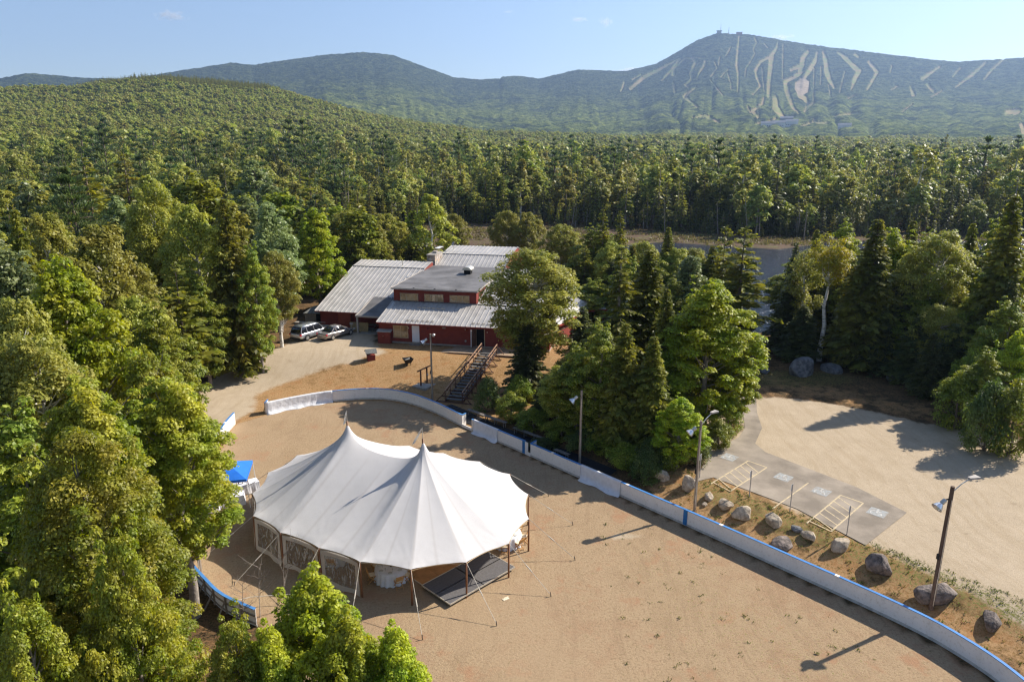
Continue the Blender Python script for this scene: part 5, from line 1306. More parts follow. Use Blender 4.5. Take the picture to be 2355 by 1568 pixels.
# ------------------------------------------------------------------ under the tent
M['floor_wood'] = simple('dance_floor_wood', (0.42, 0.20, 0.065), 0.4, 0.2, 2.0)
M['carpet'] = simple('grey_carpet', (0.115, 0.108, 0.108), 0.95, 0.15, 9.0, bump=.004, bscale=90)
M['alu'] = simple('aluminium', (0.62, 0.58, 0.50), 0.4, 0.1, 5.0, metal=0.6)
M['cloth'] = simple('white_tablecloth', (0.74, 0.74, 0.77), 0.85, 0.05)
M['chairwood'] = simple('natural_chair_wood', (0.52, 0.27, 0.09), 0.5, 0.2, 8)
M['cushion'] = simple('ivory_cushion', (0.72, 0.62, 0.45), 0.8, 0.06)
M['dish'] = simple('glassware', (0.55, 0.56, 0.55), 0.15, 0.2, spec=0.8)
sax = Vector((1.0, 0, 0)); SBv = Vector((-3.34, 33.18)); SLv = Vector((-4.95, 35.1)); SRv = Vector((0.16, 36.70))
e1 = (SRv - SBv).normalized(); e2 = Vector((-e1.y, e1.x)); LX = (SRv - SBv).length; LY = 2.44
an = math.atan2(e1.y, e1.x)
st = empty('stage', (SBv.x, SBv.y, 0), an, 'low grey carpeted stage platform with aluminium edges at the tent side', 'stage')
for i in range(2):
    for j in range(2):
        mb = MB(); x0, x1, y0, y1 = LX * i / 2, LX * (i + 1) / 2, LY * j / 2, LY * (j + 1) / 2
        mb.box(x0 + .035, x1 - .035, y0 + .035, y1 - .035, .19, .232)
        d_ = mb.build('deck_panel', M['carpet'], st)
        f_ = MB()
        for A_, B_ in (((x0, y0), (x1, y0)), ((x1, y0), (x1, y1)), ((x1, y1), (x0, y1)), ((x0, y1), (x0, y0))):
            f_.beam((*A_, .2), (*B_, .2), .05, .075)
        fr_ = f_.build('frame', M['alu'], d_)
for x in (0.15, LX / 2, LX - .15):
    for y in (.15, LY / 2, LY - .15):
        MB().tube([(x, y, 0), (x, y, .19)], .03, 6).build('leg', M['alu'], st)
df = empty('dance_floor', (SLv.x, SLv.y, 0), an, 'honey coloured wooden dance floor beside the grey stage', 'dance floor')
nsq = 6
for i in range(4):
    for j in range(4):
        mb = MB(); mb.box(i * 1.22 + .008, i * 1.22 + 1.212, .12 + j * 1.22 + .008, .12 + j * 1.22 + 1.212, 0.0, .045)
        mb.build('floor_panel', M['floor_wood'], df)
for sd_ in range(4):
    mb = MB(); Lf = 4.88
    A_ = [(0, .12), (Lf, .12), (Lf, .12 + Lf), (0, .12 + Lf)]
    a_, b_ = A_[sd_], A_[(sd_ + 1) % 4]; mb.beam((*a_, .02), (*b_, .02), .09, .04); mb.build('edge_trim', M['alu'], df)

def cloth_mesh(r, h, folds=18):
    mb = MB(); n = 72; vs = [(0, 0, h)]
    prof = [(r * .6, h), (r, h), (r + .02, h - .03), (r + .05, h * .5), (r + .10, 0.02)]
    for k, (q, z) in enumerate(prof):
        for i in range(n):
            a = 2 * math.pi * i / n; rr_ = q + (0 if k < 2 else (0.012 + .05 * (k - 2) / 2) * math.sin(folds * a + .6 * math.sin(3 * a)))
            vs.append((rr_ * math.cos(a), rr_ * math.sin(a), z))
    fs = [(0, 1 + i, 1 + (i + 1) % n) for i in range(n)]
    for k in range(len(prof) - 1):
        for i in range(n):
            a = 1 + k * n + i; b = 1 + k * n + (i + 1) % n; fs.append((a, a + n, b + n, b))
    return mb.add(vs, fs)
def make_table(loc, lab):
    t = empty('round_table', (loc[0], loc[1], 0), 0, lab, 'table', 'round banquet tables under the tent')
    MB().lathe([(0, .70), (.86, .70), (.86, .735), (0, .735)], 40).build('tabletop', M['chairwood'], t)
    for q in range(4):
        a = q * math.pi / 2 + .4; MB().tube([(.6 * math.cos(a), .6 * math.sin(a), 0), (.5 * math.cos(a), .5 * math.sin(a), .7)], .02, 6).build('leg', M['stake'], t)
    return t
def make_cloth(loc, lab):
    c = cloth_mesh(.90, .75).build('tablecloth', M['cloth'], smooth=True); c.location = (loc[0], loc[1], 0); tag(c, lab, 'tablecloth', 'white tablecloths under the tent'); return c
def make_chair(lab):
    t = empty('folding_chair', (0, 0, 0), 0, lab, 'chair', 'natural wood folding chairs under the tent')
    MB().box(-.20, .20, -.20, .20, .43, .455).build('seat', M['chairwood'], t)
    MB().box(-.185, .185, -.19, .19, .457, .495).build('seat_cushion', M['cushion'], t, bevel=.015)
    for s in (-1, 1):
        MB().beam((s * .215, -.26, .0), (s * .215, .16, .50), .028, .045).build('leg', M['chairwood'], t)
        MB().beam((s * .19, .24, .0), (s * .19, -.18, .46), .028, .045).build('leg', M['chairwood'], t)
        MB().beam((s * .215, .14, .46), (s * .215, .30, .88), .028, .045).build('back_post', M['chairwood'], t)
    mb = MB()
    for z, y in ((.60, .205), (.72, .25), (.84, .295)): mb.box(-.20, .20, y - .01, y + .012, z - .035, z + .035)
    mb.build('backrest', M['chairwood'], t)
    MB().box(-.2, .2, .165, .185, .10, .13).build('stretcher', M['chairwood'], t)
    return t
G_ = survey
tabs = [((-6.95, 35.95), 'at the open side', [(-60, 'nearest the side pole'), (-20, 'facing the stage'), (10, 'toward the dance floor'), (150, 'by the clear wall edge'), (100, 'beyond it'), (200, 'close inside the clear wall')]),
        ((-.35, 39.7), 'at the sunlit end', [(-95, 'nearest the stage'), (-45, 'turned outward in the sun'), (0, 'against the end side pole'), (50, 'behind the sunny corner'), (170, 'on its shaded side')]),
        ((-10.6, 37.9), 'behind the clear wall panels', [(-90, 'right behind the clear wall'), (-30, 'toward the open side'), (40, 'on its inner side'), (180, 'toward the closed end')])]
ch0 = None
CUT = []
for k, (loc, where, chs) in enumerate(tabs):
    make_table(loc, 'round table ' + where); make_cloth(loc, 'white floor-length tablecloth on the table ' + where)
    for deg_, lab in chs:
        lb = 'folding chair %s, table %s' % (lab, where)
        if ch0 is None: c = ch0 = make_chair(lb)
        else: c = copy_tree(ch0); c['label'] = lb
        a = R(deg_); c.location = (loc[0] + 1.12 * math.cos(a), loc[1] + 1.12 * math.sin(a), 0); c.rotation_euler = (0, 0, a - math.pi / 2)
    for q in range(7):
        a = R(q * 51 + 20); x, y = loc[0] + .68 * math.cos(a), loc[1] + .68 * math.sin(a)
        p = MB().lathe([(0, 0), (.07, 0), (.13, .015), (.125, .02), (.06, .008), (0, .008)], 18).build('plate', M['dish'], smooth=True); p.location = (x, y, .752)
        tag(p, 'place setting plate on the table ' + where, 'plate', 'plates on the table ' + where)
        gl = MB().lathe([(0, 0), (.03, 0), (.012, .01), (.008, .07), (.03, .10), (.035, .16), (.03, .16), (0, .1)], 12).build('wine_glass', M['dish'], smooth=True); gl.location = (loc[0] + .5 * math.cos(a + .25), loc[1] + .5 * math.sin(a + .25), .752)
        tag(gl, 'wine glass on the table ' + where, 'glass', 'glasses on the table ' + where)
    v_ = MB().lathe([(0, 0), (.06, 0), (.08, .08), (.05, .16), (0, .16)], 14).build('table_vase', M['stake'], smooth=True); v_.location = (loc[0], loc[1], .752)
    tag(v_, 'small dark centrepiece vase on the table ' + where, 'vase', 'table centrepieces')

# ------------------------------------------------------------------ blue pop-up canopy and its tables
M['blue_fabric'] = simple('blue_fabric', (0.02, 0.16, 0.62), 0.6, 0.08, 2.0)
M['white_metal'] = simple('white_metal', (0.74, 0.74, 0.72), 0.4, 0.05)
pc_ = empty('popup_canopy', (-20.0, 45.5, 0), R(12), 'blue pop-up canopy on white legs beside the maple', 'canopy')
mb = MB(); w2 = 1.55
mb.add([(-w2, -w2, 2.1), (w2, -w2, 2.1), (w2, w2, 2.1), (-w2, w2, 2.1), (0, 0, 2.85)], [(0, 1, 4), (1, 2, 4), (2, 3, 4), (3, 0, 4)])
for a_, b_ in (((-w2, -w2), (w2, -w2)), ((w2, -w2), (w2, w2)), ((w2, w2), (-w2, w2)), ((-w2, w2), (-w2, -w2))):
    mb.add([(*a_, 2.1), (*b_, 2.1), (*b_, 1.92), (*a_, 1.92)], [(0, 1, 2, 3)])
cv = mb.build('canopy_top', M['blue_fabric'], pc_); cv.modifiers.new('t', 'SOLIDIFY').thickness = .01
for sx in (-1, 1):
    for sy in (-1, 1):
        MB().tube([(sx * (w2 + .1), sy * (w2 + .1), 0), (sx * (w2 - .02), sy * (w2 - .02), 2.1)], .024, 6).build('leg', M['white_metal'], pc_)
def drape_box(x0, x1, y0, y1, h):
    mb = MB(); per = []; n = 14
    P = [(x0, y0), (x1, y0), (x1, y1), (x0, y1)]
    for s in range(4):
        a, b = Vector(P[s]), Vector(P[(s + 1) % 4])
        for k in range(n): per.append((a.lerp(b, k / n), Vector(((b - a).y, -(b - a).x)).normalized(), s * n + k))
    vs = [(p.x, p.y, h) for p, nn, k in per] + [(p.x + nn.x * (.03 + .03 * math.sin(k * 1.7)), p.y + nn.y * (.03 + .03 * math.sin(k * 1.7)), .04) for p, nn, k in per]
    N_ = len(per); return mb.add(vs, [tuple(range(N_))] + [(i, i + N_, (i + 1) % N_ + N_, (i + 1) % N_) for i in range(N_)])
for (cx, cy, rz, l, w_, h, lab) in ((-19.2, 46.4, 35, 1.9, .8, .78, 'long serving table draped in white under the blue canopy'), (-19.5, 44.6, 20, 1.8, .75, .76, 'white draped table in the sun before the blue canopy'), (-20.6, 43.7, 20, 1.2, .7, .5, 'low white draped table half under the maple')):
    t = empty('serving_table', (cx, cy, 0), R(rz), lab, 'table')
    drape_box(-l / 2, l / 2, -w_ / 2, w_ / 2, h).build('tablecloth', M['cloth'], t)
    for sx in (-1, 1):
        for sy in (-1, 1): MB().tube([(sx * (l / 2 - .1), sy * (w_ / 2 - .1), 0), (sx * (l / 2 - .1), sy * (w_ / 2 - .1), h - .02)], .018, 6).build('leg', M['stake'], t)
rg = random.Random(4)
for k in range(9):
    b = MB().lathe([(0, 0), (.04, 0), (.04, .16), (.015, .21), (.015, .27), (0, .27)], 10).build('bottle', simple('bottle_glass', rg.choice([(.12, .05, .02), (.5, .45, .4), (.3, .1, .03)]), .2) if k < 3 else bpy.data.materials['bottle_glass'], smooth=True)
    b.location = (-19.2 + rg.uniform(-.6, .4), 46.4 + rg.uniform(-.3, .25), .785); tag(b, 'bottle standing on the long serving table under the blue canopy', 'bottle', 'bottles on the serving table')
cb = empty('storage_bin', (-20.1, 45.5, 0), .3, 'dark storage bin between the white draped tables', 'bin')
MB().box(-.3, .3, -.2, .2, 0, .36).build('bin_body', M['strap'], cb, bevel=.02); MB().box(-.32, .32, -.22, .22, .362, .40).build('lid', M['strap'], cb, bevel=.01)
sl = MB(); sl.box(-.18, .18, -.1, .1, 0, .03); sl.box(-.1, .22, .02, .09, .031, .05); s_ = sl.build('wood_offcut', M['cushion']); s_.location = (-0.35, 33.95, 0); s_.rotation_euler = (0, 0, .6); tag(s_, 'small pale offcut of wood on the ground beside the stage', 'wood scrap')

# ------------------------------------------------------------------ rink boards
def board_material():
    m, nt, out = nodes_of('rink_board_white')
    b = N(nt, 'ShaderNodeBsdfPrincipled'); b.inputs['Roughness'].default_value = 0.42; b.inputs['Specular IOR Level'].default_value = 0.4
    c, f = noise_col(nt, 0.8, (0.80, 0.765, 0.72), (0.88, 0.845, 0.80), lo=.3, hi=.7)
    c2, f2 = noise_col(nt, 7.0, (0.86, 0.84, 0.81), (1, 1, 1), detail=6, lo=.34, hi=.46)
    mx = N(nt, 'ShaderNodeMix'); mx.data_type = 'RGBA'; mx.blend_type = 'MULTIPLY'; mx.inputs['Factor'].default_value = 1
    ss = [q for q in mx.inputs if q.type == 'RGBA']; nt.links.new(c, ss[0]); nt.links.new(c2, ss[1])
    nt.links.new([q for q in mx.outputs if q.type == 'RGBA'][0], b.inputs['Base Color']); nt.links.new(b.outputs[0], out.inputs[0]); return m
M['board'] = board_material()
M['kick'] = simple('scuffed_kick_plate', (0.50, 0.475, 0.43), 0.7, 0.2, 3.0)
M['cap'] = simple('blue_cap_rail', (0.07, 0.22, 0.50), 0.4, 0.12, 2.0)
M['cap_end'] = simple('blue_board_end', (0.03, 0.17, 0.42), 0.5, 0.12)
M['stud'] = simple('weathered_stud', (0.30, 0.25, 0.20), 0.9, 0.2, 4)
M['tarp'] = simple('white_tarp', (0.70, 0.70, 0.72), 0.5, 0.07, 3.0, bump=.06, bscale=3)
def smooth_line(pts, step=0.6, it=0):
    P = [Vector(p) for p in pts]; out = []
    for i in range(len(P) - 1):
        p0 = P[max(i - 1, 0)]; p1 = P[i]; p2 = P[i + 1]; p3 = P[min(i + 2, len(P) - 1)]
        n = max(1, int(round((p2 - p1).length / step)))
        for k in range(n):
            t = k / n
            out.append(0.5 * ((2 * p1) + (-p0 + p2) * t + (2 * p0 - 5 * p1 + 4 * p2 - p3) * t * t + (-p0 + 3 * p1 - 3 * p2 + p3) * t ** 3))
    out.append(P[-1]); return out
def cut(line, s0, s1):
    out = []; s = 0
    for i in range(len(line) - 1):
        a, b = line[i], line[i + 1]; L = (b - a).length
        if s + L > s0 and s < s1:
            ta = max(0, (s0 - s) / L); tb = min(1, (s1 - s) / L)
            if not out: out.append(a.lerp(b, ta))
            out.append(a.lerp(b, tb))
        s += L
    return out
BH = 1.13
def wall_strip(mb, line, off0, off1, z0, z1, gz=None):
    """a solid strip following the line between two sideways offsets"""
    n = len(line); L = []; 
    for i in range(n):
        d = (line[min(i + 1, n - 1)] - line[max(i - 1, 0)]).normalized(); nn = Vector((-d.y, d.x))
        g = 0 
        for off in (off0, off1):
            for z in (z0, z1): q = line[i] + nn * off; L.append((q.x, q.y, z + g))
    fs = []
    for i in range(n - 1):
        a = 4 * i; b = a + 4
        fs += [(a, b, b + 1, a + 1), (a + 2, a + 3, b + 3, b + 2), (a + 1, b + 1, b + 3, a + 3), (a, a + 2, b + 2, b)]
    fs += [(0, 1, 3, 2), (4 * n - 4, 4 * n - 2, 4 * n - 1, 4 * n - 3)]
    mb.add(L, fs); return mb
def boards(line, lab, inner=-1, end_blue=(False, False)):
    """inner: side of the line that faces the rink"""
    o0 = line[len(line) // 2]
    root = empty('rink_boards', (o0.x, o0.y, 0), 0, lab, 'rink boards', 'white hockey rink boards with blue caps')
    loc = [p - o0 for p in line]
    L = sum((loc[i + 1] - loc[i]).length for i in range(len(loc) - 1)); s = 0; k = 0
    while s < L - 0.3:
        e = min(L, s + 2.44); e = L if L - e < 0.8 else e
        sg = cut(loc, s + 0.004, e - 0.004)
        wall_strip(MB(), sg, -0.0, 0.02 * -inner, 0.03, BH - .035).build('board_panel', M['board'], root)
        s = e; k += 1
    cap = wall_strip(MB(), cut(loc, 0, L), 0.035 * inner, -0.13 * inner, BH - .035, BH).build('cap_rail', M['cap'], root)
    kick = wall_strip(MB(), cut(loc, 0, L), 0.012 * inner, 0.0, 0.0, .16).build('kick_plate', M['kick'], root)
    s = 2.44
    while s < L - .5:
        cj = cut(loc, s - .03, s + .03)
        wall_strip(MB(), cj, 0.024 * inner, 0.021 * inner, .16, BH - .04).build('joint_strip', M['board'], root)
        if int(s / 2.44) % 3 == 1: wall_strip(MB(), cut(loc, s - .12, s + .12), 0.045 * inner, -0.14 * inner, BH - .03, BH + .006).build('cap_joint', M['board'], root)
        s += 2.44
    st = MB(); s = 0
    while s < L:
        c = cut(loc, s, s + .05)
        if len(c) > 1:
            d = (c[-1] - c[0]).normalized(); nn = Vector((-d.y, d.x)) * -inner
            p = c[0] + nn * .065; st.beam((p.x, p.y, 0), (p.x, p.y, BH - .035), .04, .09)
            q = c[0] + nn * .62; st.beam((p.x, p.y, .8), (q.x, q.y, 0.0), .04, .09)
        s += 1.22
    for z in (.15, .6): wall_strip(st, cut(loc, 0, L), -inner * .02, -inner * .06, z, z + .09)
    st.build('timber_frame', M['stud'], root)
    for e, flag in ((0, end_blue[0]), (1, end_blue[1])):
        if not flag: continue
        c = cut(loc, 0, .3) if e == 0 else cut(loc, L - .3, L)
        wall_strip(MB(), c, inner * .015, inner * .001, .03, BH - .04).build('blue_edge_post', M['cap_end'], root)
    return root
farL = smooth_line(BOARD_FAR + [(-1.0, 55.2), (1.2, 52.9)], .5)
LT = sum((farL[i + 1] - farL[i]).length for i in range(len(farL) - 1))
gA = LT - 8.7 + 0
full = smooth_line(BOARD_FAR + BOARD_STR[1:], .5)
def arc_of(px, py):
    w_ = survey(px, py, 0.0); best = None; s = 0
    for i in range(len(full) - 1):
        a, b = full[i], full[i + 1]; L = (b - a).length; t = max(0, min(1, (Vector((w_.x, w_.y)) - a).dot(b - a) / L / L))
        d = (a.lerp(b, t) - Vector((w_.x, w_.y))).length
        if best is None or d < best[0]: best = (d, s + t * L)
        s += L
    return best[1]
def zc(x, y): return ((1100 + x / 5.8875) * .9416, (960 + y / 5.8875) * .9416)
s1 = arc_of(*zc(208, 465)); s2 = arc_of(*zc(300, 545)); s3 = arc_of(*zc(1050, 880)); s3b = arc_of(*zc(1085, 860)); s4 = arc_of(*zc(1190, 890))
sZ = arc_of(1580, 1208); sEnd = sum((full[i + 1] - full[i]).length for i in range(len(full) - 1))
boards(cut(full, 0, s1), 'long curved run of white boards round the far rink corner', -1)
boards(cut(full, s2, s3), 'short board run between the two player gates', -1, (False, True))
boards(cut(full, s4, sZ), 'straight board run from the gate opening to the blue stripe', -1, (False, True))
boards(cut(full, sZ + .02, sEnd), 'longest board run curving past the nearest lamp pole', -1)
wl = smooth_line(BOARD_W, .6)
boards(wl, 'blue-capped boards behind the maples on the shaded rink end', 1)
# low sill across the gates
for (a_, b_, lab) in ((s1, s2, 'low white sill across the first player gate'), (s3 + .02, s4, 'low white gate sill beside the blue stripe post')):
    c = cut(full, a_, b_); wall_strip(MB(), c, -.02, .06, 0.0, .26).build('tmp', M['board'])
    o = bpy.data.objects['tmp']; o.name = 'gate_sill'; tag(o, lab, 'gate sill')
c = cut(full, s3 + .02, s3 + .35); o = wall_strip(MB(), c, -.02, .02, 0.26, BH - .04).build('gate_post', M['board']); tag(o, 'narrow white post between the blue stripe and the open gate', 'gate post')
# return end of the far boards (stacked gate leaf)
for (p_, d_, L_, lab) in ((full[0], Vector((-.05, 1)).normalized(), 1.0, 'white gate leaf turned back at the vehicle opening'),
                          (cut(full, s1, s1 + .1)[0], Vector((.62, .78)), .55, 'short board return beside the first player gate'),
                          (cut(full, s4, s4 + .1)[0], Vector((.62, .78)), .8, 'short board return with blue cap at the second gate')):
    root = empty('gate_leaf', (p_.x, p_.y, 0), 0, lab, 'gate leaf')
    ln = [Vector((0, 0)) + d_ * .03, d_ * L_]
    wall_strip(MB(), ln, -.02, .02, .02, BH - .035).build('board_panel', M['board'], root)
    wall_strip(MB(), ln, -.07, .07, BH - .035 + .003, BH + .003).build('cap_rail', M['cap'], root)
# tarps hung over the boards
def tarp(sa, sb, lab):
    c = cut(full, sa, sb); n = len(c); mb = MB(); vs = []; rows = [(-.16, BH - .3), (-.15, BH + .012), (.05, BH + .014), (.06, BH - .1), (.07, .5), (.10, .06), (.34, .015)]
    cc = smooth_line([tuple(p) for p in c], .18); n = len(cc)
    for i, p in enumerate(cc):
        d = (cc[min(i + 1, n - 1)] - cc[max(i - 1, 0)]).normalized(); nn = Vector((d.y, -d.x))
        for k, (o_, z) in enumerate(rows):
            w_ = .018 * math.sin(i * 1.3 + k) * (k > 3) + (.10 * math.sin(i * .5) if k == 6 else 0) 
            q = p + nn * (o_ + w_); vs.append((q.x, q.y, z))
    K = len(rows); mb.add(vs, [(i * K + k, i * K + k + 1, (i + 1) * K + k + 1, (i + 1) * K + k) for i in range(n - 1) for k in range(K - 1)])
    o = mb.build('tarp', M['tarp'], smooth=True); tag(o, lab, 'tarp'); o.modifiers.new('t', 'SOLIDIFY').thickness = .006; return o
tarp(s2 + .25, s2 + 3.4, 'white tarp hung over the boards between the gates')
sB = arc_of(1335, 1098)
tarp(sB + .1, sB + 3.9, 'white tarp on the boards beside the wooden lamp pole')
tarp(.05, 6.4, 'wrinkled white sheeting over the far end of the curved boards')
# rubber mat behind the boards
M['rubber'] = simple('black_rubber', (0.018, 0.018, 0.022), 0.8, 0.2, 3)
for a_, b_, w0, w1 in ((s1 - 5, sB + 1.5, .75, 2.6), (sB + 1.5, sB + 4.8, .75, 1.5)):
    c = cut(full, a_, b_); mb = MB()
    for i in range(len(c) - 1):
        d = (c[i + 1] - c[i]).normalized(); nn = Vector((-d.y, d.x))
        q = [c[i] + nn * w0, c[i + 1] + nn * w0, c[i + 1] + nn * w1, c[i] + nn * w1]
        mb.add([(p.x, p.y, max(H1(p.x, p.y), H1(p.x - nn.x, p.y - nn.y)) + .03) for p in q], [(0, 1, 2, 3)])
    o = mb.build('rubber_mat', M['rubber']); tag(o, ('long' if b_ < sB + 2 else 'short') + ' black rubber walkway mat behind the boards', 'mat'); 
# benches behind the boards
M['gray_wood'] = simple('weathered_grey_wood', (0.21, 0.18, 0.155), 0.9, 0.25, 4.0)
for (pa, pb, lab) in ((zc(250, 225), zc(800, 420), 'weathered plank bench by the first player gate'), (zc(910, 485), zc(1540, 725), 'weathered plank bench in shade behind the second gate'), (zc(1500, 800), zc(1700, 880), 'short plank bench behind the boards near the wooden lamp pole')):
    A_ = survey(*pa, .55); B_ = survey(*pb, .55); L_ = (B_ - A_).length
    g0 = max(H1(A_.x, A_.y), H1(B_.x, B_.y))
    t = empty('bench', (A_.x, A_.y, 0), math.atan2(B_.y - A_.y, B_.x - A_.x), lab, 'bench', 'plank benches behind the boards')
    for j in range(2): MB().box(0, L_, j * .2 - .19, j * .2 - .01, .50, .545).build('seat_plank', M['gray_wood'], t)
    nl = max(2, int(L_ / .9))
    for j in range(nl):
        x = .2 + (L_ - .4) * j / (nl - 1); mb = MB(); mb.box(x - .03, x + .03, -.16, -.10, -.05, .50); mb.box(x - .03, x + .03, .10, .16, -.05, .50); mb.box(x - .02, x + .02, -.16, .16, .40, .497); mb.build('leg', M['gray_wood'], t)
# ------------------------------------------------------------------ the lodge
def siding():
    m, nt, out = nodes_of('red_clapboard')
    b = N(nt, 'ShaderNodeBsdfPrincipled'); b.inputs['Roughness'].default_value = 0.7; b.inputs['Specular IOR Level'].default_value = 0.3
    c, f = noise_col(nt, 1.5, (0.19, 0.032, 0.020), (0.25, 0.044, 0.028), lo=.3, hi=.7)
    tc = N(nt, 'ShaderNodeTexCoord'); sp = N(nt, 'ShaderNodeSeparateXYZ'); nt.links.new(tc.outputs['Object'], sp.inputs[0])
    mu = N(nt, 'ShaderNodeMath', operation='MULTIPLY'); mu.inputs[1].default_value = 6.6; nt.links.new(sp.outputs['Z'], mu.inputs[0])
    fr = N(nt, 'ShaderNodeMath', operation='FRACT'); nt.links.new(mu.outputs[0], fr.inputs[0])
    bp = N(nt, 'ShaderNodeBump'); bp.inputs['Distance'].default_value = 0.03; bp.invert = True; nt.links.new(fr.outputs[0], bp.inputs['Height'])
    nt.links.new(bp.outputs[0], b.inputs['Normal']); nt.links.new(c, b.inputs['Base Color']); nt.links.new(b.outputs[0], out.inputs[0]); return m
M['siding'] = siding()
M['metal_roof'] = simple('galvanised_roof', (0.43, 0.405, 0.375), 0.45, 0.13, 0.7, metal=0.15, spec=.5)
M['flat_roof'] = simple('membrane_roof', (0.135, 0.13, 0.13), 0.8, 0.32, 0.35)
M['trim'] = simple('grey_trim', (0.40, 0.36, 0.32), 0.7, 0.1)
M['tan_frame'] = simple('tan_window_frame', (0.52, 0.40, 0.26), 0.6, 0.1)
M['found'] = simple('concrete', (0.33, 0.30, 0.26), 0.9, 0.2, 2.0)
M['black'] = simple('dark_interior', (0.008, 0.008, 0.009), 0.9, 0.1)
M['white_door'] = simple('white_door_paint', (0.74, 0.76, 0.80), 0.5, 0.04)
M['deck'] = simple('deck_boards', (0.33, 0.235, 0.155), 0.85, 0.2, 5)
M['rail_wood'] = simple('stair_rail_wood', (0.40, 0.24, 0.15), 0.8, 0.25, 5)
M['dark_wood'] = simple('brown_stained_wood', (0.13, 0.065, 0.045), 0.8, 0.25, 5)
M['tread'] = simple('grey_treads', (0.12, 0.115, 0.11), 0.9, 0.3, 4)
def glass_tan():
    m, nt, out = nodes_of('window_blind_glass')
    b = N(nt, 'ShaderNodeBsdfPrincipled'); b.inputs['Roughness'].default_value = 0.12; b.inputs['Specular IOR Level'].default_value = 0.6; b.inputs['Coat Weight'].default_value = 1; b.inputs['Coat Roughness'].default_value = .03
    c, f = noise_col(nt, 2.3, (0.16, 0.11, 0.055), (0.30, 0.215, 0.115), lo=.3, hi=.6)
    nt.links.new(c, b.inputs['Base Color']); nt.links.new(b.outputs[0], out.inputs[0]); return m
M['pane'] = glass_tan()
def stone():
    m, nt, out = nodes_of('fieldstone')
    tc = N(nt, 'ShaderNodeTexCoord'); v = N(nt, 'ShaderNodeTexVoronoi'); v.inputs['Scale'].default_value = 2.6; nt.links.new(tc.outputs['Object'], v.inputs['Vector'])
    v2 = N(nt, 'ShaderNodeTexVoronoi'); v2.feature = 'DISTANCE_TO_EDGE'; v2.inputs['Scale'].default_value = 2.6; nt.links.new(tc.outputs['Object'], v2.inputs['Vector'])
    hs = N(nt, 'ShaderNodeHueSaturation'); hs.inputs['Color'].default_value = (0.36, 0.27, 0.20, 1)
    sp = N(nt, 'ShaderNodeSeparateXYZ'); nt.links.new(v.outputs['Color'], sp.inputs[0])
    mr = N(nt, 'ShaderNodeMapRange'); mr.inputs['To Min'].default_value = .45; mr.inputs['To Max'].default_value = 1.6; nt.links.new(sp.outputs[0], mr.inputs[0]); nt.links.new(mr.outputs[0], hs.inputs['Value'])
    mr2 = N(nt, 'ShaderNodeMapRange'); mr2.inputs['To Min'].default_value = .2; mr2.inputs['To Max'].default_value = 1.3; nt.links.new(sp.outputs[1], mr2.inputs[0]); nt.links.new(mr2.outputs[0], hs.inputs['Saturation'])
    r = N(nt, 'ShaderNodeValToRGB'); r.color_ramp.elements[0].position = 0.02; r.color_ramp.elements[1].position = 0.09; nt.links.new(v2.outputs['Distance'], r.inputs[0])
    mx = N(nt, 'ShaderNodeMix'); mx.data_type = 'RGBA'; ss = [q for q in mx.inputs if q.type == 'RGBA']; ss[0].default_value = (.50, .46, .40, 1)
    nt.links.new(r.outputs[0], mx.inputs['Factor']); nt.links.new(hs.outputs[0], ss[1])
    b = N(nt, 'ShaderNodeBsdfPrincipled'); b.inputs['Roughness'].default_value = .9; nt.links.new([q for q in mx.outputs if q.type == 'RGBA'][0], b.inputs['Base Color'])
    bp = N(nt, 'ShaderNodeBump'); bp.inputs['Distance'].default_value = .06; nt.links.new(r.outputs[0], bp.inputs['Height']); nt.links.new(bp.outputs[0], b.inputs['Normal'])
    nt.links.new(b.outputs[0], out.inputs[0]); return m
M['stone'] = stone()
BZ = 1.6
BO = Vector((-15.72, 81.39, BZ)); BA = R(-12)
lodge = empty('lodge_building', BO, BA, 'red clapboard lodge with grey standing-seam metal roofs and a stone chimney', 'building')
def wall(name, x0, x1, y0, y1, z0, z1, mat='siding', label=None):
    o = MB().box(x0, x1, y0, y1, z0, z1).build(name, M[mat], lodge)
    if label: o['label'] = label
    return o
def roof(name, A_, B_, C_, D_, rib=0.6, th=.07, mat='metal_roof', ribs=True):
    """A-B eave (B to the right), D-C top"""
    A_, B_, C_, D_ = map(Vector, (A_, B_, C_, D_)); up = (B_ - A_).cross(D_ - A_).normalized(); mb = MB()
    mb.hexa([p - up * th for p in (A_, B_, C_, D_)], [A_, B_, C_, D_])
    if ribs:
        L = (B_ - A_).length; n = max(2, int(round(L / rib)))
        for i in range(n + 1):
            t = i / n; a = A_.lerp(B_, t); d = D_.lerp(C_, t)
            if (d - a).length > .3: mb.beam(a + up * .03, d + up * .03, .06, .075, up)
    return mb.build(name, M[mat], lodge)
# front wing
wall('foundation', -.02, 20.4, -.03, 5, -.6, .22, 'found')
wall('wall', 0, 20.4, 0, 5.2, .22, 2.58)
roof('roof', (-.12, -.5, 2.56), (17.4, -.5, 2.56), (17.4, 5.0, 3.96), (-.12, 5.0, 3.96))
wall('fascia', -.14, 17.4, -.53, -.503, 2.38, 2.57, 'siding')
roof('roof', (10.75, 5.0, 3.965), (17.4, 5.0, 3.965), (17.4, 10.6, 5.50), (10.75, 10.6, 5.50))
wall('ridge_seam', -.12, 17.4, 4.93, 5.03, 3.97, 4.03, 'flat_roof')
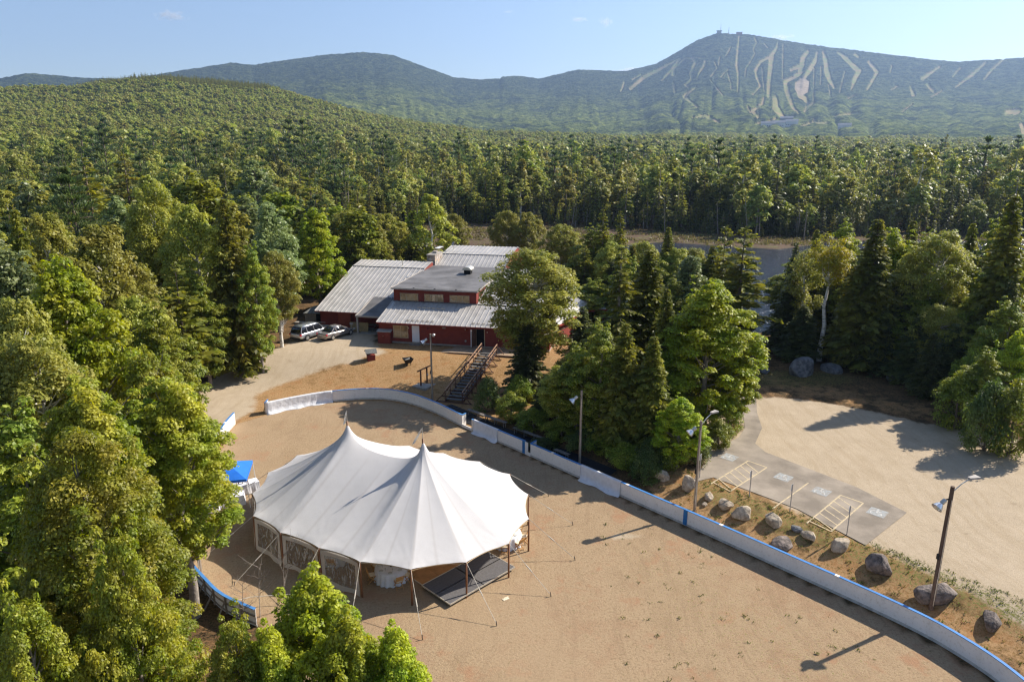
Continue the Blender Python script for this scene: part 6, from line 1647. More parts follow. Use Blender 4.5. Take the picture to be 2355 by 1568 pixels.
# faceted end of the front roof with the red edged porch
mb = MB(); mb.add([(17.4, -.5, 2.56), (21.0, 2.6, 2.5), (17.4, 10.6, 5.5)], [(0, 1, 2)]); mb.build('roof', M['metal_roof'], lodge).modifiers.new('t', 'SOLIDIFY').thickness = .06
mb = MB(); mb.add([(21.0, 2.6, 2.5), (23.3, 11.5, 2.45), (17.4, 10.6, 5.5)], [(0, 1, 2)]); mb.build('roof', M['metal_roof'], lodge).modifiers.new('t', 'SOLIDIFY').thickness = .06
mb = MB(); mb.add([(23.3, 11.5, 2.45), (25.8, 13.0, 2.35), (24.5, 17.5, 3.0), (17.4, 17.5, 5.4), (17.4, 10.6, 5.5)], [(0, 1, 2, 3, 4)]); mb.build('porch_roof', M['metal_roof'], lodge).modifiers.new('t', 'SOLIDIFY').thickness = .06
for a_, b_ in (((21.0, 2.6, 2.36), (23.3, 11.5, 2.31)), ((23.3, 11.5, 2.31), (25.8, 13.0, 2.21)), ((17.4, -.5, 2.42), (21.0, 2.6, 2.36)), ((25.8, 13.0, 2.21), (24.5, 17.5, 2.86))):
    MB().beam(a_, b_, .05, .22).build('fascia', simple('red_fascia', (0.30, 0.04, 0.028), .6) if 'red_fascia' not in bpy.data.materials else bpy.data.materials['red_fascia'], lodge)
for p in ((22.9, 11.3), (25.3, 13.1), (24.3, 17.0), (20.8, 3.0)): MB().box(p[0] - .08, p[0] + .08, p[1] - .08, p[1] + .08, -1.5, 2.3).build('porch_post', M['dark_wood'], lodge)
mb = MB(); mb.prism([(17.4, .1), (20.3, 2.9), (22.3, 11.2), (22.3, 17), (17.4, 17)], -1.2, 2.45); mb.build('wall', M['siding'], lodge)
wall('porch_floor', 22.3, 25.6, 11.4, 17.2, -.3, -.1, 'deck')
# clerestory with the flat membrane roof
wall('wall', 0.02, 10.6, 5.06, 21.0, 2.6, 5.52)
roof('flat_roof', (-.18, 4.72, 5.60), (10.8, 4.72, 5.60), (10.8, 21.0, 5.85), (-.18, 21.0, 5.85), th=.10, mat='flat_roof', ribs=False)
for a_, b_ in (((-.2, 4.70, 5.58), (10.82, 4.70, 5.58)), ((10.82, 4.70, 5.58), (10.82, 21.0, 5.83)), ((-.2, 4.70, 5.58), (-.2, 21.0, 5.83))):
    MB().beam(a_, b_, .05, .19).build('roof_edge', M['trim'], lodge)
for x in (2.6, 5.3, 8.0): MB().box(x - .1, x + .1, 5.15, 5.3, 5.60, 5.66).build('roof_drain', M['black'], lodge)
def window(u0, u1, z0, z1, vy, nx, nz=1, face=-1, label=None):
    f = MB(); f.box(u0 - .05, u1 + .05, vy - .05, vy - .004, z0 - .05, z0); f.box(u0 - .05, u1 + .05, vy - .05, vy - .004, z1, z1 + .05)
    for i in range(nx + 1):
        x = u0 + (u1 - u0) * i / nx; f.box(x - .028, x + .028, vy - .048, vy - .004, z0, z1)
    for j in range(1, nz):
        z = z0 + (z1 - z0) * j / nz; f.box(u0, u1, vy - .046, vy - .004, z - .025, z + .025)
    w_ = MB().box(u0, u1, vy - .02, vy - .003, z0, z1).build('window', M['pane'], lodge)
    f.build('window_frame', M['tan_frame'], w_)
    return w_
window(.88, 3.17, 4.13, 4.92, 5.06, 3); window(4.05, 6.4, 4.13, 4.92, 5.06, 3); window(7.27, 9.68, 4.13, 4.92, 5.06, 3)
window(1.8, 3.6, .72, 2.12, 0, 2, 2)
o = MB().box(10.604, 10.66, 6.2, 6.9, 4.3, 4.95).build('window', M['pane'], lodge)
MB().box(10.61, 10.665, 6.13, 6.2, 4.25, 5.0).build('window_frame', M['tan_frame'], o)
# back roof
wall('wall', 0.1, 10.4, 21.0, 33.0, 2.5, 5.6)
roof('roof', (0, 21.02, 5.62), (10.5, 21.02, 5.62), (10.5, 25.2, 6.92), (0, 25.2, 6.92))
roof('roof', (0, 25.2, 6.925), (10.5, 25.2, 6.925), (10.5, 30.4, 7.52), (0, 30.4, 7.52))
roof('roof', (10.5, 35.5, 6.0), (0, 35.5, 6.0), (0, 30.4, 7.51), (10.5, 30.4, 7.51))
wall('ridge_seam', 0, 10.5, 25.14, 25.24, 6.94, 7.0, 'flat_roof')
mb = MB()
for x in (0.1, 10.4):
    mb.add([(x, 21.0, 5.5), (x, 25.2, 6.8), (x, 30.4, 7.4), (x, 35.4, 5.9), (x, 35.4, 3), (x, 21, 3)], [(0, 1, 2, 3, 4, 5)])
mb.build('gable_wall', M['siding'], lodge).modifiers.new('t', 'SOLIDIFY').thickness = .05
roof('roof', (10.8, 10.6, 5.5), (17.4, 10.6, 5.5), (17.4, 21, 5.75), (10.8, 21, 5.75), ribs=True)
wall('wall', 10.65, 17.3, 5, 21, 0, 3.9)
# left wing
wall('foundation', -10.4, 0, 5.55, 22, -.8, .12, 'found')
wall('wall', -10.35, -.02, 5.6, 22, .12, 2.15)
roof('roof', (-10.75, 4.95, 2.2), (-.03, 4.95, 2.2), (-.03, 17.2, 5.98), (-10.75, 17.2, 5.98))
roof('roof', (-10.75, 17.2, 5.985), (-.03, 17.2, 5.985), (-.03, 20.4, 6.46), (-10.75, 20.4, 6.46))
roof('roof', (-.03, 26.5, 4.2), (-10.75, 26.5, 4.2), (-10.75, 20.4, 6.45), (-.03, 20.4, 6.45))
wall('ridge_seam', -10.75, -.03, 17.15, 17.24, 6.0, 6.06, 'flat_roof')
mb = MB()
for x in (-10.35, -.05):
    mb.add([(x, 5.6, 2.1), (x, 17.2, 5.85), (x, 20.4, 6.35), (x, 26.4, 4.1), (x, 26.4, -.2), (x, 5.6, -.2)], [(0, 1, 2, 3, 4, 5)])
mb.build('gable_wall', M['siding'], lodge).modifiers.new('t', 'SOLIDIFY').thickness = .05
wall('fascia', -10.77, -.05, 4.92, 4.947, 2.05, 2.2)
MB().box(-7.6, -5.9, 5.0, 5.6, .05, 2.08).build('storage_door', simple('rusty_red_door', (.22, .045, .022), .7), lodge)
# entry porch between the wings
pr = roof('porch_roof', (-4.3, 4.6, 2.42), (-.05, 4.6, 2.42), (-.05, 9.0, 3.5), (-4.3, 9.0, 3.5), mat='flat_roof', ribs=False, th=.1)
roof('porch_roof', (-4.3, 3.0, 2.32), (-.1, 3.0, 2.32), (-.1, 4.6, 2.42), (-4.3, 4.6, 2.42), mat='flat_roof', ribs=False, th=.1)
MB().beam((-4.3, 2.98, 2.26), (-.1, 2.98, 2.26), .05, .2).build('fascia', M['trim'], lodge); MB().beam((-4.32, 2.98, 2.26), (-4.32, 9, 3.42), .05, .18).build('fascia', M['trim'], lodge)
MB().box(-4.25, -4.05, 3.05, 3.25, -.1, 2.22).build('porch_post', M['trim'], lodge); MB().box(-1.9, -1.78, 5.45, 5.57, 0, 2.2).build('porch_post', M['trim'], lodge)
MB().box(-4.0, -.05, 3.0, 5.5, -.3, .08).build('porch_slab', M['found'], lodge)
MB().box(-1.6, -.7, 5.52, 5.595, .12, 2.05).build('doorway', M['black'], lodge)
# chimney
ch = MB(); ch.box(-.95, .25, 21.0, 24.6, 4.0, 7.3); chm = ch.build('chimney', M['stone'], lodge)
MB().box(-1.02, .32, 20.93, 24.67, 7.3, 7.38).build('chimney_cap', M['found'], chm)
MB().box(-.5, .1, 22.2, 23.0, 7.38, 7.7).build('chimney_flue', M['stone'], chm)
MB().beam((-.5, 24.2, 7.85), (-.1, 25.4, 8.0), .7, .04).build('flue_cover', M['white_metal'], chm)
MB().tube([(-.3, 24.9, 7.3), (-.3, 24.9, 7.95)], .03, 6).build('flue_stand', M['alu'], chm)
dsh = MB().lathe([(0, 0), (.18, .03), (.33, .12), (.34, .13), (.18, .045), (0, .015)], 18, c=(1.1, 27.6, 8.1), axis=(-.5, -.6, .45)).build('satellite_dish', M['trim'], lodge, smooth=True)
MB().tube([(1.1, 27.7, 7.1), (1.1, 27.7, 8.1)], .03, 6).build('dish_mast', M['alu'], dsh)
# roof hood vent
v = MB(); v.box(6.2, 7.1, 15.2, 16.2, 5.7, 6.35); vb = v.build('roof_vent', M['black'], lodge)
h = MB(); n = 10; rows = []
for i in range(n + 1):
    a = math.pi * i / n; rows += [(6.65 - .62 * math.cos(a), 14.9, 6.35 + .42 * math.sin(a)), (6.65 - .62 * math.cos(a), 16.6, 6.35 + .42 * math.sin(a))]
h.add(rows, [(2 * i, 2 * i + 1, 2 * i + 3, 2 * i + 2) for i in range(n)] + [tuple(range(0, 2 * n + 2, 2)), tuple(range(1, 2 * n + 3, 2))[::-1]])
h.build('vent_hood', M['alu'], vb)
# small pipes on the roofs
MB().tube([(-3.6, 18.0, 6.0), (-3.6, 18.0, 7.0)], .05, 8).build('vent_pipe', M['alu'], lodge)
pv = MB(); pv.tube([(-1.2, 13.6, 4.8), (-1.2, 13.6, 5.35)], .07, 8); pv.tube([(-1.5, 13.6, 5.35), (-.9, 13.6, 5.35)], .09, 8); pv.build('vent_pipe', M['white_metal'], lodge)
# snow guards along the eaves
for (x0, x1, y, z) in ((3.3, 6.3, .05, 2.75), (11.2, 16.9, .1, 2.76), (3.6, 6.6, 3.3, 3.57)):
    g = MB(); x = x0
    while x < x1: g.beam((x + .08, y, z + .06), (x + .5, y, z + .06), .05, .05); g.beam((x + .08, y + .18, z + .10), (x + .5, y + .18, z + .10), .05, .05); x += .6
    g.build('snow_guard', M['alu'], lodge)
# doors, lights and cabinet on the front wall
d1 = MB().box(4.1, 5.0, -.05, -.004, .27, 2.28).build('door', M['white_door'], lodge, bevel=.008)
MB().tube([(4.2, -.06, 1.25), (4.2, -.11, 1.25)], .035, 8).build('door_handle', M['alu'], d1)
st_ = MB(); st_.box(3.95, 5.15, -.75, -.04, -.35, .1); st_.box(3.95, 5.15, -1.05, -.75, -.35, -.07); st_.build('doorstep', M['gray_wood'], lodge)
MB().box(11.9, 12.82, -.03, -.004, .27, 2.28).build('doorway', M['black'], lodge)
fr = MB(); fr.box(11.82, 11.9, -.06, -.004, .25, 2.36); fr.box(12.82, 12.90, -.06, -.004, .25, 2.36); fr.box(11.9, 12.82, -.06, -.004, 2.28, 2.36); fr.build('door_frame', M['tan_frame'], lodge)
dl = MB(); a_ = R(-115)
p0 = Vector((11.87, -.06)); p1 = p0 + Vector((math.cos(a_), math.sin(a_))) * .9
dl.beam((p0.x, p0.y, 1.27), (p1.x, p1.y, 1.27), .045, 2.0); ddo = dl.build('door', M['dark_wood'], lodge); ddo['label'] = 'open dark glazed door with white edges'
MB().beam((p1.x, p1.y, .27), (p1.x, p1.y, 2.28), .06, .08).build('door_edge', M['white_door'], ddo)
q = p0.lerp(p1, .5); MB().beam((q.x - .03, q.y, 1.15), (q.x - .03 + .1, q.y + .22, 1.15), .04, .55).build('door_notice', M['white_door'], ddo)
for x, z, mt in ((8.05, 2.12, 'found'),):
    l = MB().box(x - .2, x + .2, -.22, -.01, z, z + .16).build('wall_lamp', M[mt], lodge)
for x, z in ((3.72, 1.98), (6.1, 2.05), (10.6, 2.15), (13.2, 1.95), (15.5, 2.0)):
    MB().lathe([(0, -.1), (.05, -.1), (.06, 0), (.03, .06), (0, .06)], 10, c=(x, -.1, z)).build('wall_lamp', M['cushion'] if x != 6.1 else M['black'], lodge, smooth=True)
MB().lathe([(0, 0), (.12, 0), (.12, .08), (0, .08)], 14, c=(10.6, -.01, .75), axis=(0, -1, 0)).build('wall_vent', M['trim'], lodge)
cab = MB().box(.05, 1.6, -.68, -.03, -.05, 1.45).build('utility_cabinet', M['siding'], lodge)
ct = MB(); ct.hexa([(-.05, -.80, 1.45), (1.72, -.80, 1.45), (1.72, -.02, 1.62), (-.05, -.02, 1.62)], [(-.05, -.80, 1.50), (1.72, -.80, 1.50), (1.72, -.02, 1.67), (-.05, -.02, 1.67)]); ct.build('cabinet_roof', M['trim'], cab)
cd_ = MB(); cd_.box(.12, .80, -.705, -.682, .05, 1.38); cd_.box(.84, 1.53, -.705, -.682, .05, 1.38); cd_.build('cabinet_door', M['siding'], cab)
MB().box(.84 - .12, .84 - .06, -.73, -.706, .9, 1.0).build('latch', M['tan_frame'], cab)
# small side room on the west end
MB().box(-13.0, -10.4, 15.8, 18.6, -.5, 2.0).build('annex_wall', M['siding'], lodge); MB().box(-13.3, -10.3, 15.5, 18.8, 2.0, 2.12).build('annex_roof', M['trim'], lodge)
for x in (-12.9, -12.2, -11.5): MB().box(x - .05, x + .05, 15.55, 15.65, -.4, 2.0).build('annex_post', M['gray_wood'], lodge)

def B(u, v, z=0.0):
    c, s = math.cos(BA), math.sin(BA); return Vector((BO.x + u * c - v * s, BO.y + u * s + v * c, BZ + z))
# ------------------------------------------------------------------ deck and stairs
dk = empty('entrance_deck', B(9.4, -2.9), BA, 'low wooden deck before the open lodge door', 'deck')
dm = MB(); x = 0
while x < 8.6: dm.box(x + .005, x + .135, 0 if x > 1.9 else 0 + (1.9 - x) * 0.0, 2.84, .10, .135); x += .14
dm.build('deck_boards', M['deck'], dk)
sk = MB(); sk.box(0, 8.6, -.03, -.002, -.25, .13); sk.build('skirt_board', M['dark_wood'], dk)
rp_ = MB(); rp_.hexa([(-2.3, 0.4, -.2), (0, .0, -.2), (0, 1.4, -.2), (-2.3, 1.4, -.2)], [(-2.3, .4, -.12), (0, 0, .13), (0, 1.4, .13), (-2.3, 1.4, -.12)]); rp_.build('ramp', M['deck'], dk)
sa = Vector((-2.55, 76.2, 1.62)); sb = Vector((-5.65, 64.9, .10))
d2 = Vector((sb.x - sa.x, sb.y - sa.y)); Ls = d2.length; d2.normalize(); rz = math.atan2(d2.y, d2.x)
stw = empty('stairway', (sa.x, sa.y, 0), rz, 'long wooden stairway with braced railings from the lodge down to the rink', 'stairs')
W2 = .85
def zt(x): return max(H1(sa.x + d2.x * x, sa.y + d2.y * x) + .22, 1.78 + (.22 - 1.78) * (x / Ls))
ntr = 17
for i in range(ntr):
    x = Ls * (i + .2) / ntr; z = zt(x)
    MB().box(x - .02, x + .42, -W2, W2, z - .04, z).build('tread', M['tread'], stw)
for s in (-1, 1):
    MB().beam((0, s * W2, zt(0) - .14), (Ls, s * W2, zt(Ls) - .14), .05, .22).build('stringer', M['dark_wood'], stw)
    MB().beam((-.1, s * (W2 + .05), zt(0) + .98), (Ls, s * (W2 + .05), zt(Ls) + .98), .09, .05).build('handrail', M['rail_wood'], stw)
    MB().beam((0, s * (W2 + .03), zt(0) + .52), (Ls, s * (W2 + .03), zt(Ls) + .52), .04, .12).build('mid_rail', M['rail_wood'], stw)
    for i in range(9):
        x = Ls * i / 8; z = zt(x)
        g = H1(sa.x + d2.x * x - d2.y * s * 1, sa.y + d2.y * x + d2.x * s * 1)
        p = MB().beam((x, s * (W2 + .03), g - .1), (x, s * (W2 + .03), z + .97), .08, .08).build('rail_post', M['dark_wood'], stw)
        MB().beam((x, s * (W2 + .06), z + .80), (x + .05, s * (W2 + .95), g + .04), .05, .07).build('brace', M['dark_wood'], p)
for i in range(9):
    x = Ls * i / 8; g = H1(sa.x + d2.x * x, sa.y + d2.y * x); MB().beam((x, -W2 - 1.0, g + .06), (x, W2 + 1.0, g + .06), .10, .08).build('sleeper', M['dark_wood'], stw)
# ------------------------------------------------------------------ small things by the lodge
M['shingle'] = simple('grey_shingle', (.15, .15, .14), .9, .3, 9); M['iron'] = simple('black_iron', (.03, .03, .032), .6, .25, 6, metal=.4)
wp = survey(853, 826); wl_ = empty('well_house', wp, R(20), 'small red well house with a grey shingled roof on the lawn', 'well house')
MB().box(-.42, .42, -.42, .42, -.1, .55).build('well_box', M['siding'], wl_)
for s in (-1, 1): MB().box(s * .36 - .04, s * .36 + .04, -.04, .04, .55, 1.0).build('post', M['dark_wood'], wl_)
rf = MB(); rf.hexa([(-.62, -.55, .78), (.62, -.55, .78), (.62, 0, 1.15), (-.62, 0, 1.15)], [(-.62, -.55, .83), (.62, -.55, .83), (.62, 0, 1.20), (-.62, 0, 1.20)]); rf.hexa([(-.62, 0, 1.15), (.62, 0, 1.15), (.62, .55, .78), (-.62, .55, .78)], [(-.62, 0, 1.20), (.62, 0, 1.20), (.62, .55, .83), (-.62, .55, .83)]); rf.build('roof', M['shingle'], wl_)
fp = survey(938, 838); fpo = empty('fire_pit', fp, R(25), 'square black iron fire pit on the dry lawn', 'fire pit')
f = MB(); r0, r1 = .28, .52
for k in range(4):
    a0, a1 = R(45 + 90 * k), R(135 + 90 * k)
    f.add([(r0 * 1.4 * math.cos(a0), r0 * 1.4 * math.sin(a0), .22), (r0 * 1.4 * math.cos(a1), r0 * 1.4 * math.sin(a1), .22), (r1 * 1.4 * math.cos(a1), r1 * 1.4 * math.sin(a1), .68), (r1 * 1.4 * math.cos(a0), r1 * 1.4 * math.sin(a0), .68)], [(0, 1, 2, 3)])
f.box(-.27, .27, -.27, .27, .2, .23)
fb = f.build('fire_bowl', M['iron'], fpo); fb.modifiers.new('t', 'SOLIDIFY').thickness = .025
for sx in (-1, 1):
    for sy in (-1, 1): MB().box(sx * .24 - .03, sx * .24 + .03, sy * .24 - .03, sy * .24 + .03, -.05, .22).build('leg', M['iron'], fpo)
MB().beam((-.3, -.1, .55), (.25, .15, .62), .1, .1).build('ash_scoop', M['alu'], fpo)
pp = survey(975, 885); pad = empty('post_frame', (pp.x, pp.y, H1(pp.x, pp.y)), R(58), 'two dark posts with a rail standing on a square concrete pad', 'post frame')
MB().box(-1.0, 1.0, -.95, .75, -.25, .06).build('concrete_pad', M['found'], pad)
for x in (-.5, .5): MB().box(x - .06, x + .06, -.06, .06, .06, 1.75).build('post', M['dark_wood'], pad)
MB().beam((-1.0, 0, 1.72), (1.1, 0, 1.80), .08, .12).build('top_rail', M['dark_wood'], pad); MB().box(.46, .58, -.12, -.062, .9, 1.1).build('outlet_box', M['white_metal'], pad)
# around the west wing
MB0 = B(-13.3, 7.0, -.25); shd = empty('dumpster_shed', MB0, BA + R(8), 'dark low-roofed bin shed beside the west wing', 'shed')
MB().box(0, 1.5, 0, 2.2, 0, 1.5).build('shed_wall', M['stud'], shd)
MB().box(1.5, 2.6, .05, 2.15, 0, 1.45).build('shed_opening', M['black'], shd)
rr_ = MB(); rr_.hexa([(-.15, -.15, 1.5), (2.7, -.15, 1.5), (2.7, 2.35, 1.95), (.5, 2.35, 1.95)], [(-.15, -.15, 1.57), (2.7, -.15, 1.57), (2.7, 2.35, 2.02), (.5, 2.35, 2.02)]); rr_.build('shed_roof', M['shingle'], shd)
bk = MB(); bk.prism([(0, 0), (1.7, 0), (1.8, .3), (1.6, .62), (0, .6)], 0, .85); bo = bk.build('concrete_block', M['found']); bo.location = B(-13.6, 4.7, -.25); bo.rotation_euler = (0, 0, BA); tag(bo, 'large pale concrete block beside the silver cars', 'block')
bk = MB(); bk.box(0, 1.15, 0, .7, 0, .62); bo = bk.build('concrete_block', M['found'], bevel=.05); bo.location = B(-10.0, 4.2, -.15); bo.rotation_euler = (0, 0, BA); tag(bo, 'concrete block below the pipe rail at the west wing wall', 'block')
pr_ = empty('pipe_rail', B(-10.1, 4.1, -.1), BA, 'bent white pipe guard rail at the corner of the west wing', 'pipe rail'); MB().tube([(0, 0, 0), (0, 0, .95), (.1, 0, 1.05), (1.15, 0, 1.05)], .035, 8).build('pipe', M['trim'], pr_)
for k, (u, v, r_) in enumerate(((-8.4, 4.3, .42), (-7.5, 4.1, .35))):
    pass
pl = MB().box(0, 2.44, -.02, .02, 0, 1.22).build('plywood_sheet', simple('plywood', (.36, .26, .13), .8, .2, 6)); pl.location = B(-5.6, 4.0, -.02); pl.rotation_euler = (R(-8), 0, BA); tag(pl, 'tan plywood sheet leaning by the lodge porch', 'plywood')
wb = empty('picnic_table', B(-3.2, 4.9, .08), BA, 'grey picnic table in the shade of the lodge porch', 'table')
MB().box(-.75, .75, -.35, .35, .7, .74).build('tabletop', M['gray_wood'], wb)
for s in (-1, 1): MB().box(-.75, .75, s * .72 - .12, s * .72 + .12, .42, .46).build('seat', M['gray_wood'], wb); MB().beam((s * .55, -.7, 0), (s * .55, .2, .7), .05, .09).build('leg', M['gray_wood'], wb); MB().beam((s * .55 + .05, .7, 0), (s * .55 + .05, -.2, .7), .05, .09).build('leg', M['gray_wood'], wb)
ws = empty('stanchion', B(-5.0, 3.2, 0), 0, 'thin pole with a small pale sign plate near the porch', 'sign post'); MB().tube([(0, 0, 0), (0, 0, 1.1)], .025, 8).build('pole', M['trim'], ws); MB().box(-.2, .2, -.015, .015, 1.1, 1.35).build('sign_plate', M['trim'], ws); MB().lathe([(0, 0), (.25, 0), (.22, .05), (0, .05)], 16).build('base', M['trim'], ws)
# propane tank, boulder and log rail by the drive
tp_ = survey(566, 800); tk = empty('propane_tank', (tp_.x, tp_.y, H1(tp_.x, tp_.y)), R(70), 'white rounded propane tank under the driveway trees', 'tank')
MB().lathe([(0, -.95), (.2, -.93), (.4, -.82), (.5, -.6), (.5, .6), (.4, .82), (.2, .93), (0, .95)], 22, c=(0, 0, .72), axis=(1, 0, 0)).build('tank_body', M['white_metal'], tk, smooth=True)
MB().lathe([(0, 0), (.12, 0), (.12, .15), (0, .18)], 12, c=(0, 0, 1.2)).build('valve_cap', M['alu'], tk)
for x in (-.5, .5): MB().box(x - .1, x + .1, -.3, .3, -.05, .32).build('foot', M['found'], tk)
def rock_mat(nm, c1, c2):
    m, nt, out = nodes_of(nm); b = N(nt, 'ShaderNodeBsdfPrincipled'); b.inputs['Roughness'].default_value = .9
    c, f = noise_col(nt, 2.2, c1, c2, detail=8, rough=.7, lo=.38, hi=.6); nt.links.new(c, b.inputs['Base Color'])
    n = N(nt, 'ShaderNodeTexNoise'); n.inputs['Scale'].default_value = 7; n.inputs['Detail'].default_value = 8; tc = N(nt, 'ShaderNodeTexCoord'); nt.links.new(tc.outputs['Object'], n.inputs['Vector'])
    bp = N(nt, 'ShaderNodeBump'); bp.inputs['Distance'].default_value = .09; nt.links.new(n.outputs['Fac'], bp.inputs['Height']); nt.links.new(bp.outputs[0], b.inputs['Normal']); nt.links.new(b.outputs[0], out.inputs[0]); return m
M['rock_pale'] = rock_mat('pale_granite', (.22, .17, .12), (.50, .41, .30)); M['rock_dark'] = rock_mat('dark_granite', (.06, .048, .042), (.24, .19, .16)); M['rock_grey'] = rock_mat('grey_ledge', (.07, .07, .075), (.20, .195, .19))
def rock(loc, dims, seed, lab, mat='rock_pale', rz=0.0, sink=.33, n=3, group=None):
    rg = np.random.default_rng(seed); bm = bmesh.new(); bmesh.ops.create_icosphere(bm, subdivisions=4, radius=1.0)
    pl_ = [(rand_dir(rg, 1)[0], rg.uniform(.58, .9)) for _ in range(13)]
    for v in bm.verts:
        p = np.array(v.co); 
        for d, k in pl_:
            h = p @ d
            if h > k: p = p - d * (h - k) * .92
        v.co = Vector(p)
    P_ = np.array([v.co[:] for v in bm.verts]); nn = fbm(P_[:, 0] * 2 + P_[:, 2] * 1.3 + seed, P_[:, 1] * 2 - P_[:, 2] + seed, 4, seed)
    for v, q in zip(bm.verts, nn): v.co *= 1 + .16 * (q - .5)
    zmin = min(v.co.z for v in bm.verts)
    for v in bm.verts: v.co = Vector((v.co.x * dims[0] / 2, v.co.y * dims[1] / 2, (v.co.z - zmin) * dims[2] / 1.7))
    me = bpy.data.meshes.new('boulder'); bm.to_mesh(me); bm.free(); me.materials.append(M[mat])
    for p in me.polygons: p.use_smooth = True
    try: me.set_sharp_from_angle(angle=R(32))
    except Exception: pass
    o = bpy.data.objects.new('boulder', me); col.objects.link(o); o.location = (loc[0], loc[1], H1(loc[0], loc[1]) - sink * dims[2]); o.rotation_euler = (0, 0, rz)
    return tag(o, lab, 'boulder', group)
bp_ = survey(538, 838); rock(bp_, (2.2, 1.2, 1.0), 3, 'long brown boulder at the driveway edge below the bare trunks', 'rock_pale', .1, .3)
la = survey(452, 838); lb_ = survey(512, 826)
o = MB().tube([(0, 0, .32), ((lb_ - la).x, (lb_ - la).y, .42)], [.16, .15], 10).build('log_barrier', M['gray_wood']); o.location = (la.x, la.y, H1(la.x, la.y)); tag(o, 'long grey log lying level beside the driveway boulder', 'log')
for k, a in enumerate([((10.97, 47.5), (1.25, .85, .8), 'flat-topped grey boulder under the shrubs', 'rock_pale'), ((10.0, 48.3), (.7, .6, .55), 'small mossy boulder beside the shrubs', 'rock_dark'),
    ((12.45, 45.9), (1.0, .9, 1.15), 'upright square boulder beside the paved corner', 'rock_pale'), ((13.61, 44.55), (.8, .6, .6), 'small grey boulder right of the arm lamp pole', 'rock_pale'),
    ((14.45, 43.35), (1.05, .8, .62), 'pale lumpy boulder next in the bank row', 'rock_pale'), ((15.25, 42.25), (1.3, .95, .85), 'cream pentagon shaped boulder on the bank', 'rock_pale'),
    ((16.85, 41.25), (1.5, 1.0, .85), 'cracked brown boulder in front of the yellow line', 'rock_pale'), ((18.0, 40.15), (.8, .5, .35), 'flat grey stone sunk in the weedy bank', 'rock_grey'),
    ((16.75, 39.0), (1.6, 1.2, .5), 'wide ledge rock flush with the dry bank', 'rock_dark'), ((18.5, 39.35), (1.0, .6, .5), 'small cream boulder below the second hatching', 'rock_pale'),
    ((19.85, 38.1), (1.3, .7, .7), 'smooth cream boulder by the last sign post', 'rock_pale'), ((21.1, 36.0), (1.4, 1.1, 1.0), 'large dark cube-like boulder past the asphalt corner', 'rock_dark'),
    ((22.95, 33.35), (2.0, 1.2, 1.1), 'widest dark boulder behind the nearest lamp pole', 'rock_dark'), ((24.6, 31.3), (1.3, .8, .75), 'black and grey boulder beyond the nearest lamp pole', 'rock_dark'),
    ((25.9, 29.4), (1.0, .8, .6), 'dark boulder at the edge of the view on the bank', 'rock_dark'), ((30.7, 71.5), (3.6, 2.4, 2.1), 'split grey ledge under the white-trunked birch', 'rock_grey'),
    ((34.2, 72.5), (2.6, 2.0, 1.5), 'grey ledge boulder between the spruces', 'rock_grey'), ((43.4, 74.6), (3.8, 2.6, 2.6), 'tall pale faced boulder under the broad birch', 'rock_grey'),
    ((43.2, 70.0), (3.2, 2.2, 1.4), 'rusty topped slab boulder at the lot edge', 'rock_pale'), ((39.0, 69.5), (1.2, 1.0, .9), 'small grey boulder beside the rusty slab', 'rock_grey'),
    ((26.8, 72.0), (1.5, 1.2, .8), 'low shaded boulder by the shore path', 'rock_grey'), ((13.2, 43.9), (.5, .4, .25), 'little grey stone below the bank boulders', 'rock_pale'), ((-24.9, 82.3), (1.0, .8, .7), 'dark boulder behind the concrete block', 'rock_grey')]):
    rock(a[0], tuple(q * (1.18 if k < 15 else 1) for q in a[1]), 100 + k, a[2], a[3], rz=k * 1.3)

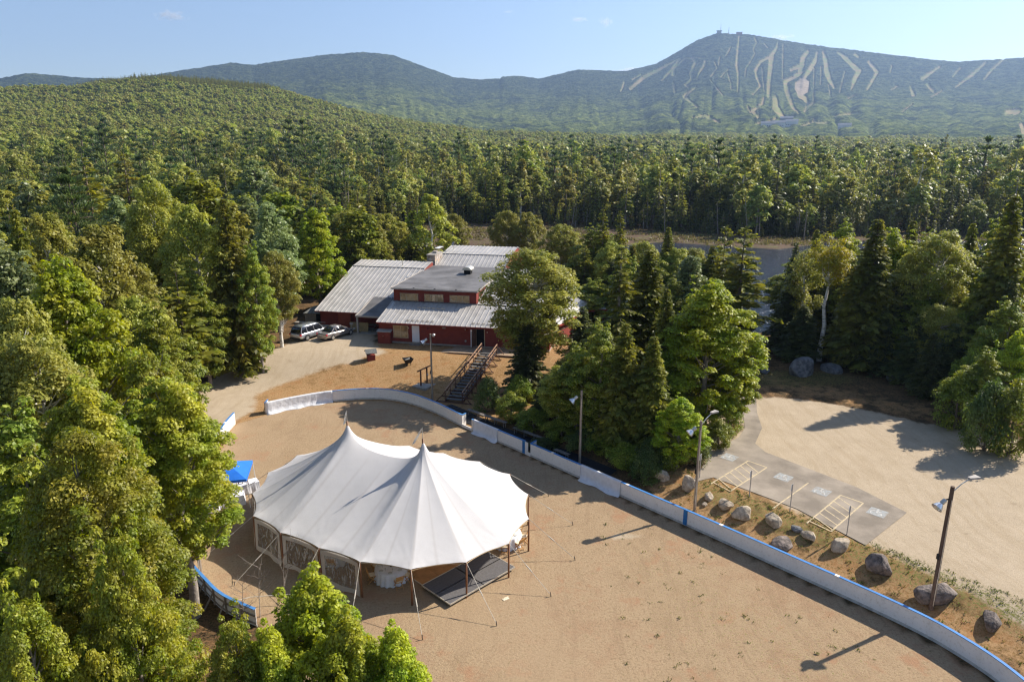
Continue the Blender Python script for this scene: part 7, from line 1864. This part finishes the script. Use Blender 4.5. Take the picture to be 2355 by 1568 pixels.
# ------------------------------------------------------------------ lamp poles
M['pole_wood'] = simple('weathered_pole', (.27, .215, .165), .85, .25, 2.0, bump=.01, bscale=12); M['pole_dark'] = simple('dark_pole', (.13, .085, .06), .85, .25, 2.0)
M['reflector'] = simple('spun_reflector', (.62, .63, .64), .28, .08, 3, metal=.75)
def lamp_pole(x, y, h, lab, lamp_dir, arm_dir=None, extra=None, dark=False, r=.105, lamp_z=None):
    g = H1(x, y); e = empty('lamp_pole', (x, y, g), 0, lab, 'lamp pole', 'floodlight poles round the rink')
    MB().tube([(0, 0, -.1), (0, 0, h * .5), (0, 0, h)], [r, r * .9, r * .78], 12).build('pole', M['pole_dark' if dark else 'pole_wood'], e, smooth=False)
    MB().tube([(.0, -r * 1.05, .3), (.0, -r * .95, h * .9)], .02, 6).build('conduit', M['alu'], e)
    ld = Vector(lamp_dir).normalized(); z = lamp_z or h - .45
    arm = MB(); arm.tube([(0, 0, z + .02), (ld.x * .32, ld.y * .32, z)], .035, 8); am = arm.build('lamp_bracket', M['iron'], e)
    ax = Vector((ld.x * .8, ld.y * .8, -.62)).normalized(); c0 = Vector((ld.x * .34, ld.y * .34, z))
    MB().lathe([(0, 0), (.11, .0), (.12, .05), (.12, .24), (.08, .27), (0, .27)], 14, c=c0, axis=ax).build('ballast', M['alu'], am, smooth=False)
    c1 = c0 + ax * .26
    rfl = MB().lathe([(.07, 0), (.12, .05), (.20, .18), (.27, .34), (.285, .36), (.255, .34), (.18, .18), (.06, .03)], 22, c=c1, axis=ax).build('reflector', M['reflector'], am, smooth=True)
    MB().lathe([(0, 0), (.04, .01), (.06, .08), (.04, .16), (0, .18)], 10, c=c1 + ax * .05, axis=ax).build('bulb', M['white_door'], rfl, smooth=True)
    if arm_dir:
        ad = Vector(arm_dir).normalized(); A = MB(); A.tube([(0, 0, h - .35), (ad.x * .55, ad.y * .55, h + .05), (ad.x * 1.0, ad.y * 1.0, h + .25)], .028, 8); ao = A.build('street_lamp_arm', M['alu'], e)
        hd = MB(); c = Vector((ad.x * 1.26, ad.y * 1.26, h + .31)); s = Vector((-ad.y, ad.x, 0)); 
        q = [c - ad.to_3d() * .28 - s * .09, c - ad.to_3d() * .28 + s * .09, c + ad.to_3d() * .32 + s * .17, c + ad.to_3d() * .32 - s * .17]
        hd.hexa([p + Vector((0, 0, -.05)) for p in q], [p + Vector((0, 0, .05)) for p in q]); hd.build('street_lamp_head', M['trim'], ao)
    if extra:
        ed = Vector(extra).normalized(); c = Vector((ed.x * .2, ed.y * .2, h - .12)); MB().lathe([(0, 0), (.16, 0), (.17, .12), (.15, .2), (0, .22)], 16, c=c, axis=(ed.x, ed.y, -.3)).build('round_floodlight', M['alu'], e)
    MB().box(-.16, -.1, -.08, .08, h * .42, h * .42 + .3).build('junction_box', M['iron'], e)
    return e
lamp_pole(-7.75, 65.2, 6.85, 'grey lamp pole with two heads beside the stairway foot', (-1, -.35), None, (1, .2))
lamp_pole(5.25, 50.6, 6.25, 'plain wooden lamp pole in front of the middle thicket', (-1, -.3))
lamp_pole(12.40, 43.5, 6.55, 'wooden lamp pole with a short street lamp arm by the paved corner', (-1, -.25), (1, .75))
lamp_pole(22.37, 32.8, 7.2, 'darkest lamp pole with a street lamp arm in front of the widest boulder', (-1, -.3), (1, .3), dark=True, r=.125, lamp_z=6.5)
lamp_pole(-17.79, 35.64, 4.6, 'lamp pole half hidden by the maples at the blue-capped boards', (1, .15), lamp_z=3.75)
# sign posts along the asphalt
for k, (x, y, h, lab) in enumerate([(13.6, 47.1, 1.9, 'thin steel sign post behind the arm lamp pole'), (16.28, 44.2, 2.0, 'steel sign post at the first hatching'), (18.31, 42.2, 2.0, 'steel sign post at the single yellow line'), (20.75, 39.3, 2.0, 'steel sign post at the second hatching')]):
    e = empty('sign_post', (x, y, H1(x, y)), R(48), lab, 'sign post', 'parking sign posts on the bank')
    mb = MB(); mb.box(-.03, .03, -.012, .012, -.1, h); mb.box(-.04, -.03, -.03, .012, -.1, h); mb.box(.03, .04, -.03, .012, -.1, h); mb.build('post', M['trim'], e)
    MB().box(-.15, .15, .014, .022, h - .48, h - .02).build('sign_plate', M['white_metal'], e)

# ------------------------------------------------------------------ cars
M['silver'] = simple('silver_paint', (.50, .51, .53), .28, .03, metal=.7, spec=.6, coat=.8); M['bronze'] = simple('bronze_grey_paint', (.36, .32, .30), .28, .03, metal=.6, spec=.6, coat=.8)
M['carglass'] = simple('tinted_glass', (.012, .013, .016), .06, .05, spec=.9); M['tyre'] = simple('tyre', (.02, .02, .02), .8, .1); M['tail'] = simple('red_lens', (.45, .015, .02), .2, .1, coat=1)
M['plastic'] = simple('black_trim', (.025, .025, .027), .6, .1); M['plate'] = simple('plate_white', (.6, .6, .58), .5, .05)
def car(loc, rz, lab, paint, L=4.9, Wd=1.85, Hh=1.45, suv=False):
    """x forward; sections of body and cabin lofted along the length"""
    e = empty('parked_car', loc, rz, lab, 'car', 'cars parked by the lodge')
    hw = Wd / 2; belt = .98 if suv else .90; sill = .26 if suv else .22
    if suv: st = [(-L/2, .80, .42, belt-.10), (-L/2+.10, .93, .30, belt+.02), (-L/2+.7, .98, sill, belt+.04), (-.6, 1, sill, belt+.02), (.9, 1, sill, belt), (L/2-1.1, .98, sill, belt-.02), (L/2-.35, .92, .26, belt-.14), (L/2, .72, .36, .70)]
    else: st = [(-L/2, .80, .40, belt-.10), (-L/2+.12, .92, .28, belt+.04), (-L/2+.8, .97, sill, belt+.06), (-.6, 1, sill, belt+.0), (.8, 1, sill, belt-.02), (L/2-1.2, .98, sill, belt-.08), (L/2-.4, .92, .24, belt-.22), (L/2, .72, .34, .58)]
    body = MB(); rings = []
    for (x, wf, z0, z1) in st:
        w = hw * wf; rings.append([(x, -w * .86, z0), (x, -w, z0 + .16), (x, -w, z0 + (z1 - z0) * .62), (x, -w * .93, z1 - .03), (x, -w * .80, z1), (x, w * .80, z1), (x, w * .93, z1 - .03), (x, w, z0 + (z1 - z0) * .62), (x, w, z0 + .16), (x, w * .86, z0)])
    n = 10; vs = [p for r in rings for p in r]; fs = []
    for i in range(len(rings) - 1):
        for k in range(n): a = i * n + k; b = i * n + (k + 1) % n; fs.append((a, b, b + n, a + n))
    fs.append(tuple(range(n))[::-1]); fs.append(tuple(range((len(rings) - 1) * n, len(rings) * n)))
    body.add(vs, fs); bd = body.build('body', M[paint], e, smooth=True)
    sb_ = bd.modifiers.new('s', 'SUBSURF'); sb_.levels = 2; sb_.render_levels = 2
    # cabin
    if suv: cab = [(-L/2+.12, .80, .80, belt+.02), (-L/2+.42, .76, .70, Hh-.05), (-L/2+1.2, .80, .72, Hh), (.3, .80, .72, Hh-.02), (.72, .80, .70, Hh-.08), (1.42, .84, .80, belt)]
    else: cab = [(-L/2+.75, .80, .80, belt+.05), (-L/2+1.45, .78, .66, Hh-.07), (-.35, .80, .66, Hh), (.3, .80, .66, Hh-.03), (1.35, .84, .80, belt-.03)]
    def loft(mb, secs, grow=0.0, z_off=0.0, x0=None, x1=None):
        rg_ = []
        for (x, wb, wt, z) in secs:
            zb = belt - .02
            rg_.append([(x, -hw * wb * 1.06 - grow, zb), (x, -hw * (wb * .5 + wt * .5) * 1.04 - grow, (zb + z) / 2 + .03), (x, -hw * wt - grow, z - .06), (x, -hw * wt * .85, z + grow), (x, hw * wt * .85, z + grow), (x, hw * wt + grow, z - .06), (x, hw * (wb * .5 + wt * .5) * 1.04 + grow, (zb + z) / 2 + .03), (x, hw * wb * 1.06 + grow, zb)])
        m = 8; vs = [p for r in rg_ for p in r]; fs = []
        for i in range(len(rg_) - 1):
            for k in range(m - 1): a = i * m + k; fs.append((a, a + 1, a + 1 + m, a + m))
        fs.append(tuple(range(m))[::-1]); fs.append(tuple(range((len(rg_) - 1) * m, len(rg_) * m))); mb.add(vs, fs)
    g_ = MB(); loft(g_, cab); gl = g_.build('windows', M['carglass'], e, smooth=True)
    # roof skin and pillars over the glass
    rf_ = MB(); top = cab[1:-1]
    vs = []; 
    for (x, wb, wt, z) in top: vs += [(x, -hw * wt - .012, z - .075), (x, -hw * wt * .86, z + .016), (x, 0, z + .03), (x, hw * wt * .86, z + .016), (x, hw * wt + .012, z - .075)]
    fs = [(i * 5 + k, i * 5 + k + 1, i * 5 + k + 6, i * 5 + k + 5) for i in range(len(top) - 1) for k in range(4)]
    rf_.add(vs, fs); rfo = rf_.build('roof', M[paint], e, smooth=True); rfo.modifiers.new('t', 'SOLIDIFY').thickness = .02
    for s in (-1, 1):
        P_ = MB()
        for (x0, t0, x1, t1, w_) in (((cab[0][0] + .06, 0, cab[1][0] + .03, 1, .10), (-L/2 + (1.25 if suv else 1.75), 0, -L/2 + (1.15 if suv else 1.60), 1, .10 if suv else .14), (-.15, 0, -.22, 1, .06), (cab[-1][0] - .02, 0, cab[-2][0] + .0, 1, .06))):
            P_.beam((x0, s * (hw * .87 + .0), belt + .0), (x1, s * (hw * .72 + .012), Hh - .09), w_, .03, up=(0, s, .4))
        P_.build('pillar', M[paint], rfo)
        MB().box(.95, 1.12, s * hw * .92 - .0 if s > 0 else -hw * .92 - .16, (hw * .92 + .16) if s > 0 else -hw * .92, belt - .02, belt + .12).build('mirror', M[paint], e, bevel=.03)
        MB().box(-L/2 - .005 if True else 0, -L/2 + .22, s * hw * .93 - .16 if s > 0 else -hw * .93 - .0, s * hw * .93 if s > 0 else -hw * .93 + .16, belt - .22, belt - .02).build('tail_light', M['tail'], e, bevel=.03)
        MB().box(L/2 - .35, L/2 - .1, s * .78 - .14, s * .78 + .14, .56, .70).build('headlight', M['reflector'], e, bevel=.03)
        for x in (-L * .295, L * .305):
            rad = .37 if suv else .335
            wh = MB(); wh.lathe([(rad * .62, -.11), (rad * .9, -.115), (rad, -.08), (rad, .08), (rad * .9, .115), (rad * .62, .11)], 26, c=(x, s * (hw - .09), rad), axis=(0, 1, 0)); w_o = wh.build('wheel', M['tyre'], e, smooth=True)
            rm = MB(); rm.lathe([(0, .09), (.06, .10), (rad * .5, .075), (rad * .63, .11), (rad * .66, .10)], 26, c=(x, s * (hw - .09), rad), axis=(0, s, 0)); rmo = rm.build('rim', M['reflector'], w_o, smooth=True)
            sp_ = MB()
            for q in range(5):
                a = q * 2 * math.pi / 5; sp_.beam((x, s * (hw + .015), rad), (x + rad * .6 * math.cos(a), s * (hw + .012), rad + rad * .6 * math.sin(a)), .025, .07)
            sp_.build('spoke', M['alu'], w_o)
            ar = MB(); rows = []
            for q in range(13):
                a = math.pi * q / 12; rows += [(x + (rad + .015) * math.cos(a), s * (hw + .004), rad + (rad + .015) * math.sin(a)), (x + (rad + .075) * math.cos(a), s * (hw + .006), rad + (rad + .075) * math.sin(a))]
            ar.add(rows, [(2 * q, 2 * q + 1, 2 * q + 3, 2 * q + 2) for q in range(12)]); ar.build('wheel_arch', M['plastic'] if suv else M[paint], e)
    MB().box(-L/2 - .03, -L/2 + .2, -hw * .78, hw * .78, .30, .48).build('rear_bumper', M['plastic' if suv else paint], e, bevel=.04)
    MB().box(-L/2 - .022, -L/2 + .02, -.26, .26, .62, .74).build('number_plate', M['plate'], e)
    MB().lathe([(0, 0), (.05, 0), (.012, .07), (0, .08)], 8, c=(cab[1][0] + .35, 0, Hh + .01)).build('roof_antenna', M['white_metal'], e)
    return e
ca = math.atan2(86.6 - 81.3, -22.9 + 25.0)
c1 = survey(714, 775); c2 = survey(774, 774)
car((c1.x, c1.y, H1(c1.x, c1.y) + .01), R(62), 'silver sport utility car beside the concrete block', 'silver', 5.1, 1.98, 1.78, True)
car((c2.x, c2.y, H1(c2.x, c2.y) + .01), R(58), 'bronze-grey saloon car nearest the lodge porch', 'bronze', 4.9, 1.86, 1.45, False)

# ------------------------------------------------------------------ bare saplings before the tent
def sapling(px, py, tz, lab, seed):
    b = survey(px, py); rg = random.Random(seed); e = empty('bare_sapling', (b.x, b.y, 0), 0, lab, 'dead tree'); t = MB(); h = tz
    t.tube([(0, 0, 0), (.05, .02, h * .35), (.12, 0, h * .6), (.25, .03, h)], [.03, .022, .015, .006], 5); tr = t.build('trunk', M['bark_gray'], e)
    br = MB()
    for k in range(15):
        z = h * rg.uniform(.3, .9); a = rg.uniform(0, 6.28); L = h * rg.uniform(.15, .42); p = Vector((.05 + .2 * z / h * .8, .02, z)); q = p + Vector((math.cos(a) * L * .5, math.sin(a) * L * .35, L * .35)); w_ = q + Vector((math.cos(a + .4) * L * .35, math.sin(a + .4) * L * .3, L * .45))
        br.tube([p, q, w_], [.012, .008, .003], 4); br.tube([q, q + Vector((math.cos(a - .9) * L * .35, math.sin(a - .9) * L * .3, L * .2))], [.007, .003], 4)
    br.build('branch', M['bark_gray'], e)
sapling(598, 1418, 3.4, 'thin bare dead sapling left of its twin before the tent', 5); sapling(655, 1400, 3.9, 'bare branching dead sapling in front of the clear tent walls', 9); sapling(560, 1440, 3.0, 'short leafless sapling stem beside the rope', 12)
o = MB().tube([tuple(survey(x, y, .5)) for x, y in ((520, 1386), (575, 1372), (640, 1367), (700, 1365))], .02, 5).build('boundary_rope', M['rope']); tag(o, 'pale rope strung low between the boards and the young maple', 'rope')

# ------------------------------------------------------------------ weeds and grass tufts
rg = np.random.default_rng(5); P = []
def inpts(n, f):
    out = []
    while len(out) < n:
        x = rg.uniform(-26, 48); y = rg.uniform(18, 80); w_ = f(x, y)
        if w_ > 0 and rg.uniform() < w_: out.append((x, y))
    return out
def wt(x, y):
    d = (x - 1.2) * .74 + (y - 52.9) * .672
    if float(poly_sd(np.array([x]), np.array([y]), ASPH)[0]) < .15: return 0
    if 1.0 < d < 5.7 and x > 8 and y < 52: return .25 + .75 * (4.5 < d < 7.2)
    if d < -1 and 5 < x < 19 and 22 < y < 42: return .04
    return 0
pts = inpts(1300, wt); V_ = []; 
C_ = []; Nn = []; T_ = []; A_ = []
for (x, y) in pts:
    g = H1(x, y); m_ = rg.integers(4, 12); s = rg.uniform(.03, .085)
    for _ in range(m_):
        a = rg.uniform(0, 6.28); tilt = rg.uniform(.2, 1.1); d = np.array([math.cos(a) * math.sin(tilt), math.sin(a) * math.sin(tilt), math.cos(tilt)]); C_.append(np.array([x, y, g]) + d * s * .8 + np.array([rg.normal(0, .07), rg.normal(0, .07), 0])); T_.append(d); A_.append(s)
C_ = np.array(C_); T_ = np.array(T_); Nn = unit(np.cross(T_, rand_dir(rg, len(T_)))); v_, f_ = diamonds(C_, Nn, np.array(A_), np.array(A_) * .35, rg, tdir=T_)
M['weed'] = leaf_mat('weed', (.09, .12, .03), (.17, .17, .05), .3)
o = bpy.data.objects.new('grass_tufts', np_mesh('grass_tufts', [(v_, f_, 0)], [M['weed']])); col.objects.link(o); tag(o, 'sparse green weeds growing on the dry bank', 'grass', kind='stuff')

# ------------------------------------------------------------------ far buildings and masts on the mountain
def on_slope(px, py, rguess=None):
    az_, el_ = to_azel(px, py); a = R(az_)
    for r_ in np.arange(1800, 5400, 12.0):
        z = float(far_h(np.array([r_ * math.sin(a)]), np.array([r_ * math.cos(a)]))[0])
        if math.degrees(math.atan2(z + 6 - CAM_H, r_)) >= el_: return Vector((r_ * math.sin(a), r_ * math.cos(a), z))
    return Vector((r_ * math.sin(a), r_ * math.cos(a), z))
M['far_white'] = simple('pale_cladding', (.62, .60, .57), .7, .06, .1); M['far_grey'] = simple('slate_roofing', (.20, .20, .22), .7, .1, .1); M['far_glass'] = simple('dark_glazing', (.05, .06, .08), .3, .1)
for k, (x, y, wd, hh_, lab) in enumerate([(1205, 1266, 46, 13, 'pale long lodge at the foot of the ski runs'), (1335, 1262, 40, 15, 'white base building between the ski runs'), (1430, 1240, 44, 24, 'dark gabled hotel at the ski base'), (1500, 1254, 42, 17, 'white fronted hotel wing at the ski base'), (2160, 1285, 40, 12, 'grey roofed condominium past the ski base')]):
    p = on_slope(*z7(x, y)); e = empty('ski_base_building', p, math.atan2(-p.x, p.y), lab, 'building', 'buildings at the ski base')
    MB().box(-wd / 2, wd / 2, -8, 8, -6, hh_).build('wall', M['far_white' if k != 2 else 'far_grey'], e)
    r_ = MB(); r_.add([(-wd / 2 - 1, -9.5, hh_), (wd / 2 + 1, -9.5, hh_), (wd / 2 + 1, 0, hh_ + 6), (-wd / 2 - 1, 0, hh_ + 6), (-wd / 2 - 1, 9.5, hh_), (wd / 2 + 1, 9.5, hh_)], [(0, 1, 2, 3), (3, 2, 5, 4), (0, 3, 4), (1, 5, 2)]); r_.build('roof', M['far_grey'], e)
    wn_ = MB()
    for i in range(int(wd / 6)): wn_.box(-wd / 2 + 2 + i * 6, -wd / 2 + 5 + i * 6, -8.2, -8.05, 3, 6)
    wn_.build('window_band', M['far_glass'], e)
def summit(px, py):
    az_, el_ = to_azel(px, py); a = R(az_); r_ = 5190.0; z = float(far_h(np.array([r_ * math.sin(a)]), np.array([r_ * math.cos(a)]))[0]); return Vector((r_ * math.sin(a), r_ * math.cos(a), z + 2))
p = summit(*z7(592, 112)); e = empty('summit_building', p, 0, 'small flat-roofed building on the mountain summit', 'building'); MB().box(-13, 13, -6, 6, 0, 15).build('wall', M['far_grey'], e); MB().box(-17, 17, -8, 8, 15, 20).build('roof', M['far_glass'], e)
p = summit(*z7(843, 132)); e = empty('lift_station', p, 0, 'reddish lift station on the mountain ridge', 'building'); MB().box(-18, 18, -6, 6, 0, 14).build('wall', simple('red_cladding', (.24, .08, .06), .7), e); MB().box(-19, 19, -7, 7, 14, 17).build('roof', M['far_grey'], e)
for x, h_, lab in ((609, 62, 'taller antenna mast beside the summit building'), (711, 44, 'shorter antenna mast on the summit ridge')):
    p = summit(*z7(x, 118)); e = empty('antenna_mast', p, 0, lab, 'mast'); MB().tube([(0, 0, 0), (0, 0, h_)], [2.2, .8], 5).build('mast_pole', M['far_grey'], e)

# ------------------------------------------------------------------ clouds beyond the air of the valley
def cloud_mat():
    m, nt, out = nodes_of('cloud'); tc = N(nt, 'ShaderNodeTexCoord'); oi = N(nt, 'ShaderNodeObjectInfo')
    ln = N(nt, 'ShaderNodeVectorMath', operation='LENGTH'); nt.links.new(tc.outputs['Object'], ln.inputs[0])
    sc_ = N(nt, 'ShaderNodeVectorMath', operation='MULTIPLY'); sc_.inputs[1].default_value = (2.2, 1.4, 1.1); nt.links.new(tc.outputs['Object'], sc_.inputs[0])
    ad = N(nt, 'ShaderNodeVectorMath', operation='ADD'); nt.links.new(sc_.outputs[0], ad.inputs[0]); nt.links.new(oi.outputs['Location'], ad.inputs[1])
    n = N(nt, 'ShaderNodeTexNoise'); n.inputs['Scale'].default_value = 1.0; n.inputs['Detail'].default_value = 4; n.inputs['Roughness'].default_value = .6; nt.links.new(ad.outputs[0], n.inputs['Vector'])
    def mth(op, a, b):
        q = N(nt, 'ShaderNodeMath', operation=op)
        for i, v in enumerate((a, b)):
            if isinstance(v, (int, float)): q.inputs[i].default_value = v
            else: nt.links.new(v, q.inputs[i])
        return q.outputs[0]
    d = mth('SUBTRACT', 0.78, ln.outputs['Value']); d = mth('ADD', d, mth('MULTIPLY', mth('SUBTRACT', n.outputs['Fac'], 0.52), 3.0)); d = mth('MAXIMUM', d, 0.0); d = mth('MINIMUM', d, 0.5); d = mth('MULTIPLY', d, 0.016)
    v = N(nt, 'ShaderNodeVolumePrincipled'); v.inputs['Color'].default_value = (1, 1, 1, 1); v.inputs['Anisotropy'].default_value = 0.3; nt.links.new(d, v.inputs['Density']); nt.links.new(v.outputs[0], out.inputs['Volume']); return m
M['cloud'] = cloud_mat()
for k, (px, py, w_, h_) in enumerate([(394, 37, 72, 24), (1392, 52, 40, 24), (1330, 46, 44, 13), (1798, 86, 56, 13), (1168, 28, 26, 9), (1448, 162, 76, 12)]):
    D_ = 9500.0; c = sight(px, py, D_); S_ = D_ / FPX; bm = bmesh.new(); bmesh.ops.create_icosphere(bm, subdivisions=3, radius=1.0)
    me = bpy.data.meshes.new('cloud'); bm.to_mesh(me); bm.free(); me.materials.append(M['cloud'])
    o = bpy.data.objects.new('cloud', me); col.objects.link(o); o.location = c; o.scale = (w_ * S_ / 2, w_ * S_ * .35, h_ * S_ / 2); o.rotation_euler = (0, 0, -math.atan2(c.x, c.y)); tag(o, kind='structure')

# ------------------------------------------------------------------ air
def haze():
    m, nt, out = nodes_of('valley_air'); v = N(nt, 'ShaderNodeVolumePrincipled'); v.inputs['Color'].default_value = (0.46, 0.66, 1.0, 1); v.inputs['Density'].default_value = 0.000082; v.inputs['Anisotropy'].default_value = 0.35
    nt.links.new(v.outputs[0], out.inputs['Volume']); return m
hz = MB().box(-7500, 7500, -1500, 8600, -140, 1250).build('haze', haze()); tag(hz, 'thin blue air filling the valley', 'haze', kind='stuff')
